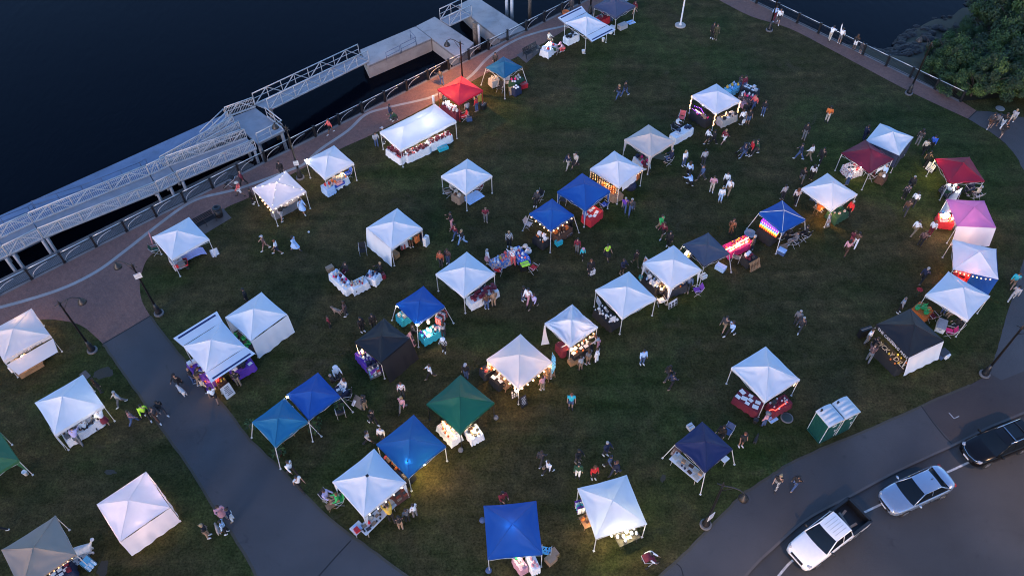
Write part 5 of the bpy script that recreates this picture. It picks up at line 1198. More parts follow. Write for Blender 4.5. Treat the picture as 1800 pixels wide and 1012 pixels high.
lamp(TW(2, 1.0, 1.0, 1.4), .9, 'small lamp under the busy white canopy left of the path', WHITEL)
bucket(47, 833, 'white', 'white bucket weighing down the corner of the dull green canopy')
for x, y, lb in ((-.9, 1.25, 'lamp glowing through the upper left of the closed pinkish canopy'), (.35, 1.3, 'lamp glowing through the upper right of the closed pinkish canopy'), (.95, -.3, 'lamp glowing near the front curtain of the closed pinkish canopy'), (-.3, -.9, 'lamp glowing at the left side of the closed pinkish canopy')):
    lamp(TW(4, x, y, 1.72), 2.8, lb, (1, .66, .5), r=.05, es=12)
T('5', (88, 1014), (126, 994), 'stall table under the beige canopy', 'navy'); goods('5', [('print', 'white', 5), ('box', 'maroon', 3), ('bag', 'orange', 2), ('print', 'light_blue', 3)], 'stall table under the beige canopy')
string_lights([TW(5, 1.56, -1.2, 1.95), TW(5, 1.56, 1.4, 1.95)], 'row of tiny warm lights along the front edge of the beige canopy', n=10, r=.03)
panel(146, 987, -40, 1.35, .38, 'white strip of five dark pictures leaning by the fluffy white dog', n=5, lean=50, cols=((.05, .06, .12), (.1, .12, .16)))
panel(164, 997, -30, .62, .8, 'bright blue picture panel leaning on the grass by the beige canopy', colr=(.10, .38, .62), cols=((.02, .1, .25), (.5, .6, .7)), n=3, lean=30)
# canopy by the bench
T('48', TW(48, -.2, -1.0, .74), TW(48, .9, -1.1, .74), 'small table under the white canopy behind the bench', 'pale_grey'); goods('48', [('bag', 'grey', 3), ('box', 'charcoal', 2)], 'small table under the white canopy behind the bench')
root = thing('folding_wagon', G(322, 471), RD(20), 'red folding wagon full of bags in front of the white canopy behind the bench', 'wagon')
mb = MB(); mb.box((0, 0, .38), (.95, .5, .04)); mb.box((0, .25, .56), (.95, .03, .34)); mb.box((0, -.25, .56), (.95, .03, .34)); mb.box((.47, 0, .56), (.03, .5, .34)); mb.box((-.47, 0, .56), (.03, .5, .34)); mb.build('tub', cm('red'), root)
for sx in (-.36, .36):
    for sy in (-.27, .27): mb = MB(); mb.tube([(sx, sy - .03, .12), (sx, sy + .03, .12)], .12, 12); mb.build('wheel', TYRE, root)
mb = MB(); mb.tube([(-.47, 0, .36), (-.8, 0, .7), (-.85, 0, .9)], .02, 5); mb.build('handle', IRON, root)
carton(320, 466, 30, (.5, .35, .3), 'grey', 'grey bag lying in the red folding wagon', z=.62, name='bag', cat='bag'); carton(326, 463, 10, (.25, .25, .3), 'black', 'black bag lying in the red folding wagon', z=.62, name='bag', cat='bag')
mb = MB(); mb.grid([[(x, y, .32 - .3 * (abs(x) / .9) ** 3 + .05 * noise.noise(Vector((x * 3, y * 4, 5)))) for x in [-.9 + .15 * i for i in range(13)]] for y in [-.45 + .15 * j for j in range(7)]]); tag(mb.build('cloth_bundle', cm('lavender'), loc=G(341, 450), rz=RD(35)), 'pale bundled cloth on the grass under the white canopy behind the bench', 'cloth')
panel(380, 450, -60, .62, .55, 'white padded weight plate at the right leg of the canopy behind the bench', n=1, lean=35, cols=((.5, .5, .55),)); camp_chair(276, 445, 20, 'dark_green', 'green and white camp chair at the left leg of the canopy behind the bench'); panel(268, 430, 215, .5, 1.2, 'pinkish red banner at the left corner of the canopy behind the bench', colr=(.5, .22, .24), n=1)
# 6-9
T('6a', (336, 633), (370, 671), 'purple table along the path under the striped white canopy', 'purple'); goods('6a', [('box', 'white', 4), ('print', 'light_blue', 3), ('jar', 'orange', 4), ('bowl', 'purple', 2)], 'purple table along the path under the striped white canopy')
T('6b', (405, 654), (443, 633), 'purple table at the front of the striped white canopy', 'purple'); goods('6b', [('box', 'charcoal', 4), ('print', 'white', 3)], 'purple table at the front of the striped white canopy')
T('6c', (380, 671), (394, 663), 'small lit table by the white pavement sign', 'brown', wd=.6); goods('6c', [('box', 'red', 2), ('jar', 'yellow', 4), ('print', 'cream', 2)], 'small lit table by the white pavement sign')
lamp(TW(6, 1.5, -1.35, 1.3), 2.2, 'small warm lamp above the table by the white pavement sign', WARM, r=.05)
aframe(402, 692, -42, (.7, 1.05), 'white pavement sign with printed poster beside the purple tables')
T('7', (412, 586), (440, 613), 'crowded table between the striped and the closed white canopies', 'charcoal'); goods('7', [('jar', 'cream', 5), ('potted_plant', 'green', 4), ('box', 'brown', 5)], 'crowded table between the striped and the closed white canopies')
panel(408, 574, 222, 1.0, .4, 'wooden plank frame between the striped and the closed white canopies', colr=(.25, .2, .15), n=1)
T('8', TW(8, .45, -1.25, .74), TW(8, .45, 1.3, .74), 'long table in grey under the canopy with glowing seams', 'grey', drop=.73, wd=.7)
ra_ = [(sx * 1.575 * m, sy * 1.55 * m) for sx, sy in ((-1, -1),) for m in (1, .75, .5, .25)]
zr = lambda m: 1.99 + .74 * (.86 * (1 - m) + .14 * (1 - m) ** 2) + .05
string_lights([TW(8, -1.575 * m, 1.55 * m, zr(m)) for m in (1, .66, .33, 0)] + [TW(8, 1.575 * m, -1.55 * m, zr(m)) for m in (.33, .66, 1)], 'white bulbs strung over the peak of the promenade canopy, path side to front', n=7, r=.035, m=BULBW, sagv=.0)
string_lights([TW(8, -1.575 * m, -1.55 * m, zr(m)) for m in (1, .66, .33, 0)] + [TW(8, 1.575 * m, 1.55 * m, zr(m)) for m in (.33, .66, 1)], 'white bulbs strung over the peak of the promenade canopy, left to right', n=7, r=.035, m=BULBW, sagv=.0)
string_lights([TW(8, 1.62, -1.5, 1.86), TW(8, 1.62, 1.5, 1.86)], 'white bulbs along the front valance of the canopy with glowing seams', n=6, r=.04, m=BULBW, sagv=.02)
string_lights([TW(8, -1.3, -1.4, 1.75), TW(8, 0, -1.45, 1.35), TW(8, 1.35, -1.4, 1.25)], 'big orange bulbs hanging along the left side of the promenade canopy', n=7, r=.075)
string_lights([TW(8, 1.2, 1.3, 1.5), TW(8, .3, 1.35, 1.6)], 'big orange bulbs hanging at the right side of the promenade canopy', n=3, r=.075)
lamp(TW(8, 0, 0, 1.7), 3.5, 'lamp under the peak of the canopy with glowing seams', (1, .7, .5))
lamp(TW(9, -1.42, -1.40, 2.02), 3.0, 'glaring white lamp clipped to the left corner of the scalloped canopy', WHITEL, r=.10, es=30)
lamp(TW(9, .7, .4, 1.3), 3, 'warm lamp on the table under the scalloped canopy', WARM, r=.05)
T('9a', (569, 331), (583, 323), 'pale blue table at the scalloped canopy', 'light_blue', wd=.9); T('9b', TW(9, 1.0, -.9, .74), TW(9, 1.0, .7, .74), 'white table inside the scalloped canopy', 'white'); goods('9b', [('box', 'cream', 4), ('bag', 'orange', 3), ('jar', 'pink', 4)], 'white table inside the scalloped canopy')
goods('9a', [('soft_toy', 'cream', 2), ('bag', 'red', 2)], 'pale blue table at the scalloped canopy')
root = thing('folding_wagon', G(596, 331), RD(38), 'blue folding wagon loaded with a tray, by the scalloped canopy', 'wagon')
mb = MB(); mb.box((0, 0, .42), (1.0, .5, .04)); mb.box((0, .25, .58), (1.0, .03, .3)); mb.box((0, -.25, .58), (1.0, .03, .3)); mb.box((.5, 0, .58), (.03, .5, .3)); mb.box((-.5, 0, .58), (.03, .5, .3)); mb.build('tub', cm('blue'), root)
for sx in (-.38, .38):
    for sy in (-.27, .27): mb = MB(); mb.tube([(sx, sy - .03, .13), (sx, sy + .03, .13)], .13, 12); mb.build('wheel', TYRE, root)
mb = MB(); mb.tube([(.5, 0, .4), (.85, 0, .75), (.9, 0, .95)], .02, 5); mb.build('handle', IRON, root)
carton(596, 322, 40, (.6, .45, .08), 'pink', 'pink tray of sweets resting on the blue folding wagon', z=.72, name='tray', cat='tray')
camp_chair(613, 311, 215, 'blue', 'bright blue camp chair under the right corner of the scalloped canopy')
# 10
T('10a', (684, 259), (709, 276), 'short side table of the long white canopy', 'white'); T('10b', (712, 272), (752, 254), 'left front table of the long white canopy', 'white'); T('10c', (753, 252), (791, 234), 'right front table of the long white canopy', 'white')
for t_, w_ in (('10a', 'short side table of the long white canopy'), ('10b', 'left front table of the long white canopy'), ('10c', 'right front table of the long white canopy')): goods(t_, [('basket', 'maroon', 8), ('jar', 'red', 8), ('jar', 'brown', 7), ('bag', 'tan', 2)], w_)
T('10d', TW(10, .1, 1.4, .74), TW(10, .1, 2.6, .74), 'bare back table under the right half of the long canopy'); carton(779, 263, 30, (.9, .4, .3), 'teal', 'blue plastic tote below the right front table of the long canopy', name='tote', cat='box')
lamp(TW(10, 0, .8, 1.75), 15, 'bright lamp beneath the middle of the long white canopy', (1, .9, .82), r=.05); lamp(TW(10, 0, -1.3, 1.6), 6, 'dimmer lamp beneath the left end of the long white canopy', (1, .9, .82), r=.05)
mb = MB(); mb.lathe([(.12, 0), (.12, 1.1), (.06, 1.15)], 12); tag(mb.build('rolled_banner', cm('white'), loc=G(763, 186)), 'white rolled banner standing between the long white and the red canopy', 'banner')
# 11-14
T('11', (781, 181), (806, 199), 'goods table at the left side of the red canopy', 'maroon'); goods('11', [('bag', 'white', 9), ('box', 'white', 5), ('cap', 'white', 5), ('jar', 'pink', 3)], 'goods table at the left side of the red canopy')
lamp(TW(11, -.2, -.9, 1.55), 7, 'lamp over the white goods under the red canopy', WHITEL); rack(TW(11, .9, 1.1, 0), RD(-47), 'rack of red, yellow and black garments under the red canopy', cols=('yellow', 'red', 'black', 'white'))
camp_chair(815, 211, 200, 'red', 'red camp chair at the near leg of the red canopy'); carton(825, 212, 10, (.5, .35, .3), 'denim', 'blue cloth bag on the grass by the red camp chair', name='shopping_bag', cat='bag'); carton(850, 190, 60, (.6, .4, .45), 'black', 'black bag on the grass right of the red canopy', name='duffel_bag', cat='bag')
T('12a', (862, 141), (875, 136), 'lamp lit table left of the splayed canopy', 'cream', wd=.7); goods('12a', [('bag', 'cream', 4), ('soft_toy', 'pale_grey', 2)], 'lamp lit table left of the splayed canopy')
lamp(TW(12, -1.1, -.2, 1.6), 4, 'warm lamp at the left side of the splayed blue canopy', WARM, r=.05)
T('12b', (900, 145), (916, 135), 'dark green table at the splayed blue canopy', 'dark_green'); goods('12b', [('bag', 'pale_grey', 3), ('bag', 'hot_pink', 2), ('cap', 'white', 3)], 'dark green table at the splayed blue canopy')
T('12c', (902, 157), (912, 151), 'navy table in front of the splayed blue canopy', 'navy', wd=.6); goods('12c', [('cap', 'white', 4), ('bag', 'light_blue', 2)], 'navy table in front of the splayed blue canopy')
carton(920, 154, 30, (.75, .5, .45), 'red', 'red storage box right of the splayed blue canopy', name='storage_box'); camp_chair(879, 161, 250, 'black', 'black camp chair left of the near leg of the splayed blue canopy'); camp_chair(890, 151, 260, 'pale_grey', 'pale camp chair behind the near leg of the splayed blue canopy')
panel(899, 168, -70, .45, .8, 'tan wooden board leaning in front of the navy table', colr=(.45, .28, .15), n=1, lean=12)
T('13', (995, 67), (1014, 58), 'white table below the striped pale canopy', 'white'); goods('13', [('box', 'black', 3), ('print', 'charcoal', 3)], 'white table below the striped pale canopy')
bucket(1025, 94, 'white', 'white bucket at the front left leg of the striped pale canopy'); bucket(1060, 73, 'white', 'white bucket at the front right leg of the striped pale canopy'); bucket(992, 73, 'white', 'white bucket beside the table below the striped pale canopy')
cooler(1074, 56, 60, (.9, .5, .5), 'white', 'white', 'white oval tub at the right side of the striped pale canopy'); cooler(1094, 50, 35, (.95, .55, .5), 'pale_grey', 'pale_grey', 'open grey cool box on the grass near the slate canopy')
carton(1109, 40, 30, (.8, .6, .06), 'light_blue', 'loose pale lid lying next to the open grey cool box', name='lid', cat='lid')
mb = MB(); mb.lathe([(.28, 0), (.36, .45), (.38, .5), (.3, .5), (.28, .4)], 14); tag(mb.build('flower_pot', cm('orange', 'goods'), loc=G(994, 28)), 'orange flower pot at the promenade edge behind the striped pale canopy', 'flower pot')
T('p', (957, 90), (973, 76), 'small white cloth table with a glaring lamp by the bench', 'white', wd=.9); goods('p', [('jar', 'light_blue', 5), ('bag', 'red', 3), ('box', 'white', 3)], 'small white cloth table with a glaring lamp by the bench')
lamp(G(966, 76, 1.05), 6, 'glaring white lamp on the small table by the bench', COOL, r=.14, es=25); camp_chair(976, 94, 60, 'dark_green', 'dark green camp chair at the small white table by the bench')
T('14', (1050, 35), (1068, 27), 'red table below the slate blue grey canopy', 'red'); goods('14', [('box', 'maroon', 3), ('bag', 'cream', 3)], 'red table below the slate blue grey canopy')
# 15-19
T('15', (798, 338), (811, 346), 'low cloth table under the canopy standing alone', 'tan', wd=.6); goods('15', [('box', 'cream', 2), ('bag', 'brown', 2)], 'low cloth table under the canopy standing alone')
mb = MB(); mb.grid([[(x, y, .02 + .015 * noise.noise(Vector((x * 4, y * 4, 0)))) for x in [-.8 + .2 * i for i in range(9)]] for y in [-.55 + .18 * j for j in range(7)]]); tag(mb.build('blanket', cm('light_blue'), loc=G(832, 347), rz=RD(40)), 'pale blue blanket spread on the grass under the lone white canopy', 'blanket')
camp_chair(788, 344, 20, 'tan', 'tan low chair at the left under the lone white canopy'); camp_chair(841, 337, 200, 'maroon', 'maroon chair at the right under the lone white canopy')
T('16a', (1219, 194), (1246, 211), 'black table with violet lights under the canopy with lit legs', 'black'); goods('16a', [('box', 'tan', 2), ('jar', 'hot_pink', 4), ('print', 'white', 3)], 'black table with violet lights under the canopy with lit legs')
T('16b', (1266, 210), (1292, 198), 'cream table at the front of the canopy with lit legs', 'cream'); goods('16b', [('basket', 'charcoal', 4), ('jar', 'brown', 5), ('print', 'white', 3)], 'cream table at the front of the canopy with lit legs')
VIO = mat('violet_bulb', (.4, .1, 1), .3, emit=(.35, .06, 1), es=.55); REDB = mat('red_bulb', (1, .1, .1), .3, emit=(1, .05, .03), es=.6)
string_lights([G(1216, 190, .82), G(1228, 198, .82), G(1240, 204, .82), G(1232, 190, .82), G(1220, 186, .82)], 'violet fairy lights coiled on the black table', n=22, r=.035, m=VIO, sagv=.0); string_lights([G(1222, 192, .85), G(1236, 201, .85)], 'warm fairy lights heaped among the violet ones', n=9, r=.045, sagv=.02)
string_lights([G(1268, 205, .82), G(1275, 203, .95), G(1277, 196, .82)], 'warm fairy lights in a ring on the cream table', n=9, r=.04, sagv=.0)
for sx, sy, lb in ((-1, -1, 'left'), (1, -1, 'near'), (1, 1, 'right')):
    string_lights([TW(16, sx * (1.52 + .05 * sin(i * 1.6)), sy * (1.49 + .05 * cos(i * 1.6)), 1.95 - .13 * i) for i in range(12)], 'warm lights wound round the %s leg of the white canopy' % lb, n=14, r=.045, sagv=.0)
lamp(TW(16, -.6, -.9, 1.2), 1.2, 'small violet lamp over the black table', (.5, .2, 1), r=.03); lamp(TW(16, .9, .6, 1.3), 1.0, 'small warm lamp over the cream table', WARM, r=.03)
T('q', (1183, 240), (1214, 222), 'white table between the cream canopy and the orange chair', 'white'); goods('q', [('basket', 'white', 2), ('box', 'navy', 3)], 'white table between the cream canopy and the orange chair'); camp_chair(1197, 213, 250, 'coral', 'orange red camp chair behind the seated seller'); camp_chair(1186, 234, 320, 'black', 'black camp chair behind the white table')
T('r1', (1279, 158), (1296, 147), 'blue toy table behind the canopy with lit legs', 'blue_print'); T('r2', (1300, 165), (1330, 172), 'dark colourful table at the back of the lawn', 'dark_floral'); T('r3', (1307, 149), (1332, 160), 'hindmost dark table beside a seller in maroon', 'charcoal')
goods('r1', [('soft_toy', 'light_blue', 4), ('bag', 'yellow', 3)], 'blue toy table behind the canopy with lit legs'); goods('r2', [('soft_toy', 'hot_pink', 4), ('bag', 'white', 5), ('bag', 'coral', 3), ('box', 'teal', 2)], 'dark colourful table at the back of the lawn'); goods('r3', [('print', 'white', 7), ('box', 'silver', 4)], 'hindmost dark table beside a seller in maroon')
carton(1306, 187, 30, (.6, .5, .4), 'pink', 'pinkish carton behind the right leg of the canopy with lit legs')
T('17', (1122, 273), (1135, 288), 'white table of baskets under the cream canopy', 'white', wd=.9); goods('17', [('basket', 'tan', 3), ('bag', 'hot_pink', 3), ('box', 'navy', 3), ('bag', 'white', 2)], 'white table of baskets under the cream canopy')
mb = MB(); mb.grid([[(x, y, .03 + .03 * noise.noise(Vector((x * 3, y * 3, 1)))) for x in [-.8 + .2 * i for i in range(9)]] for y in [-.4 + .2 * j for j in range(5)]]); tag(mb.build('mat', cm('olive'), loc=G(1161, 276), rz=RD(-20)), 'olive mat on the grass under the cream canopy', 'mat'); camp_chair(1173, 288, 200, 'black', 'black camp chair at the right leg of the cream canopy')
T('18', TW(18, -.9, -1.25, .74), TW(18, 1.2, -1.25, .74), 'glowing table behind the hanging light curtain', 'tan'); goods('18', [('box', 'orange', 4), ('jar', 'cream', 7), ('bag', 'tan', 4), ('print', 'white', 3)], 'glowing table behind the hanging light curtain')
for i in range(13):
    x = -1.45 + 2.9 * i / 12; string_lights([TW(18, x, -1.5, 1.9), TW(18, x + .02, -1.5, .55 + .5 * (i % 3) * .5)], 'strand of small warm lights hanging from the left eave of the light curtain canopy', n=6, r=.022, sagv=.0)['group'] = 'strands of the light curtain'
lamp(TW(18, 0, -1.0, 1.3), 2.6, 'lamp behind the curtain of small lights', WARM, r=.04); rack(TW(18, .9, 1.2, 0), RD(-45), 'rack of red clothes at the right side of the light curtain canopy', cols=('red', 'brown', 'orange')); carton(1085, 351, 30, (.8, .5, .55), 'tan', 'brown carton beside the near leg of the light curtain canopy')
mb = MB(); mb.lathe([(.45, 0), (.5, .3), (.4, .55), (.1, .62)], 14); tag(mb.build('bean_bag', cm('navy'), loc=G(1108, 330)), 'dark blue bean bag in front of the light curtain canopy', 'bean bag'); string_lights([TW(18, 1.56, .3, 1.85), TW(18, 1.56, 1.5, 1.85)], 'row of bulbs along the right front valance of the light curtain canopy', n=5, r=.03)
T('19', (1031, 384), (1052, 366), 'red table with white cards under the large blue canopy', 'red', wd=.95); goods('19', [('print', 'white', 9, 1.1)], 'red table with white cards under the large blue canopy'); camp_chair(1061, 366, 130, 'blue', 'folded blue camp chair by the red table'); lamp(TW(19, 1.0, .4, 1.6), 1.6, 'warm lamp over the red table', WARM, r=.03)
panel(1024, 385, 200, .5, .7, 'pale board with red writing beside the red table', cols=((.5, .05, .05), (.4, .1, .1)), n=3)
# 20-24
T('20a', (943, 412), (960, 424), 'black table left under the small blue canopy', 'black'); T('20b', (975, 413), (1000, 396), 'dark table right under the small blue canopy', 'brown'); goods('20a', [('box', 'white', 3), ('jar', 'orange', 4), ('jar', 'cream', 4)], 'black table left under the small blue canopy'); goods('20b', [('box', 'brown', 6), ('jar', 'tan', 5), ('box', 'orange', 4), ('bag', 'maroon', 3)], 'dark table right under the small blue canopy')
string_lights([TW(20, -1.2, -1.24, 1.85), TW(20, 0, -1.24, 1.72), TW(20, 1.2, -1.24, 1.85)], 'round bulbs along the left edge of the small blue canopy', n=5, r=.06); string_lights([TW(20, 1.24, -1.2, 1.85), TW(20, 1.24, 0, 1.72), TW(20, 1.24, 1.2, 1.85)], 'round bulbs along the front edge of the small blue canopy', n=5, r=.06)
lamp(TW(20, 0, 0, 1.7), 4.5, 'warm lamp inside the small blue canopy', WARM, r=.04); carton(982, 429, 35, (.55, .4, .4), 'teal', 'turquoise tote bag below the dark table', name='tote_bag', cat='bag'); cooler(996, 415, 35, (.8, .4, .3), 'charcoal', 'grey', 'grey lidded crate below the dark table'); camp_chair(929, 400, 330, 'pale_grey', 'white and black patterned camp chair left of the small blue canopy')
camp_chair(947, 352, 230, 'black', 'black camp chair holding a resting person behind the small blue canopy'); camp_chair(990, 357, 250, 'charcoal', 'grey camp chair between the two blue canopies')
carton(694, 450, -40, (.7, .5, .45), 'wood', 'open wooden crate at the near corner of the canopy with the side curtain', name='crate'); panel(712, 437, -60, .7, .75, 'pale framed panel left of the shopper in turquoise', n=2); rack(TW(21, .8, 1.1, 0), RD(-46), 'shelf rack of reddish wooden goods inside the canopy with the side curtain', h=1.3, cols=('brown', 'wood', 'orange')); T('21', TW(21, -.2, -.4, .74), TW(21, -.2, 1.0, .74), 'dark table inside the canopy with the side curtain', 'charcoal'); goods('21', [('box', 'wood', 3), ('print', 'cream', 3)], 'dark table inside the canopy with the side curtain')
carton(750, 430, -30, (.3, .5, .9), 'white', 'white flap of cloth at the right leg of the side curtain canopy', name='cloth_flap', cat='cloth')
T('a1', (585, 477), (614, 505), 'long white table standing open on the lawn', 'white'); T('a2', (617, 503), (643, 490), 'shorter white table meeting the long open one', 'white'); T('a3', (646, 480), (664, 487), 'small crowded table beside the open white tables', 'white')
goods('a1', [('bag', 'maroon', 4), ('bag', 'light_blue', 4), ('soft_toy', 'cream', 5), ('bag', 'white', 4), ('soft_toy', 'hot_pink', 2), ('box', 'navy', 2)], 'long white table standing open on the lawn'); goods('a2', [('soft_toy', 'cream', 7), ('bag', 'tan', 4), ('jar', 'red', 3)], 'shorter white table meeting the long open one'); goods('a3', [('bag', 'navy', 4), ('bag', 'light_blue', 3), ('bag', 'pink', 3), ('jar', 'orange', 3)], 'small crowded table beside the open white tables')
carton(632, 511, 38, (.8, .5, .45), 'brown', 'brown carton in front of the shorter open white table'); carton(581, 475, 38, (.55, .4, .4), 'tan', 'tan carton behind the far end of the long open white table'); cooler(640, 503, 38, (.5, .4, .35), 'teal', 'teal', 'turquoise box below the shorter open white table'); camp_chair(639, 446, 280, 'black', 'empty black camp chair near the billowing side curtain'); bucket(648, 500, 'pale_grey', 'grey basket between the open white tables'); carton(671, 489, 30, (.6, .4, .4), 'maroon', 'maroon bag right of the small crowded table', name='bag', cat='bag')
T('22', (824, 529), (872, 505), 'white table of dark red boxes', 'white'); goods('22', [('box', 'maroon', 14, .9), ('print', 'denim', 8, .9)], 'white table of dark red boxes'); camp_chair(845, 512, 250, 'charcoal', 'dark camp chair behind the white table of dark red boxes')
T('b1', (866, 462), (899, 446), 'yellow edged toy table standing open on the lawn', 'rainbow_print'); T('b2', (905, 435), (924, 456), 'blue toy table standing open on the lawn', 'blue_toys'); goods('b1', [('soft_toy', 'pink', 4), ('soft_toy', 'light_blue', 4), ('bag', 'coral', 3), ('bag', 'yellow', 4), ('bag', 'white', 3)], 'yellow edged toy table standing open on the lawn'); goods('b2', [('soft_toy', 'white', 4), ('soft_toy', 'coral', 3), ('box', 'white', 3)], 'blue toy table standing open on the lawn')
carton(919, 473, 20, (.5, .5, .6), 'black', 'black box stand right of the open toy tables', name='box_stand', cat='stand'); carton(923, 464, 20, (.65, .5, .05), 'neon', 'lime tray with a yellow sheet on the black box stand', z=.61, name='tray', cat='tray'); camp_chair(937, 477, 140, 'crimson' if 'crimson' in CC else 'red', 'red camp chair beside the lime tray'); camp_chair(876, 480, 70, 'red', 'red camp chair in front of the toy tables, behind the canopy leg')
T('23a', (703, 548), (714, 559), 'turquoise table left under the blue canopy', 'teal'); T('23b', (741, 591), (774, 573), 'turquoise table at the front of the blue canopy', 'teal'); goods('23a', [('box', 'cream', 3), ('print', 'orange', 2)], 'turquoise table left under the blue canopy'); goods('23b', [('bag', 'cream', 6), ('print', 'white', 6), ('jar', 'navy', 5), ('bag', 'purple', 3)], 'turquoise table at the front of the blue canopy')
lamp(TW(23, -1.15, -1.18, 1.78), .9, 'white lamp at the left corner of the blue canopy with turquoise tables', WHITEL, r=.07, es=14); lamp(TW(23, 1.18, -1.18, 1.92), .9, 'white lamp at the near corner of the blue canopy with turquoise tables', WHITEL, r=.07, es=14); lamp(G(752, 578, 1.3), 5.0, 'bright lamp above the front turquoise table', WHITEL, r=.04)
rack(G(778, 577), RD(60), 'rack of patterned garments at the right leg of the blue canopy', h=1.7, w_=1.0, cols=('coral', 'white', 'pale_grey', 'brown'))
for x in (-.2, .6): mb = MB(); mb.lathe([(.1, 0), (.15, .15), (.1, .35), (.13, .5), (.05, .6)], 8); tag(mb.build('hanging_basket', cm('cream'), loc=TW(23, 1.1, x, 1.1)), 'pale hanging ornament above the front turquoise table', 'ornament', 'hanging ornaments of the blue canopy')
T('24', (632, 616), (660, 648), 'purple table at the left side of the plain black canopy', 'purple'); goods('24', [('jar', 'silver', 7), ('box', 'navy', 4), ('bag', 'white', 4), ('bowl', 'lavender', 4)], 'purple table at the left side of the plain black canopy'); lamp(G(636, 616, 1.15), 2.0, 'warm lamp at the far end of the purple table', WARM, r=.06, es=20)
panel(662, 664, -60, .9, 1.1, 'wire shelf of red and blue prints at the near leg of the black canopy', colr=(.08, .08, .09), cols=((.4, .05, .08), (.1, .3, .5), (.5, .5, .55)), n=12, lean=20); panel(727, 612, -35, .75, 1.3, 'black and white board leaning at the right leg of the black canopy', colr=(.5, .5, .5), cols=((.03, .03, .03),), n=6, lean=18)
# 25-30
T('25a', (852, 642), (862, 653), 'lamp lit table at the left corner of the ivory canopy', 'charcoal', wd=.9); T('25b', (868, 657), (884, 672), 'second table along the left side of the ivory canopy', 'black'); goods('25a', [('jar', 'orange', 6), ('bag', 'coral', 3), ('box', 'cream', 2)], 'lamp lit table at the left corner of the ivory canopy'); goods('25b', [('print', 'white', 6), ('box', 'brown', 3)], 'second table along the left side of the ivory canopy')
string_lights([TW(25, -1.55, -1.57, 1.85), TW(25, 0, -1.57, 1.72), TW(25, 1.5, -1.57, 1.85)], 'large warm bulbs along the left edge of the ivory canopy', n=6, r=.075); string_lights([TW(25, 1.6, -1.5, 1.85), TW(25, 1.6, 0, 1.72), TW(25, 1.6, 1.5, 1.85)], 'large warm bulbs along the front edge of the ivory canopy', n=6, r=.075)
lamp(TW(25, 1.45, -1.62, 1.75), 2.2, 'bright warm lamp at the near corner of the ivory canopy', WARM, r=.12, es=12); lamp(TW(25, -1.35, -1.2, 1.5), 5.5, 'warm lamp over the left corner of the ivory canopy', WARM, r=.05); lamp(TW(25, 1.0, 1.0, 1.5), 4.0, 'warm lamp at the right side of the ivory canopy', WARM, r=.05)
for p_, rz_, lb in ((G(888, 680), 45, 'wooden ladder shelf at the left side of the ivory canopy'), (G(965, 662), 130, 'wooden ladder shelf at the right corner of the ivory canopy')):
    root = thing('ladder_shelf', p_, RD(rz_), lb, 'shelf')
    for s_ in (-1, 1): mb = MB(); mb.tube([(.3, s_ * .3, 0), (0, s_ * .3, 1.5)], .028, 4); mb.tube([(-.3, s_ * .3, 0), (0, s_ * .3, 1.5)], .028, 4); mb.build('side_frame', TABB, root)
    for i in range(4): mb = MB(); mb.box((0, 0, .2 + .32 * i), (.5 - .11 * i, .62, .03)); mb.build('shelf_board', TABB, root)
aframe(918, 709, -55, (.55, .95), 'black pavement sign with chalk writing on the grass by the ivory canopy', bg_=(.02, .02, .022), dark=(.4, .4, .42), frame=IRON); panel(905, 700, -60, .5, .95, 'black sign with white swirls at the near leg of the ivory canopy', colr=(.02, .02, .02), cols=((.55, .55, .55),), n=7, lean=6)
root = thing('feather_flag', G(968, 664), RD(120), 'tall curved feather flag in blue and white right of the ivory canopy', 'flag')
mb = MB(); mb.tube([(0, 0, 0), (.02, 0, 1.6), (.05, 0, 2.6), (-.1, 0, 3.0), (-.35, 0, 3.1)], .018, 5); mb.build('pole', IRON, root); mb = MB(); mb.grid([[(.03 - .5 * u * min(1, .5 + t), .03 * sin(t * 5 + u * 2), .8 + 2.2 * t) for u in (0, .33, .66, 1)] for t in (0, .15, .3, .45, .6, .75, .9, 1)]); mb.build('flag_cloth', PATS['blue_print'], root)
T('26', (1004, 622), (1036, 601), 'black table at the front of the crumpled canopy', 'black'); goods('26', [('jar', 'orange', 5), ('print', 'white', 4), ('bowl', 'white', 3), ('box', 'charcoal', 4)], 'black table at the front of the crumpled canopy'); string_lights([TW(26, 1.3, -1.0, 1.6), TW(26, 1.3, 0, 1.45), TW(26, 1.3, 1.1, 1.6)], 'warm bulbs hanging along the front edge of the crumpled canopy', n=6, r=.065); lamp(G(1006, 612, 1.0), 1.6, 'orange lantern on the black table of the crumpled canopy', WARM, r=.09, es=12); lamp(TW(26, .7, .5, 1.6), 3, 'warm lamp under the crumpled canopy', WARM, r=.04)
carton(1008, 637, 30, (.75, .45, .4), 'wood', 'wooden crate in front of the black table of the crumpled canopy', name='crate'); T('26b', (985, 600), (996, 615), 'side table at the left of the crumpled canopy', 'maroon'); panel(993, 622, -60, .5, .8, 'small white notice board at the left leg of the crumpled canopy', n=2, lean=12); bucket(983, 609, 'pink', 'pale pink bucket at the left side of the crumpled canopy')
root = thing('loose_cloth', TW(26, -1.3, -1.3, 1.9), RD(100), 'white corner cloth of the crumpled canopy hanging loose down to the grass', 'cloth'); mb = MB(); mb.grid([[(-.1 - .25 * t + .1 * sin(t * 4), (u - .5) * (.12 + .5 * t * t), -1.85 * t) for u in (0, .25, .5, .75, 1)] for t in (0, .15, .3, .45, .6, .75, .9, 1)]); mb.build('cloth', fabric('white'), root)
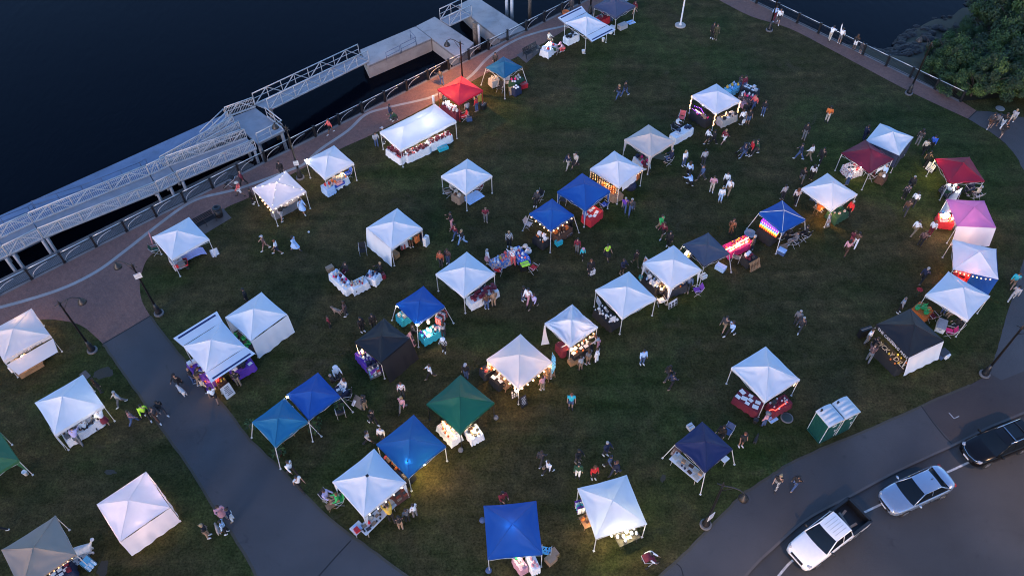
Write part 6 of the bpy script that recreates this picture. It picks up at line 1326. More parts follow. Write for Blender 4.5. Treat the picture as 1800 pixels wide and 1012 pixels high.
T('27', (1052, 540), (1082, 568), 'black table of white cups beside the white canopy', 'black', wd=.9); goods('27', [('cap', 'white', 6), ('jar', 'white', 9), ('bowl', 'cream', 4)], 'black table of white cups beside the white canopy'); panel(1051, 536, 200, .75, .6, 'blank white board behind the table of white cups', n=0, lean=5); panel(1077, 578, -70, .5, 1.15, 'tall white narrow board in front of the table of white cups', n=2, lean=10)
T('28', TW(28, .6, -1.1, .74), TW(28, 1.0, .6, .74), 'cluttered dark table under the draped canopy', 'charcoal'); goods('28', [('jar', 'orange', 5), ('box', 'navy', 4), ('bowl', 'white', 4), ('box', 'red', 3), ('bag', 'denim', 3)], 'cluttered dark table under the draped canopy'); T('28b', TW(28, -1.1, -1.4, .74), TW(28, .3, -1.3, .74), 'dark table behind the white chair', 'black'); goods('28b', [('box', 'white', 4), ('bag', 'light_blue', 4), ('jar', 'charcoal', 5)], 'dark table behind the white chair')
root = thing('lantern', G(1163, 507, .74), .5, 'square pale lantern glowing under the draped canopy', 'lantern'); mb = MB(); mb.box((0, 0, .22), (.26, .26, .44)); mb.build('shade', mat('lantern_glass', (.9, .7, .4), .5, emit=(1, .55, .2), es=.12), root); mb = MB(); mb.box((0, 0, .46), (.3, .3, .03)); mb.box((0, 0, .0), (.3, .3, .03)); mb.build('frame', TABB, root); lamp(G(1163, 507, 1.45), 3, 'warm bulb over the square pale lantern', WARM, r=.08, es=14)
camp_chair(1161, 534, 110, 'white', 'white folding chair between the two white canopies'); panel(1183, 540, -55, .85, .62, 'white six pane window frame on the grass by the draped canopy', cols=((.02, .02, .02),), n=6, lean=12); panel(1136, 482, 210, 1.3, 1.3, 'black and white patterned panel at the left corner of the draped canopy', colr=(.55, .55, .55), cols=((.02, .02, .02), (.35, .15, .1)), n=12); carton(1126, 489, 20, (.25, .2, .3), 'teal', 'bright blue bag by the patterned panel', name='bag', cat='bag'); camp_chair(1224, 516, 190, 'purple', 'purple camp chair at the right leg of the draped canopy'); carton(1236, 488, 30, (.45, .35, .35), 'white', 'white carton behind the right leg of the draped canopy')
lamp(TW(28, 1.1, .2, 1.2), 1.0, 'small warm lamp near the seller under the draped canopy', WARM, r=.03)
T('29', (1203, 446), (1214, 452), 'small lit table behind the slate grey canopy', 'black'); goods('29', [('box', 'cream', 3), ('jar', 'yellow', 4)], 'small lit table behind the slate grey canopy'); lamp(G(1209, 442, 1.3), 2, 'lamp over the small table behind the slate grey canopy', WHITEL, r=.05); cooler(1266, 473, -40, (.75, .5, .38), 'light_blue', 'light_blue', 'clear bluish storage bin on the grass before the slate grey canopy')
T('g', (1277, 438), (1317, 419), 'hot pink table heaped with glowing lights', 'hot_pink', wd=.9); goods('g', [('jar', 'orange', 8), ('jar', 'yellow', 7), ('bag', 'coral', 4), ('bottle', 'cream', 6)], 'hot pink table heaped with glowing lights'); string_lights([G(1276, 438, .95), G(1290, 433, .95), G(1300, 425, .95), G(1316, 417, 1.0)], 'dense warm fairy lights along the hot pink table', n=26, r=.055, sagv=.02); string_lights([G(1283, 441, .9), G(1298, 432, .9), G(1314, 424, .95)], 'second row of warm fairy lights on the hot pink table', n=18, r=.05, sagv=.02)
for x, y in ((1284, 434), (1299, 427), (1313, 419)): lamp(G(x, y, 1.15), 4.0, 'warm lamp standing among the lights of the hot pink table', (1, .45, .2), r=.06, es=20)['group'] = 'lamps of the hot pink table'
camp_chair(1293, 458, 60, 'grey', 'grey folding chair in front of the hot pink table'); T('g2', (1310, 456), (1326, 447), 'dark side table behind the slatted wooden sign', 'black'); goods('g2', [('bag', 'maroon', 4), ('box', 'white', 3), ('bag', 'charcoal', 3)], 'dark side table behind the slatted wooden sign'); mb = MB(); mb.lathe([(.3, 0), (.45, .3), (.47, .34), (.4, .34), (.28, .1)], 16); tag(mb.build('basket', cm('pale_grey', 'goods'), loc=G(1317, 415)), 'round pale basket at the far end of the hot pink table', 'basket')
root = thing('wooden_sign', G(1328, 474), RD(-58), 'slatted wooden sign with cut out letters propped by the dark side table', 'sign'); M_ = Matrix.Rotation(RD(-24), 4, 'Y')
for i in range(7): mb = MB(); mb.box((0, -.45 + .15 * i, .42), (.03, .10, .84), M=M_); mb.build('slat', TABB, root)
for z_ in (.12, .74): mb = MB(); mb.box((-.03, 0, z_), (.03, 1.1, .08), M=M_); mb.build('crossbar', TABB, root)
q = lettering('HOME', .34, root, (.02 - .18, 0, .42), (RD(90), 0, RD(90)), mat('letter_brown', (.10, .04, .02), .8)); q.rotation_euler = (RD(66), 0, RD(90))
T('30', (1336, 400), (1362, 418), 'black table of rainbow lights', 'black', wd=.85)
LED = [('violet', (.6, .05, 1)), ('blue', (.05, .12, 1)), ('green', (.3, 1, .5)), ('yellow', (1, .6, .05)), ('red', (1, .12, .02))]
LM = [mat('glow_%s' % a, b, .3, emit=b, es=.12) for a, b in LED]
for i in range(9):
    for j in range(2):
        t = i / 8; x, y = 1336 + 27 * t + (1 - j) * 3, 398 + 18.5 * t - (1 - j) * 3.5
        root = thing('table_light', G(x, y, .75), i, 'slim table light glowing in rainbow bands on the black table', 'light ornament', 'rainbow table lights')
        for b in range(5): mb = MB(); r0, r1 = .10 - .017 * (4 - b), .10 - .017 * (5 - b); z0 = .68 * (4 - b) / 5; mb.lathe([(.075, z0), (.07, z0 + .13)], 7); mb.build('light_band', LM[b], root)
lamp(TW(30, -.2, -.6, 1.2), .5, 'warm lamp behind the rainbow lights', (1, .4, .2), r=.03); cooler(1373, 445, -40, (.6, .45, .4), 'denim', 'light_blue', 'blue cool box at the near leg of the rainbow light canopy'); carton(1376, 437, 20, (.5, .4, .3), 'tan', 'tan carton behind the blue cool box'); camp_chair(1397, 432, 120, 'charcoal', 'grey camp chair at the rainbow light canopy, nearest the lawn'); camp_chair(1383, 425, 200, 'black', 'black camp chair inside the rainbow light canopy'); camp_chair(1413, 420, 150, 'black', 'black camp chair at the right of the rainbow light canopy')
# 31-39
T('31a', (1434, 360), (1446, 368), 'wooden lit table under the canopy of seated customers', None, top=TABB); goods('31a', [('box', 'orange', 3), ('jar', 'cream', 4)], 'wooden lit table under the canopy of seated customers'); T('31b', (1463, 378), (1484, 366), 'dark green table under the canopy of seated customers', 'dark_green', wd=1.0); goods('31b', [('bowl', 'cream', 3), ('box', 'dark_green', 2)], 'dark green table under the canopy of seated customers')
lamp(TW(31, 1.0, -1.0, 1.35), 10, 'orange lamp lighting the grass under the canopy of seated customers', (1, .48, .12), r=.04); panel(1455, 400, -70, .38, 1.2, 'narrow printed board on the lit grass before the white canopy', colr=(.25, .25, .27), cols=((.5, .3, .25), (.5, .5, .55), (.05, .05, .06)), n=9, lean=14)
T('32', (1489, 297), (1512, 289), 'flowery clothed table at the maroon canopy', 'white_floral', wd=1.1, drop=.72); goods('32', [('bowl', 'red', 4), ('print', 'white', 3), ('bowl', 'charcoal', 3)], 'flowery clothed table at the maroon canopy'); lamp(TW(32, .4, -1.1, 1.6), 4, 'lamp over the flowery table', WHITEL, r=.04); lamp(TW(32, .3, .4, 2.1), 2.5, 'lamp making a pale spot on the maroon canopy roof', WHITEL, r=.04)
camp_chair(1525, 310, 40, 'black', 'black camp chair left of the maroon canopy near corner'); camp_chair(1533, 316, 120, 'brown', 'brown camp chair at the near leg of the maroon canopy'); mb = MB(); mb.grid([[(.9 * u, .03 * sin(u * 6), -.55 * t * (1 - .5 * u)) for u in (0, .25, .5, .75, 1)] for t in (0, .3, .6, 1)]); tag(mb.build('hanging_cloth', cm('white'), loc=TW(32, 1.5, -.5, 1.85), rz=RD(34)), 'white cloth hanging below the right front edge of the maroon canopy', 'cloth'); T('32b', (1548, 312), (1556, 303), 'small brown table at the right leg of the maroon canopy', 'brown', wd=.6); goods('32b', [('box', 'tan', 2), ('bag', 'white', 2)], 'small brown table at the right leg of the maroon canopy')
T('34', (1664, 332), (1684, 325), 'brightly lit table at the crimson canopy', 'dark_floral', wd=.9); goods('34', [('bag', 'white', 5), ('bowl', 'red', 3), ('jar', 'cream', 5)], 'brightly lit table at the crimson canopy'); lamp(G(1672, 325, 1.15), 6, 'glaring lamp on the table of the crimson canopy', WHITEL, r=.11, es=20); lamp(TW(34, -1.2, -1.2, 1.7), 8, 'yellow lamp lighting the grass left of the crimson canopy', (1, .75, .2), r=.05); camp_chair(1701, 338, 100, 'denim', 'dark blue camp chair inside the crimson canopy'); camp_chair(1714, 350, 110, 'white_floral', 'pale camp chair at the right of the crimson canopy'); camp_chair(1661, 344, 60, 'dark_green', 'dark green camp chair at the lit table')
aframe(1634, 300, 215, (.75, .9), 'black framed sign with a white notice left of the crimson canopy', frame=IRON)
A_, B_ = G(1641, 386), G(1663, 348); root = thing('exhibition_panel', (A_ + B_) / 2, atan2((B_ - A_).y, (B_ - A_).x), 'large white information panel with dark photographs beside the pink canopy', 'display board')
mb = MB(); L_ = (B_ - A_).length; mb.box((0, 0, .95), (L_ + .5, .04, 1.1), M=Matrix.Rotation(RD(28), 4, 'X')); mb.build('board', mat('board_white', (.6, .6, .64), .6), root); mb = MB(); rg = random.Random(4)
for i in range(5):
    for j in range(3):
        if (i + j) % 2 == 0 or j == 1: mb.box((-.9 + .42 * i, -.026, .6 + .33 * j), (.3 if (i * j) % 2 == 0 else .2, .01, .2), mi=(i + j * 2) % 3, M=Matrix.Rotation(RD(28), 4, 'X'))
mb.build('picture', [mat('photo_navy', (.02, .03, .10), .5), mat('photo_grey', (.16, .16, .18), .5), mat('photo_red', (.4, .06, .04), .5)], root)
for s_ in (-1, 1): mb = MB(); mb.tube([(s_ * 1.2, .0, 0), (s_ * 1.2, -.35, .5)], .025, 5); mb.tube([(s_ * 1.2, -.9, 0), (s_ * 1.2, -.75, 1.35)], .02, 5); mb.build('leg', STEEL, root)
T('35', (1651, 382), (1676, 385), 'red table glowing white beside the pink canopy', 'red', wd=1.0); goods('35', [('bag', 'white', 6), ('jar', 'orange', 6), ('print', 'white', 5)], 'red table glowing white beside the pink canopy')
for x in (1655, 1668): lamp(G(x, 377, 1.25), 8, 'bright lamp above the red table beside the pink canopy', (1, .8, .6), r=.07, es=20)['group'] = 'lamps of the red table'
lamp(TW(35, .8, -.5, 1.5), 7, 'lamp behind the white front curtain of the pink canopy', (1, .62, .45), r=.05); lamp(TW(35, -.6, .6, 1.5), 3, 'lamp under the back of the pink canopy', (1, .62, .45), r=.04); panel(1676, 402, 200, .75, .8, 'grey clip board sign at the near left leg of the pink canopy', colr=(.4, .36, .36), n=2, lean=25); panel(1650, 388, 215, .4, .9, 'blue and white banner between the information panel and the red table', colr=(.05, .15, .35), n=2)
T('36', TW(36, .6, -.7, .74), TW(36, .6, .5, .74), 'red table inside the canopy with red and blue curtains', 'red', wd=1.3); goods('36', [('bag', 'red', 4), ('box', 'maroon', 3)], 'red table inside the canopy with red and blue curtains'); string_lights([TW(36, 1.58, -1.4, 1.88), TW(36, 1.58, 0, 1.75), TW(36, 1.58, 1.2, 1.88)], 'reddish bulbs along the front edge over the red table', n=9, r=.05); lamp(TW(36, 1.0, -.3, 1.6), 6, 'red orange lamp over the red table behind curtains', (1, .35, .16), r=.05); lamp(TW(36, -.2, -1.2, 1.3), 2.0, 'small orange lamp at the left side of the red and blue curtains', (1, .5, .15), r=.03)
T('37', (1610, 536), (1634, 552), 'orange clothed plant table by the black canopy', 'orange', wd=1.0); goods('37', [('potted_plant', 'green', 5), ('pumpkin', 'orange', 4), ('basket', 'wood', 2), ('bowl', 'cream', 2)], 'orange clothed plant table by the black canopy')
root = thing('flower', G(1609, 522), 0, 'large red paper flower on a stem behind the orange table', 'flower'); mb = MB(); mb.tube([(0, 0, 0), (.03, 0, .8)], .015, 5); mb.build('stem', cm('dark_green'), root); mb = MB()
for k in range(8): a = k * pi / 4; mb.poly([(0, 0, .8), (.18 * cos(a - .35), .18 * sin(a - .35), .88), (.26 * cos(a), .26 * sin(a), .86), (.18 * cos(a + .35), .18 * sin(a + .35), .88)])
mb.build('petals', cm('red'), root)
camp_chair(1635, 562, 110, 'maroon', 'maroon camp chair beside the white cool box'); cooler(1652, 576, 60, (.95, .6, .5), 'white', 'pale_grey', 'open white cool box between the camp chairs'); camp_chair(1665, 588, 160, 'hot_pink', 'pink and black camp chair behind the black canopy'); camp_chair(1677, 582, 200, 'black', 'dark camp chair with a seated visitor behind the black canopy'); cooler(1655, 625, 30, (.7, .5, .45), 'denim', 'charcoal', 'dark blue cool box at the right of the white side wall'); carton(1662, 628, 30, (.35, .3, .4), 'white', 'white carton beside the dark blue cool box')
T('38', (1548, 606), (1588, 645), 'black table with standing wooden letters', 'black', wd=.95, drop=.73)
q38 = TBL['38'][0]; rz38 = TBL['38'][4]
for tx, off, s_, lb in (('PICK Y', -.62, .46, 'first group of pale wooden letters on the black table'), ('DILL', .68, .50, 'second group of pale wooden letters on the black table')):
    r_ = thing('wooden_letters', q38.location + Matrix.Rotation(rz38, 4, 'Z') @ Vector((off, .0, .765)), rz38, lb, 'letters'); lettering(tx, s_, r_, (0, 0, .03), (RD(12), 0, 0), mat('letter_wood', (.42, .36, .28), .7), ext=.025)
goods('38', [('jar', 'yellow', 4, 1.1), ('jar', 'orange', 3)], 'black table with standing wooden letters'); lamp(TW(38, .7, -.9, 1.4), 2.0, 'lamp over the black table with wooden letters', WARM, r=.03); lamp(TW(38, -.3, -.3, 1.7), 2.5, 'lamp lighting the grass under the black lettered canopy', (1, .8, .3), r=.03); carton(1517, 589, 20, (.9, .3, .8), 'black', 'black board stand left of the black lettered canopy', name='board_stand', cat='stand')
T('39a', (1297, 689), (1338, 716), 'maroon table of prints under the white canopy', 'maroon', wd=1.0); goods('39a', [('print', 'white', 12, 1.2), ('print', 'charcoal', 6, 1.2), ('box', 'maroon', 2)], 'maroon table of prints under the white canopy'); T('39b', (1356, 716), (1386, 700), 'dark red table with a red light strip', 'maroon'); goods('39b', [('jar', 'silver', 9), ('jar', 'maroon', 8), ('box', 'charcoal', 4)], 'dark red table with a red light strip')
RS = mat('red_light_strip', (1, .1, .05), .3, emit=(1, .05, .03), es=.5); root = thing('light_strip', (0, 0, 0), 0, 'glowing red light strip along the edge of the dark red table', 'light strip'); mb = MB(); pts = [G(1352, 721, .80), G(1358, 719, .80), G(1363, 721, .80), G(1372, 714, .80), G(1384, 706, .82)]; mb.tube(pts, .03, 6); mb.build('tube', RS, root); string_lights([TW(39, 1.5, 1.45, 1.9), TW(39, 1.45, 1.35, 1.2)], 'warm lights wound down the right leg of the white canopy over maroon tables', n=8, r=.035, sagv=.0)
carton(1358, 737, 30, (.6, .4, .1), 'light_blue', 'pale blue tray on the grass by the maroon tables', name='tray', cat='tray'); bucket(1327, 742, 'charcoal', 'dark bucket on the grass in front of the table of prints')
# 40-47
T('40', (1183, 799), (1233, 840), 'long white table of wooden crafts under the navy canopy', None, wd=.78); goods('40', [('print', 'cream', 9, 1.1), ('print', 'brown', 4), ('box', 'tan', 4), ('jar', 'navy', 6)], 'long white table of wooden crafts under the navy canopy'); panel(1183, 803, 230, .55, .6, 'brown striped wooden flag board at the end of the long white table', colr=(.16, .08, .06), cols=((.3, .25, .2),), n=6, lean=60)
T('40b', (1268, 808), (1277, 800), 'small white table at the right of the navy canopy', None, wd=.55); camp_chair(1277, 763, 230, 'denim', 'blue padded lounge chair behind the navy canopy'); carton(1213, 752, 30, (.4, .4, .3), 'silver', 'small grey fan box behind the left side of the navy canopy')
T('41', (1084, 950), (1121, 933), 'dark table under bright lamps at the bottom of the lawn', None, top=TABK, wd=.8); goods('41', [('bag', 'white', 7), ('print', 'cream', 4)], 'dark table under bright lamps at the bottom of the lawn')
for x, y in ((1.1, -.55), (1.1, .45)): lamp(TW(41, x + .45, y, 1.55), 9, 'bright yellowish lamp over the dark table', (1, .84, .42), r=.05)['group'] = 'lamps over the dark table'
T('41b', (1024, 905), (1036, 925), 'wooden table at the left side of the bottom white canopy', None, top=TABB, wd=.55); goods('41b', [('bowl', 'brown', 2), ('bag', 'orange', 2)], 'wooden table at the left side of the bottom white canopy'); lamp(TW(41, .5, -1.35, 1.2), 1.5, 'small lamp over the wooden side table', WARM, r=.03); rack(TW(41, -.9, -1.6, 0), RD(-74), 'short rack of purple and pale garments at the left corner of the bottom white canopy', n=5, h=1.3, w_=.7, cols=('purple', 'white', 'teal'))
T('42a', (908, 992), (920, 984), 'pink table sticking out below the large blue canopy', 'pink', wd=.9); T('42b', (930, 990), (944, 984), 'white and pink table left of the cartons', 'white', wd=.9); goods('42a', [('bag', 'cream', 3), ('bag', 'green', 2), ('box', 'yellow', 2)], 'pink table sticking out below the large blue canopy'); goods('42b', [('bag', 'pink', 4), ('bag', 'lavender', 2), ('box', 'tan', 2)], 'white and pink table left of the cartons')
lamp(G(912, 980, 1.3), 1.6, 'small lamp over the pink table', WHITEL, r=.05); carton(968, 985, 40, (.6, .5, .45), 'tan', 'nearest brown carton beside the large blue canopy'); carton(972, 975, 35, (.55, .5, .4), 'tan', 'brown carton behind the nearest one at the large blue canopy'); camp_chair(960, 972, 80, 'blue_print', 'camp chair with a bright blue print right of the large blue canopy')
for px, py, lb in ((859, 1003, 'blue weight bag at the bottom left leg of the large blue canopy'), (848, 915, 'dark blue weight bag at the left side of the large blue canopy')): mb = MB(); mb.lathe([(.14, 0), (.19, .08), (.16, .22), (.05, .26)], 12); tag(mb.build('weight_bag', cm('denim'), loc=G(px, py)), lb, 'weight bag')
lamp(TW(42, 0, -.1, 2.45), 1.2, 'lamp below the peak of the large blue canopy', COOL, r=.03)
T('43', (636, 934), (690, 880), 'long white jewellery table at the canopy with the dark vent', None, wd=.72); goods('43', [('print', 'tan', 6), ('jar', 'black', 8), ('bag', 'red', 4), ('box', 'cream', 5), ('print', 'charcoal', 4)], 'long white jewellery table at the canopy with the dark vent'); T('43b', (622, 921), (634, 933), 'short white table between the path and the jewellery table', None, wd=.72); goods('43b', [('print', 'light_blue', 3), ('print', 'denim', 3), ('box', 'red', 2), ('box', 'yellow', 1)], 'short white table between the path and the jewellery table')
panel(706, 884, -50, 1.5, 1.3, 'large patterned red rug display at the right corner of the white canopy', colr=(.12, .045, .035), cols=((.25, .2, .15), (.05, .07, .08), (.3, .06, .03)), n=15, lean=30); string_lights([TW(43, 1.58, -1.5, 1.88), TW(43, 1.58, 0, 1.76), TW(43, 1.58, 1.5, 1.88)], 'small white bulbs along the front edge of the canopy with the dark vent', n=5, r=.045, m=BULBW)
for px, py, a, lb in ((577, 878, 330, 'dark camp chair at the left corner of the canopy with the dark vent'), (597, 884, 200, 'wooden framed camp chair with a visitor in green')): camp_chair(px, py, a, 'charcoal' if px < 580 else 'green', lb)
mb = MB(); mb.box((0, 0, .42), (.55, .4, .03))
for sx in (-1, 1): mb.tube([(sx * .22, -.15, 0), (-sx * .22, .15, .41)], .02, 4)
tag(mb.build('folding_stool', TABB, loc=G(583, 893), rz=.6), 'small folding wooden stool table between the two seated visitors', 'stool')
T('44', TW(44, -1.2, -1.15, .74), TW(44, 1.1, -1.15, .74), 'dark table of orange goods between the blue and white canopies', 'black'); goods('44', [('bag', 'orange', 6), ('box', 'tan', 5), ('bag', 'coral', 5), ('print', 'navy', 3)], 'dark table of orange goods between the blue and white canopies')
lamp(TW(44, .82, -.92, 2.16), 1.1, 'lamp making a bright spot on the blue canopy roof', (.85, .95, 1), r=.07, es=8); lamp(TW(44, 1.3, -.1, 1.35), 19, 'yellow lamp lighting the grass in front of the blue canopy', (1, .72, .22), r=.05); lamp(TW(44, -.2, -.8, 1.5), 2.0, 'warm lamp over the table of orange goods', WARM, r=.03)
T('45a', (777, 742), (802, 770), 'glowing white table at the left side of the green canopy', 'white', wd=.8); T('45b', (823, 764), (843, 753), 'glowing white cloth table at the front of the green canopy', 'white', wd=.9); goods('45a', [('jar', 'cream', 9), ('jar', 'orange', 6), ('box', 'white', 4)], 'glowing white table at the left side of the green canopy'); goods('45b', [('bowl', 'charcoal', 4), ('jar', 'tan', 4), ('print', 'brown', 3)], 'glowing white cloth table at the front of the green canopy')
string_lights([G(777, 739, .95), G(788, 752, .95), G(803, 770, .95)], 'dense warm lights along the left table of the green canopy', n=20, r=.05, sagv=.02); lamp(G(786, 748, 1.3), 2.2, 'warm lamp over the left table of the green canopy', WARM, r=.04); lamp(G(835, 753, 1.3), 2.4, 'warm lamp over the front table of the green canopy', (1, .72, .35), r=.05)
for px, py in ((781, 733), (810, 792), (872, 735)): mb = MB(); mb.lathe([(.14, 0), (.17, .08), (.15, .22), (.05, .26)], 10); tag(mb.build('weight_bag', cm('grey'), loc=G(px, py)), 'grey weight bag at a black leg of the dark green canopy', 'weight bag', 'weight bags of the green canopy')
T('46', TW(46, .2, -.6, .5), TW(46, .2, .6, .5), 'low bench under the light blue canopy', None, top=TABB, h=.45, wd=.4)
def plant(px, py, s_, lb, pot='brown'):
    root = thing('potted_plant', G(px, py), px, lb, 'plant'); mb = MB(); mb.lathe([(.16, 0), (.22, .3), (.24, .33), (.18, .33)], 12); mb.build('pot', cm(pot, 'goods'), root); mb = MB(); rg = random.Random(px)
    for k in range(70):
        a = rg.uniform(0, 6.3); r = s_ * rg.random() ** .6; z = .35 + s_ * rg.uniform(.1, 1.1) * (1 - .4 * r / s_); p = Vector((r * cos(a), r * sin(a), z)); d = Vector((cos(a + rg.uniform(-1, 1)), sin(a + rg.uniform(-1, 1)), rg.uniform(-.3, .5))) * .1; e_ = Vector((-d.y, d.x, .02)) * .5; mb.poly([p - d, p - e_, p + d, p + e_], rg.randrange(3))
    mb.build('leaves', LEAFS, root)
for a in ((446, 752, .5, 'bushy plant at the left leg of the light blue canopy, by the path'), (491, 800, .5, 'trailing plant at the near leg of the light blue canopy'), (552, 750, .6, 'tall potted plant below the joint of the two blue canopies'), (600, 717, .5, 'flowering plant with yellow blooms before the royal blue canopy'), (556, 760, .4, 'lower plant at the slanting leg between the blue canopies')): plant(*a)
lamp(TW(47, -1.1, -1.26, 1.95), .5, 'small orange lamp between the two blue canopies by the path', WARM, r=.09, es=6); T('47', (592, 678), (604, 692), 'dark table right of the royal blue canopy', 'navy'); goods('47', [('print', 'white', 5), ('box', 'charcoal', 3)], 'dark table right of the royal blue canopy'); camp_chair(600, 730, 110, 'charcoal', 'black camp chair with a white print in front of the plants'); panel(626, 716, 235, .9, .7, 'wooden easel tray holding a white sheet', colr=(.14, .12, .10), cols=((.6, .6, .62),), n=1, lean=50); camp_chair(612, 700, 190, 'black', 'black camp chair behind the wooden easel tray')
# animals
FUR = mat('white_fur', (.62, .60, .58), .95, var=.15, scale=14, bump=.8)
def dog(px, py, head, sc, label, m=FUR, pom=False):
    L_ = .5; n_ = [('b0', (-.26, 0, .42), .13), ('b1', (0, 0, .43), .145), ('b2', (.25, 0, .44), .15), ('nk', (.38, 0, .58), .085), ('hd', (.46, 0, .68), .095), ('mz', (.58, 0, .65), .05)]
    e_ = [(0, 1), (1, 2), (2, 3), (3, 4), (4, 5)]
    for s_ in (-1, 1):
        b = len(n_); n_ += [('f0', (.24, s_ * .09, .3), .065), ('f1', (.24, s_ * .09, .14), .042), ('f2', (.26, s_ * .09, .03), .04)]; e_ += [(2, b), (b, b + 1), (b + 1, b + 2)]
        b = len(n_); n_ += [('h0', (-.26, s_ * .09, .3), .08), ('h1', (-.2, s_ * .09, .2), .05), ('h2', (-.31, s_ * .09, .11), .036), ('h3', (-.27, s_ * .09, .03), .04)]; e_ += [(0, b), (b, b + 1), (b + 1, b + 2), (b + 2, b + 3)]
    b = len(n_); n_ += [('t0', (-.38, 0, .52), .045), ('t1', (-.48, 0, .68), .04 if not pom else .035), ('t2', (-.56, 0, .8), .03 if not pom else .1)]; e_ += [(0, b), (b, b + 1), (b + 1, b + 2)]
    me = skin('body', [Vector(q[1]) for q in n_], e_, [q[2] for q in n_], [m, EYE]); mb = MB()
    for s_ in (-1, 1): mb.poly([(.43, s_ * .07, .76), (.40, s_ * .13, .66), (.46, s_ * .11, .62), (.48, s_ * .075, .74)]); mb.ball((.54, s_ * .045, .71), .012, 1, 6)
    mb.ball((.635, 0, .66), .022, 1, 6); append(me, mb); o = inst(me, 'dog', loc=G(px, py), rz=RD(head), sc=sc); return tag(o, label, 'dog')
dog(149, 975, 205, 1.75, 'large fluffy white dog with a pompom tail beside the beige canopy', pom=True)
dog(323, 692, 140, .95, 'small white dog on the asphalt path beside its owner in black'); dog(385, 934, 120, .75, 'small white and brown dog amid the group at the path edge', mat('fawn_fur', (.42, .36, .32), .95, var=.5, scale=5)); dog(594, 551, 160, .9, 'tan and white dog standing between a child in maroon and an adult', mat('tan_fur', (.30, .21, .16), .95, var=.5, scale=5)); dog(1327, 776, 60, .7, 'black dog behind a person in a dark tee near the navy canopy', mat('black_fur', (.02, .02, .02), .9))
def stroller(px, py, head, colr, label):
    root = thing('stroller', G(px, py), RD(head), label, 'stroller'); mb = MB(); mb.grid([[(.25 - .55 * t + .12 * t * t, y, .45 + .42 * t * t) for y in (-.22, 0, .22)] for t in (0, .25, .5, .75, 1)]); mb.grid([[(-.25 + .35 * cos(a), y, .85 + .3 * sin(a)) for y in (-.24, 0, .24)] for a in [RD(60 + 20 * k) for k in range(6)]]); mb.build('seat', cm(colr), root)
    mb = MB()
    for s_ in (-1, 1): mb.tube([(.4, s_ * .22, .12), (-.1, s_ * .24, .6), (-.6, s_ * .24, 1.0)], .016, 5); mb.tube([(-.35, s_ * .24, .12), (.05, s_ * .24, .55)], .016, 5)
    mb.tube([(-.6, -.24, 1.0), (-.6, .24, 1.0)], .02, 5); mb.build('frame', STEEL, root)
    for x, y in ((.4, .2), (.4, -.2), (-.36, .26), (-.36, -.26)): mb = MB(); mb.tube([(x, y - .02, .12), (x, y + .02, .12)], .12, 12); mb.build('wheel', TYRE, root)
stroller(405, 329, 180, 'black', 'black stroller pushed along the bricks by a person in coral'); stroller(1303, 272, 190, 'charcoal', 'dark purple stroller pushed by a person in red'); stroller(1143, 988, 20, 'maroon', 'red and grey stroller at the bottom of the lawn')
mb = MB(); mb.ball((0, 0, .09), .09); tag(mb.build('ball', cm('white', 'goods'), loc=G(543, 409)), 'small white ball lying alone on the grass', 'ball')
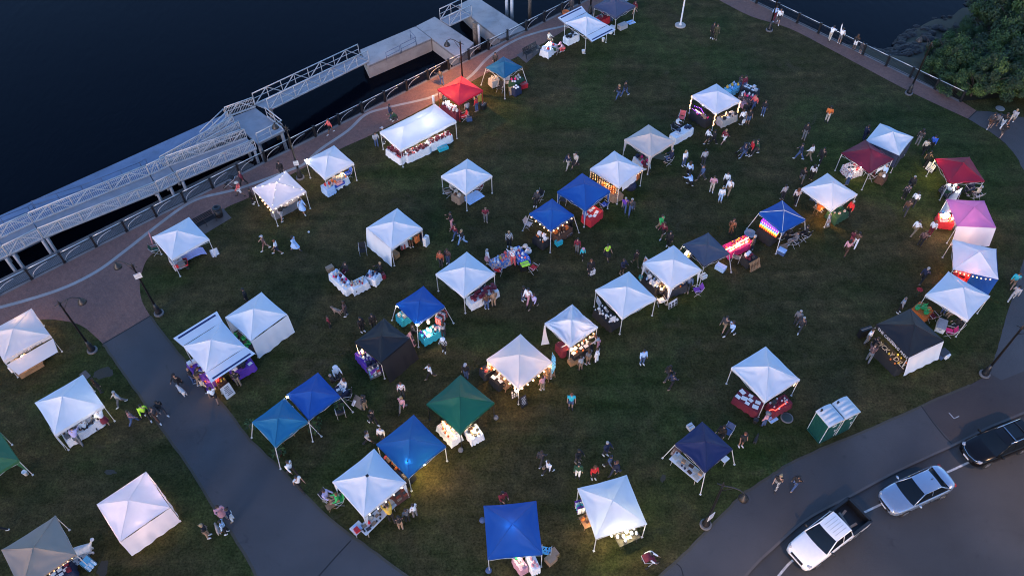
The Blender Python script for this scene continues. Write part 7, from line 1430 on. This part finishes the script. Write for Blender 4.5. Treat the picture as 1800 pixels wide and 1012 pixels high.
# ------------------------------------------------------------------ everyone in the park
# (photo pixel of the feet, facing, pose, top, lower clothing, hair, what singles the person out)
FOLK = [
(178, 689, 60, 'st', 'black', 'charcoal:t', 'long-brown', 'in a black sweatshirt with a white emblem, beside the busy white canopy'),
(215, 711, 215, 'wa', 'pale_grey', 'grey:t', 'short-grey', 'in a pale grey hooded top walking on the left grass'),
(238, 744, 30, 'wa', 'pink_plaid', 'denim:t', 'short-brown', 'in a pinkish plaid shirt and blue jeans left of the asphalt path'),
(261, 735, 300, 'wa', 'neon', 'black:t', 'short-black', 'in a neon yellow vest at the edge of the asphalt path'),
(279, 738, 320, 'wb', 'charcoal', 'brown:t', 'short-brown', 'in a dark jacket right beside the neon vest'),
(288, 728, 320, 'wa', 'black', 'charcoal:t', 'short-black', 'in black stepping onto the path behind the neon vest'),
(318, 681, 250, 'wa', 'black', 'black:t', 'cap-black', 'in black clothes and cap walking a small white dog'),
(342, 672, 30, 'st', 'black', 'denim:t', 'bald-x', 'who is bald, in a black top and jeans at the purple table'),
(352, 674, 40, 'le', 'black', 'khaki:t', 'short-brown', 'in black with tan trousers leaning over the purple table'),
(363, 689, 50, 'st', 'cream', 'black:t', 'short-black', 'in a cream top and black trousers at the purple table'),
(381, 705, 110, 'wa', 'white+S', 'black:s', 'short-brown', 'in a white tee and dark shorts walking off the asphalt path'),
(421, 677, 110, 'st', 'black', 'khaki:t', 'short-brown', 'in a black sweater and khakis by the front purple table'),
(189, 746, 130, 'le', 'white', 'maroon:k', 'short-black', 'in a white sweater and red skirt bending over the busy goods table'),
(159, 762, 130, 'st', 'white', 'black:t', 'short-black', 'in white with a black backpack strap at the busy goods table'),
(168, 754, 120, 'le', 'pale_grey', 'charcoal:t', 'short-grey', 'with pale grey hood between two shoppers at the busy goods table'),
(144, 781, 110, 'le', 'lavender', 'grey:t', 'short-brown', 'in a lavender hooded top at the end of the busy goods table'),
(394, 909, 310, 'fo', 'pink', 'pink:k', 'long-brown', 'in a long pink coat standing at the path edge'),
(410, 914, 200, 'st', 'navy', 'white:t', 'short-brown', 'in a navy top and white trousers at the path edge'),
(400, 936, 190, 'st', 'blue_plaid', 'black:t', 'short-black', 'in a light blue plaid shirt at the path edge'),
(368, 943, 20, 'st', 'black+S', 'tan:t', 'bun-blond', 'in a black tank top and tan trousers with fair hair'),
(4, 938, 200, 'wa', 'black', 'black:t', 'short-black', 'in black with white shoes at the left picture edge'),
(429, 326, 190, 'wa', 'maroon', 'black:t', 'bald-x', 'in a maroon top walking on the bricks beside the stroller'),
(424, 345, 190, 'wb', 'coral', 'white:s', 'hat-cream', 'in a coral sweater and white shorts pushing the black stroller'),
(446, 358, 10, 'st', 'black', 'black:t', 'short-black', 'all in black behind the left leg of the glowing seams canopy'),
(497, 311, 270, 'st', 'black', 'charcoal:t', 'short-brown', 'in a black jacket over a white shirt on the promenade'),
(533, 374, 320, 'wb', 'light_blue', 'light_blue:k', 'long-black', 'in a light blue dress at the right side of the glowing seams canopy'),
(497, 388, 60, 'le', 'black', 'pale_grey:s', 'short-black', 'in a dark top and pale shorts bending at the grey table'),
(468, 439, 200, 'wa', 'brown_print+S', 'brown_print:s', 'cap-pale_grey', 'in a brown patterned outfit and pale cap strolling on the lawn'),
(489, 446, 190, 'wb', 'white+S', 'navy:s', 'short-red', 'in a white tee and navy shorts with tinted hair on the lawn'),
(521, 441, 340, 'wa', 'light_blue', 'light_blue:k', 'long-black', 'in a pale blue dress striding over the lawn'),
(582, 235, 210, 'wa', 'coral', 'black:s', 'short-brown', 'in an orange red top jogging along the railing'),
(688, 210, 200, 'st', 'navy', 'denim:t', 'short-black', 'in a navy hooded top and jeans on the orange lit bricks'),
(697, 213, 200, 'cr', 'dark_green', 'charcoal:t', 'short-black', 'in dark green crouching behind the long white canopy'),
(663, 259, 300, 'ph', 'pale_grey', 'denim:t', 'short-brown', 'in a pale hooded top at the left leg of the long canopy'),
(676, 252, 200, 'st', 'black', 'charcoal:t', 'cap-pale_grey', 'in black with a pale cap behind the long canopy left leg'),
(777, 150, 130, 'le', 'charcoal', 'denim:t', 'short-black', 'in grey blue leaning on the railing near the red canopy'),
(822, 204, 120, 'st', 'pale_grey+S', 'charcoal:s', 'short-brown', 'in a grey tee and shorts in front of the red canopy'),
(838, 197, 150, 'st', 'red', 'denim:t', 'short-black', 'in a red shirt at the right leg of the red canopy'),
(871, 119, 270, 'st', 'charcoal', 'black:t', 'short-black', 'standing behind the splayed blue canopy, head above its roof'),
(965, 76, 320, 'si', 'cream', 'tan:t', 'short-brown', 'in a beige top behind the small white cloth table'),
(990, 92, 200, 'cr', 'pink', 'coral:t', 'cap-pink', 'in pink and coral crouching at the small white cloth table'),
(1004, 23, 250, 'st', 'charcoal', 'charcoal:t', 'short-grey', 'with grey hair and dark coat by the orange flower pot'),
(1060, 38, 60, 'st', 'red', 'black:t', 'long-blond', 'in red below the slate blue grey canopy'), (1074, 39, 130, 'st', 'navy', 'denim:t', 'short-brown', 'in jeans at the left of the slate blue grey canopy'),
(1115, 25, 200, 'wa', 'maroon', 'tan:s', 'short-black', 'in a maroon top at the right of the slate blue grey canopy'),
(1251, 68, 250, 'st', 'black', 'black:t', 'short-black', 'in black on the upper lawn beside another in olive'), (1257, 70, 250, 'st', 'olive', 'olive:t', 'short-brown', 'in dark olive on the upper lawn beside another in black'),
(1086, 174, 210, 'wa', 'black', 'denim:t', 'long-blond', 'with fair hair, black top and jeans on the upper lawn'), (1098, 169, 210, 'wb', 'black', 'denim:t', 'short-black', 'with dark hair, black top and jeans on the upper lawn'),
(998, 296, 230, 'wa', 'navy', 'cream:t', 'short-brown', 'in a navy top and cream trousers on the middle lawn'), (1011, 295, 230, 'wb', 'cream', 'black:k', 'short-black', 'in a beige shawl and black dress on the middle lawn'),
(795, 340, 330, 'si', 'cream', 'charcoal:t', 'short-grey', 'in cream seated under the lone white canopy'), (840, 335, 200, 'si', 'maroon', 'black:t', 'short-brown', 'in maroon seated at the right under the lone white canopy'),
(854, 390, 275, 'fo', 'maroon+S', 'grey:t', 'bald-x', 'in a maroon tee and grey trousers facing the camera alone'),
(794, 400, 200, 'fo', 'black', 'pink:t', 'short-black', 'in black and pink trousers cradling something pale'), (801, 419, 210, 'wa', 'maroon', 'denim:t', 'long-brown', 'in dark maroon and jeans, middle of three strollers'), (813, 430, 215, 'wb', 'black', 'light_blue:t', 'short-blond', 'in a black top and pale jeans, nearest of three strollers'),
(944, 357, 250, 'si', 'charcoal', 'black:t', 'short-grey', 'resting in a camp chair behind the small blue canopy'),
(1014, 444, 250, 'st', 'maroon', 'grey:t', 'short-black', 'in a maroon hoodie standing beside a child'), (1024, 454, 250, 'wa', 'teal', 'black:t', 'hat-pink', 'small, in a turquoise jacket and pink hat', .72),
(1037, 484, 280, 'st', 'black', 'black:k', 'long-red', 'in a black dress with a large white bag'), (1066, 454, 300, 'wb', 'neon+S', 'black:k', 'short-black', 'in a yellow green vest over black'),
(1093, 482, 310, 'ph', 'navy', 'black:s', 'short-brown', 'in navy looking at a phone above a white canopy'), (1116, 466, 110, 'wa', 'black', 'olive:t', 'short-brown', 'in dark clothes fading into the lawn above the draped canopy'),
(1097, 372, 260, 'wa', 'purple+S', 'denim:t', 'short-grey', 'in a purple tee and jeans below the light curtain canopy'), (1108, 376, 260, 'wb', 'charcoal', 'denim:t', 'short-grey', 'in a dark jacket beside the purple tee'),
(1160, 405, 300, 'wa', 'green', 'tan:t', 'short-brown', 'in a bright green top on the middle lawn'), (1164, 417, 220, 'wa', 'maroon', 'black:s', 'long-brown', 'in maroon walking just in front of the bright green top'), (1174, 434, 240, 'st', 'black', 'black:t', 'short-black', 'in black with a white collar behind the draped canopy'),
(776, 469, 250, 'st', 'orange_plaid', 'charcoal:t', 'short-red', 'in an orange plaid shirt behind a white canopy'), (788, 464, 250, 'st', 'brown_print', 'denim:t', 'short-brown', 'in a brown print top next to the orange plaid'),
(895, 434, 280, 'st', 'black_white_check', 'black:t', 'short-blond', 'in a black and white checked coat behind the blue toy table'), (902, 466, 110, 'le', 'white_floral', 'coral:t', 'short-grey', 'in a pale print top and red trousers between the toy tables'), (857, 463, 20, 'st', 'white', 'pink:k', 'short-grey', 'in white and pink at the left end of the toy tables'), (930, 448, 200, 'cr', 'white_floral', 'white:t', 'hat-cream', 'in white and red crouching behind the blue toy table'),
(856, 543, 110, 'st', 'brown', 'denim:t', 'short-brown', 'in a brown top and jeans at the dark red boxes'), (868, 538, 120, 'st', 'tan', 'tan:t', 'short-brown', 'in a tan outfit at the dark red boxes'), (843, 514, 300, 'si', 'charcoal', 'denim:t', 'short-black', 'seated behind the table of dark red boxes'),
(920, 528, 330, 'st', 'black', 'denim:t', 'long-black', 'in black and jeans, left of three on the central lawn'), (928, 533, 240, 'wa', 'white', 'pink:t', 'short-black', 'in white and pink, middle of three on the central lawn'), (938, 541, 230, 'wb', 'lavender', 'black:t', 'short-brown', 'in lavender grey, right of three on the central lawn'),
(580, 575, 30, 'st', 'maroon', 'black:t', 'short-brown', 'small, in a maroon coat beside the tan and white dog', .78), (609, 555, 180, 'st', 'brown_print', 'charcoal:t', 'long-brown', 'in a brown and red top beside the tan and white dog'),
(638, 583, 320, 'st', 'black', 'black:t', 'short-black', 'all in black left behind the plain black canopy'), (658, 577, 300, 'st', 'black', 'black:t', 'short-black', 'all in black right behind the plain black canopy'),
(781, 618, 260, 'fo', 'black_white_check', 'black:t', 'hat-white', 'in a white patterned jacket near the turquoise table'), (780, 592, 140, 'st', 'pale_grey', 'charcoal:t', 'long-brown', 'in pale grey browsing the turquoise table'), (728, 590, 20, 'si', 'charcoal', 'black:t', 'short-brown', 'seated behind the front turquoise table'),
(757, 664, 190, 'wa', 'white', 'black:t', 'short-brown', 'in a white sweater striding left over the lawn'), (708, 696, 270, 'st', 'white_floral', 'charcoal:t', 'short-red', 'in a white and red top on the lawn above a blue canopy'), (709, 721, 250, 'wb', 'pink', 'grey:t', 'long-blond', 'in pink with a black shoulder bag'),
(820, 665, 250, 'st', 'black', 'denim:t', 'cap-pale_grey', 'in black with a pale cap behind the green canopy'), (643, 719, 160, 'st', 'charcoal', 'khaki:t', 'short-black', 'in dark grey and khakis right of the wooden easel tray'), (657, 745, 320, 'wa', 'black', 'black:t', 'long-black', 'in black with long dark hair heading right'), (649, 780, 350, 'wa', 'pale_grey', 'black:t', 'long-black', 'in white and grey with a dark backpack, striding'), (673, 774, 260, 'st', 'white', 'charcoal:t', 'bald-x', 'who is bald, in a wide white shirt behind a blue canopy'),
(595, 664, 300, 'si', 'white', 'charcoal:t', 'hat-white', 'in a big white hat behind the royal blue canopy'), (608, 687, 230, 'si', 'white', 'denim:t', 'long-red', 'in a white print tee seated right of the royal blue canopy'), (587, 676, 30, 'si', 'charcoal', 'black:t', 'short-grey', 'in dark clothes seated at the edge of the royal blue canopy'),
(515, 833, 330, 'wa', 'white', 'black:t', 'short-brown', 'in a white shirt at the path edge, the farther of two'), (529, 858, 320, 'wb', 'white+S', 'black:t', 'short-black', 'in a white shirt at the path edge, the nearer of two'),
(577, 879, 340, 'si', 'lavender', 'tan:t', 'short-brown', 'in grey lavender seated by the folding stool'), (595, 884, 200, 'si', 'green', 'tan:t', 'short-red', 'in a green shirt seated by the folding stool'),
(689, 915, 120, 'le', 'yellow', 'black:t', 'short-brown', 'in a mustard sweater reaching over the jewellery table'), (705, 928, 110, 'st', 'black', 'tan:t', 'short-black', 'in black and beige trousers in front of the jewellery table'), (717, 915, 130, 'st', 'grey', 'black:t', 'short-brown', 'in grey at the patterned rug display'), (730, 907, 140, 'st', 'white', 'grey:t', 'short-black', 'in a white top beside the patterned rug display'),
(953, 685, 130, 'st', 'pink+S', 'khaki:t', 'short-brown', 'in a pale pink shirt at the ivory canopy'), (1003, 717, 270, 'st', 'teal+S', 'denim:s', 'short-red', 'in a turquoise tee facing the camera on the lawn'),
(1020, 650, 130, 'st', 'pale_grey+S', 'tan:s', 'short-black', 'in a pale grey tee and tan shorts at the crumpled canopy'), (1033, 640, 130, 'st', 'grey+S', 'tan:s', 'long-brown', 'in grey with brown hair at the crumpled canopy'), (1048, 636, 150, 'st', 'white', 'white:t', 'short-brown', 'all in white at the crumpled canopy'), (1050, 611, 200, 'le', 'pale_grey', 'pink:t', 'long-red', 'in pale grey and pink at the right of the crumpled canopy'),
(1128, 640, 290, 'st', 'light_blue', 'denim:t', 'short-black', 'in a light denim jacket alone on the lawn'), (1179, 680, 40, 'wa', 'navy', 'black:t', 'short-black', 'in navy with tattooed arm on the lawn'), (1173, 667, 30, 'wa', 'black', 'charcoal:t', 'long-black', 'in black close behind the navy top'),
(1271, 581, 230, 'wa', 'charcoal', 'khaki:s', 'short-black', 'in a dark jacket and khaki shorts on the right lawn'), (1282, 590, 210, 'wb', 'light_blue', 'black:t', 'long-brown', 'in a light blue hoodie on the right lawn'),
(1398, 570, 230, 'st', 'grey', 'charcoal:t', 'short-grey', 'in grey with grey hair on the right lawn'), (1404, 581, 230, 'wa', 'charcoal', 'charcoal:t', 'short-grey', 'in dark grey beside the one in grey'),
(884, 886, 300, 'ph', 'maroon', 'black:t', 'long-black', 'in maroon behind the large blue canopy'),
(1015, 813, 310, 'ph', 'black', 'charcoal:t', 'long-black', 'in black with a pale phone above the bottom white canopy'), (1015, 838, 270, 'st', 'dark_green', 'white:t', 'short-black', 'in dark green with white trousers above the bottom white canopy'), (1043, 841, 290, 'st', 'red', 'black:t', 'long-red', 'in a red top just above the bottom white canopy'), (1064, 800, 310, 'ph', 'navy', 'charcoal:t', 'short-grey', 'in navy with grey hair above the bottom white canopy'), (1070, 822, 320, 'wa', 'denim', 'black:t', 'short-black', 'in a denim jacket above the bottom white canopy'), (1081, 833, 220, 'wb', 'navy', 'navy:t', 'short-red', 'in a navy and pale top with red hair'),
(951, 814, 60, 'wa', 'charcoal', 'charcoal:t', 'short-brown', 'in dark grey strolling above the large blue canopy'), (963, 831, 40, 'wb', 'white', 'black:t', 'short-brown', 'in a white top and black trousers with a tan bag'),
(1132, 981, 330, 'cr', 'white', 'black:t', 'short-black', 'in white and black bending by the red and grey stroller'),
(1301, 784, 290, 'st', 'black+S', 'black:s', 'short-red', 'in a black tee and shorts right of the navy canopy'), (1341, 748, 130, 'st', 'pink', 'denim:t', 'hat-grey', 'in a pink top, grey hat and jeans at the table of prints'), (1266, 768, 230, 'si', 'black', 'black:t', 'short-brown', 'seated in the shade behind the navy canopy'),
(1362, 856, 240, 'wa', 'black+S', 'black_white_check:t', 'bun-blond', 'with fair hair, black top and checked trousers on the pavement'), (1394, 857, 40, 'wa', 'black', 'denim:t', 'short-black', 'in a black hoodie and jeans on the pavement'),
(1452, 215, 250, 'ph', 'orange', 'cream:t', 'long-black', 'in an orange top and cream trousers on the far lawn'), (1412, 245, 240, 'st', 'black', 'grey:t', 'short-black', 'in a black top and grey trousers on the far lawn'), (1403, 280, 150, 'wa', 'navy', 'denim:t', 'short-black', 'in navy and jeans beside the white shirt'), (1421, 280, 130, 'wb', 'white', 'khaki:t', 'short-brown', 'in a white shirt and khakis on the right lawn'), (1440, 287, 230, 'wa', 'black', 'black:t', 'short-black', 'in black walking right of the white shirt'), (1407, 321, 250, 'wa', 'black', 'grey:s', 'short-red', 'in a black top above a white canopy'), (1424, 316, 60, 'st', 'white', 'black:t', 'long-black', 'in a white top with long black hair above a white canopy'), (1374, 351, 110, 'st', 'pale_grey', 'charcoal:t', 'short-black', 'in pale grey behind the rainbow light canopy'), (1396, 357, 60, 'wa', 'white_floral', 'black:t', 'long-red', 'in a red and white print left of a white canopy'),
(1434, 367, 320, 'si', 'cream', 'black:t', 'short-grey', 'in cream seated at the wooden lit table'), (1424, 357, 330, 'si', 'charcoal', 'denim:t', 'short-black', 'in dark clothes seated at the left of the seated customers'), (1487, 326, 120, 'st', 'white', 'denim:t', 'short-grey', 'in a white shirt with back turned by the flowery table'), (1489, 381, 200, 'st', 'red', 'black:t', 'short-grey', 'in a red sweater at the right of a white canopy'),
(1501, 433, 60, 'wa', 'brown', 'white:t', 'short-black', 'in brown and white trousers, farthest of three'), (1494, 430, 60, 'wb', 'maroon', 'coral:t', 'short-brown', 'in a reddish top, middle of three'), (1485, 447, 50, 'wa', 'pink', 'brown:t', 'long-black', 'in dusty pink, nearest of three'),
(1242, 252, 20, 'wa', 'white', 'black:s', 'short-brown', 'in a white shirt and dark shorts at the near lit leg'), (1252, 254, 20, 'wb', 'black', 'black:t', 'short-black', 'in black right beside the white shirt and shorts'), (1271, 253, 30, 'wa', 'maroon', 'white:s', 'short-blond', 'in maroon with a white bag and shorts'), (1318, 274, 185, 'st', 'red', 'black:t', 'short-brown', 'in a red top pushing the dark stroller'), (1326, 272, 190, 'wa', 'dark_green', 'charcoal:t', 'short-black', 'in dark green behind the red top'), (1306, 277, 185, 'wa', 'navy', 'denim:t', 'short-black', 'in navy beside the dark stroller'),
(1323, 193, 210, 'wa', 'coral', 'denim:t', 'short-brown', 'in a coral hoodie at the back of the lawn'), (1340, 203, 250, 'st', 'black', 'denim:t', 'short-brown', 'in a black hoodie and jeans at the back of the lawn'), (1302, 220, 100, 'st', 'white', 'black:t', 'short-brown', 'in a white tee with a pale bag, right of the lit leg'), (1313, 220, 270, 'st', 'black+S', 'denim:s', 'short-brown', 'in a black print tee and denim shorts'), (1307, 207, 270, 'st', 'black', 'charcoal:t', 'short-black', 'in black with crossed arms right of the lit leg'), (1305, 161, 300, 'st', 'maroon', 'denim:t', 'short-black', 'in maroon behind the colourful goods'), (1298, 160, 30, 'st', 'charcoal', 'denim:t', 'short-brown', 'in grey between the blue toy table and the colourful goods'), (1189, 226, 330, 'si', 'white', 'charcoal:t', 'short-black', 'in a white top seated behind the white table'),
(1201, 292, 310, 'st', 'white', 'denim:t', 'long-blond', 'in a white top with fair hair and jeans, left of the chatting group'), (1235, 291, 100, 'st', 'pale_grey', 'charcoal:t', 'short-black', 'in pale grey at the top of the chatting group'), (1209, 312, 60, 'st', 'light_blue', 'black:t', 'long-brown', 'in a pale blue top in the chatting group'), (1232, 317, 200, 'wb', 'denim', 'charcoal:t', 'short-brown', 'in a denim jacket in the chatting group'), (1214, 327, 130, 'cr', 'light_blue', 'black:t', 'short-black', 'crouching in pale blue and black below the chatting group'),
(1250, 337, 260, 'fo', 'pink', 'cream:t', 'short-brown', 'in pale pink with cream trousers near three in white'), (1274, 329, 250, 'st', 'white', 'black:t', 'short-brown', 'in white with a black sash, rear of three in white'), (1279, 342, 240, 'wa', 'white', 'khaki:t', 'short-black', 'in a white shirt and khakis, right of three in white'), (1265, 355, 265, 'st', 'white', 'light_blue:t', 'short-blond', 'all in white and pale blue, nearest of three in white'),
(1367, 42, 250, 'wa', 'white', 'charcoal:s', 'short-brown', 'in a pale jacket walking the far right promenade'), (1360, 36, 230, 'wa', 'light_blue', 'maroon:t', 'short-black', 'in pale blue and dark red on the far right promenade'), (1457, 72, 50, 'le', 'white', 'cream:t', 'short-black', 'in white leaning on the far railing'), (1474, 77, 60, 'up', 'white', 'grey:s', 'short-black', 'in white raising an arm at the far railing'), (1500, 88, 60, 'st', 'black', 'white:s', 'long-brown', 'in a black top and white shorts at the far railing'), (1511, 94, 70, 'st', 'charcoal', 'charcoal:s', 'short-black', 'small, in grey at the far railing', .75),
(1736, 225, 40, 'wa', 'charcoal', 'brown:s', 'short-black', 'in dark grey leading the group on the right path'), (1746, 224, 40, 'wb', 'grey', 'charcoal:s', 'short-black', 'in grey blue in the group on the right path'), (1758, 225, 40, 'wa', 'black', 'white:t', 'short-brown', 'in black and white trousers in the group on the right path'), (1775, 217, 40, 'wb', 'pale_grey', 'cream:s', 'short-blond', 'in pale grey at the rear of the group on the right path'), (1758, 241, 40, 'wa', 'black', 'charcoal:s', 'short-red', 'in dark clothes, nearest of the group on the right path'),
(1611, 255, 60, 'st', 'charcoal', 'grey:t', 'long-black', 'in slate grey right of the pale canopy'), (1621, 270, 50, 'wa', 'cream', 'black:t', 'short-black', 'in a beige jacket right of the pale canopy'), (1634, 263, 50, 'wb', 'blue', 'black:t', 'short-black', 'in a bright blue top right of the pale canopy'), (1625, 291, 40, 'wa', 'black+S', 'black:t', 'short-black', 'in black striding towards the framed sign'),
(1587, 350, 80, 'st', 'dark_floral', 'black:t', 'short-black', 'in a dark print top left of the crimson canopy'), (1596, 336, 250, 'st', 'black', 'black:t', 'short-grey', 'in black with grey hair left of the crimson canopy'), (1588, 377, 60, 'wa', 'brown', 'charcoal:t', 'short-brown', 'in dark brown left of the information panel'), (1602, 364, 60, 'st', 'white', 'charcoal:t', 'short-black', 'in a white top behind the dark brown jacket'),
(1604, 413, 30, 'wa', 'white', 'khaki:t', 'short-brown', 'in a white hoodie and khakis facing the red table'), (1632, 414, 40, 'st', 'white', 'maroon:t', 'short-red', 'in white and maroon trousers facing the red table'), (1615, 432, 60, 'st', 'brown_print', 'black:t', 'short-brown', 'in dark brown below the two white tops'), (1618, 496, 40, 'wa', 'navy', 'black:t', 'short-grey', 'in a navy print tee left of the curtained canopy'),
(1775, 505, 50, 'wa', 'teal', 'tan:s', 'short-brown', 'in a bright blue top at the right pavement edge'), (1776, 527, 50, 'wb', 'pale_grey', 'pale_grey:t', 'short-black', 'in pale grey at the right pavement edge'),
(1578, 549, 330, 'st', 'pale_grey', 'black:t', 'bald-x', 'in a pale grey shirt behind the black lettered canopy'), (1521, 604, 320, 'st', 'white+S', 'grey:t', 'short-brown', 'in a white tee at the left end of the wooden letters'), (1524, 635, 60, 'le', 'brown_print', 'grey:t', 'cap-brown', 'in a brown cap looking at the wooden letters'), (1531, 617, 40, 'st', 'black', 'black:t', 'short-black', 'in black between two at the wooden letters'), (1677, 579, 200, 'si', 'black', 'charcoal:t', 'short-grey', 'in black seated behind the black lettered canopy'), (1656, 551, 250, 'st', 'navy', 'denim:t', 'short-black', 'in navy under the canopy by the orange table'), (1671, 556, 200, 'si', 'brown', 'tan:t', 'short-brown', 'in tan seated under the canopy by the orange table'),
(1701, 336, 210, 'si', 'navy', 'navy:t', 'short-brown', 'in navy seated under the crimson canopy'), (1713, 348, 150, 'si', 'cream', 'charcoal:t', 'short-grey', 'in cream seated at the right of the crimson canopy'), (1663, 345, 20, 'si', 'white', 'dark_green:t', 'short-black', 'in white seated at the lit table of the crimson canopy'),
(1209, 506, 250, 'si', 'denim', 'charcoal:t', 'short-red', 'in blue with reddish hair seated under the draped canopy'), (1160, 522, 60, 'si', 'charcoal', 'black:t', 'short-black', 'seated on the white folding chair between canopies'), (1283, 412, 60, 'st', 'brown', 'brown:t', 'short-brown', 'in brown behind the hot pink table'), (1320, 440, 150, 'st', 'charcoal', 'charcoal:t', 'short-grey', 'in dark grey behind the dark side table'), (1395, 429, 190, 'si', 'grey', 'grey:t', 'short-brown', 'in grey holding a pale phone by the rainbow lights'), (1412, 417, 190, 'si', 'black', 'black:t', 'short-black', 'in black seated at the right of the rainbow lights'), (1371, 424, 170, 'st', 'denim', 'black:t', 'short-grey', 'in blue with pale hair behind the rainbow lights'), (1382, 420, 190, 'si', 'black', 'black:t', 'short-brown', 'in black seated inside the rainbow light canopy'),
(724, 435, 130, 'st', 'teal+S', 'brown:s', 'bald-x', 'in a turquoise tee and brown shorts at the side curtain canopy'), (670, 482, 200, 'si', 'black', 'black:t', 'short-blond', 'seated in black behind the small crowded table'), (610, 482, 240, 'si', 'black', 'maroon:t', 'short-brown', 'seated in black behind the long open white table'), (1548, 316, 200, 'st', 'light_blue', 'brown:t', 'short-grey', 'in pale blue at the right leg of the maroon canopy'), (1526, 308, 330, 'si', 'black', 'maroon:t', 'short-red', 'seated at the near corner of the maroon canopy'), (1517, 247, 30, 'st', 'navy', 'navy:t', 'short-brown', 'in navy behind the maroon canopy'),
(436, 532, 200, 'st', 'black', 'black:t', 'short-black', 'in black behind the closed white canopy'), (1131, 300, 330, 'si', 'maroon', 'brown:t', 'short-brown', 'seated behind the white table of baskets'), (1178, 284, 200, 'si', 'navy', 'denim:t', 'short-grey', 'in navy seated at the right leg of the cream canopy'), (783, 190, 330, 'st', 'charcoal', 'black:t', 'short-brown', 'in dark clothes behind the white goods of the red canopy'), (1003, 402, 150, 'st', 'navy', 'black:t', 'short-brown', 'in navy and violet at the right of the small blue canopy'),
]
for f in FOLK:
    person(*f[:8], sc=f[8] if len(f) > 8 else None)
BAGW = cm('white', 'goods')
def held_bag(px, py, z, d, m, label):
    mb = MB(); mb.box((0, 0, d[2] / 2), d); mb.tube([(-d[0] * .25, 0, d[2]), (-d[0] * .2, 0, d[2] + .2), (d[0] * .2, 0, d[2] + .2), (d[0] * .25, 0, d[2])], .012, 4); b = G(px, py); b.z = z; tag(mb.build('carried_bag', m, loc=b, rz=.5), label, 'bag')
held_bag(1041, 486, .25, (.42, .12, .5), BAGW, 'large white shopping bag carried by the one in the black dress'); held_bag(1305, 222, .35, (.3, .1, .36), BAGW, 'pale bag held by the one in the white tee near the lit leg'); held_bag(957, 830, .55, (.3, .12, .26), cm('tan'), 'tan shoulder bag of the one in the white top')
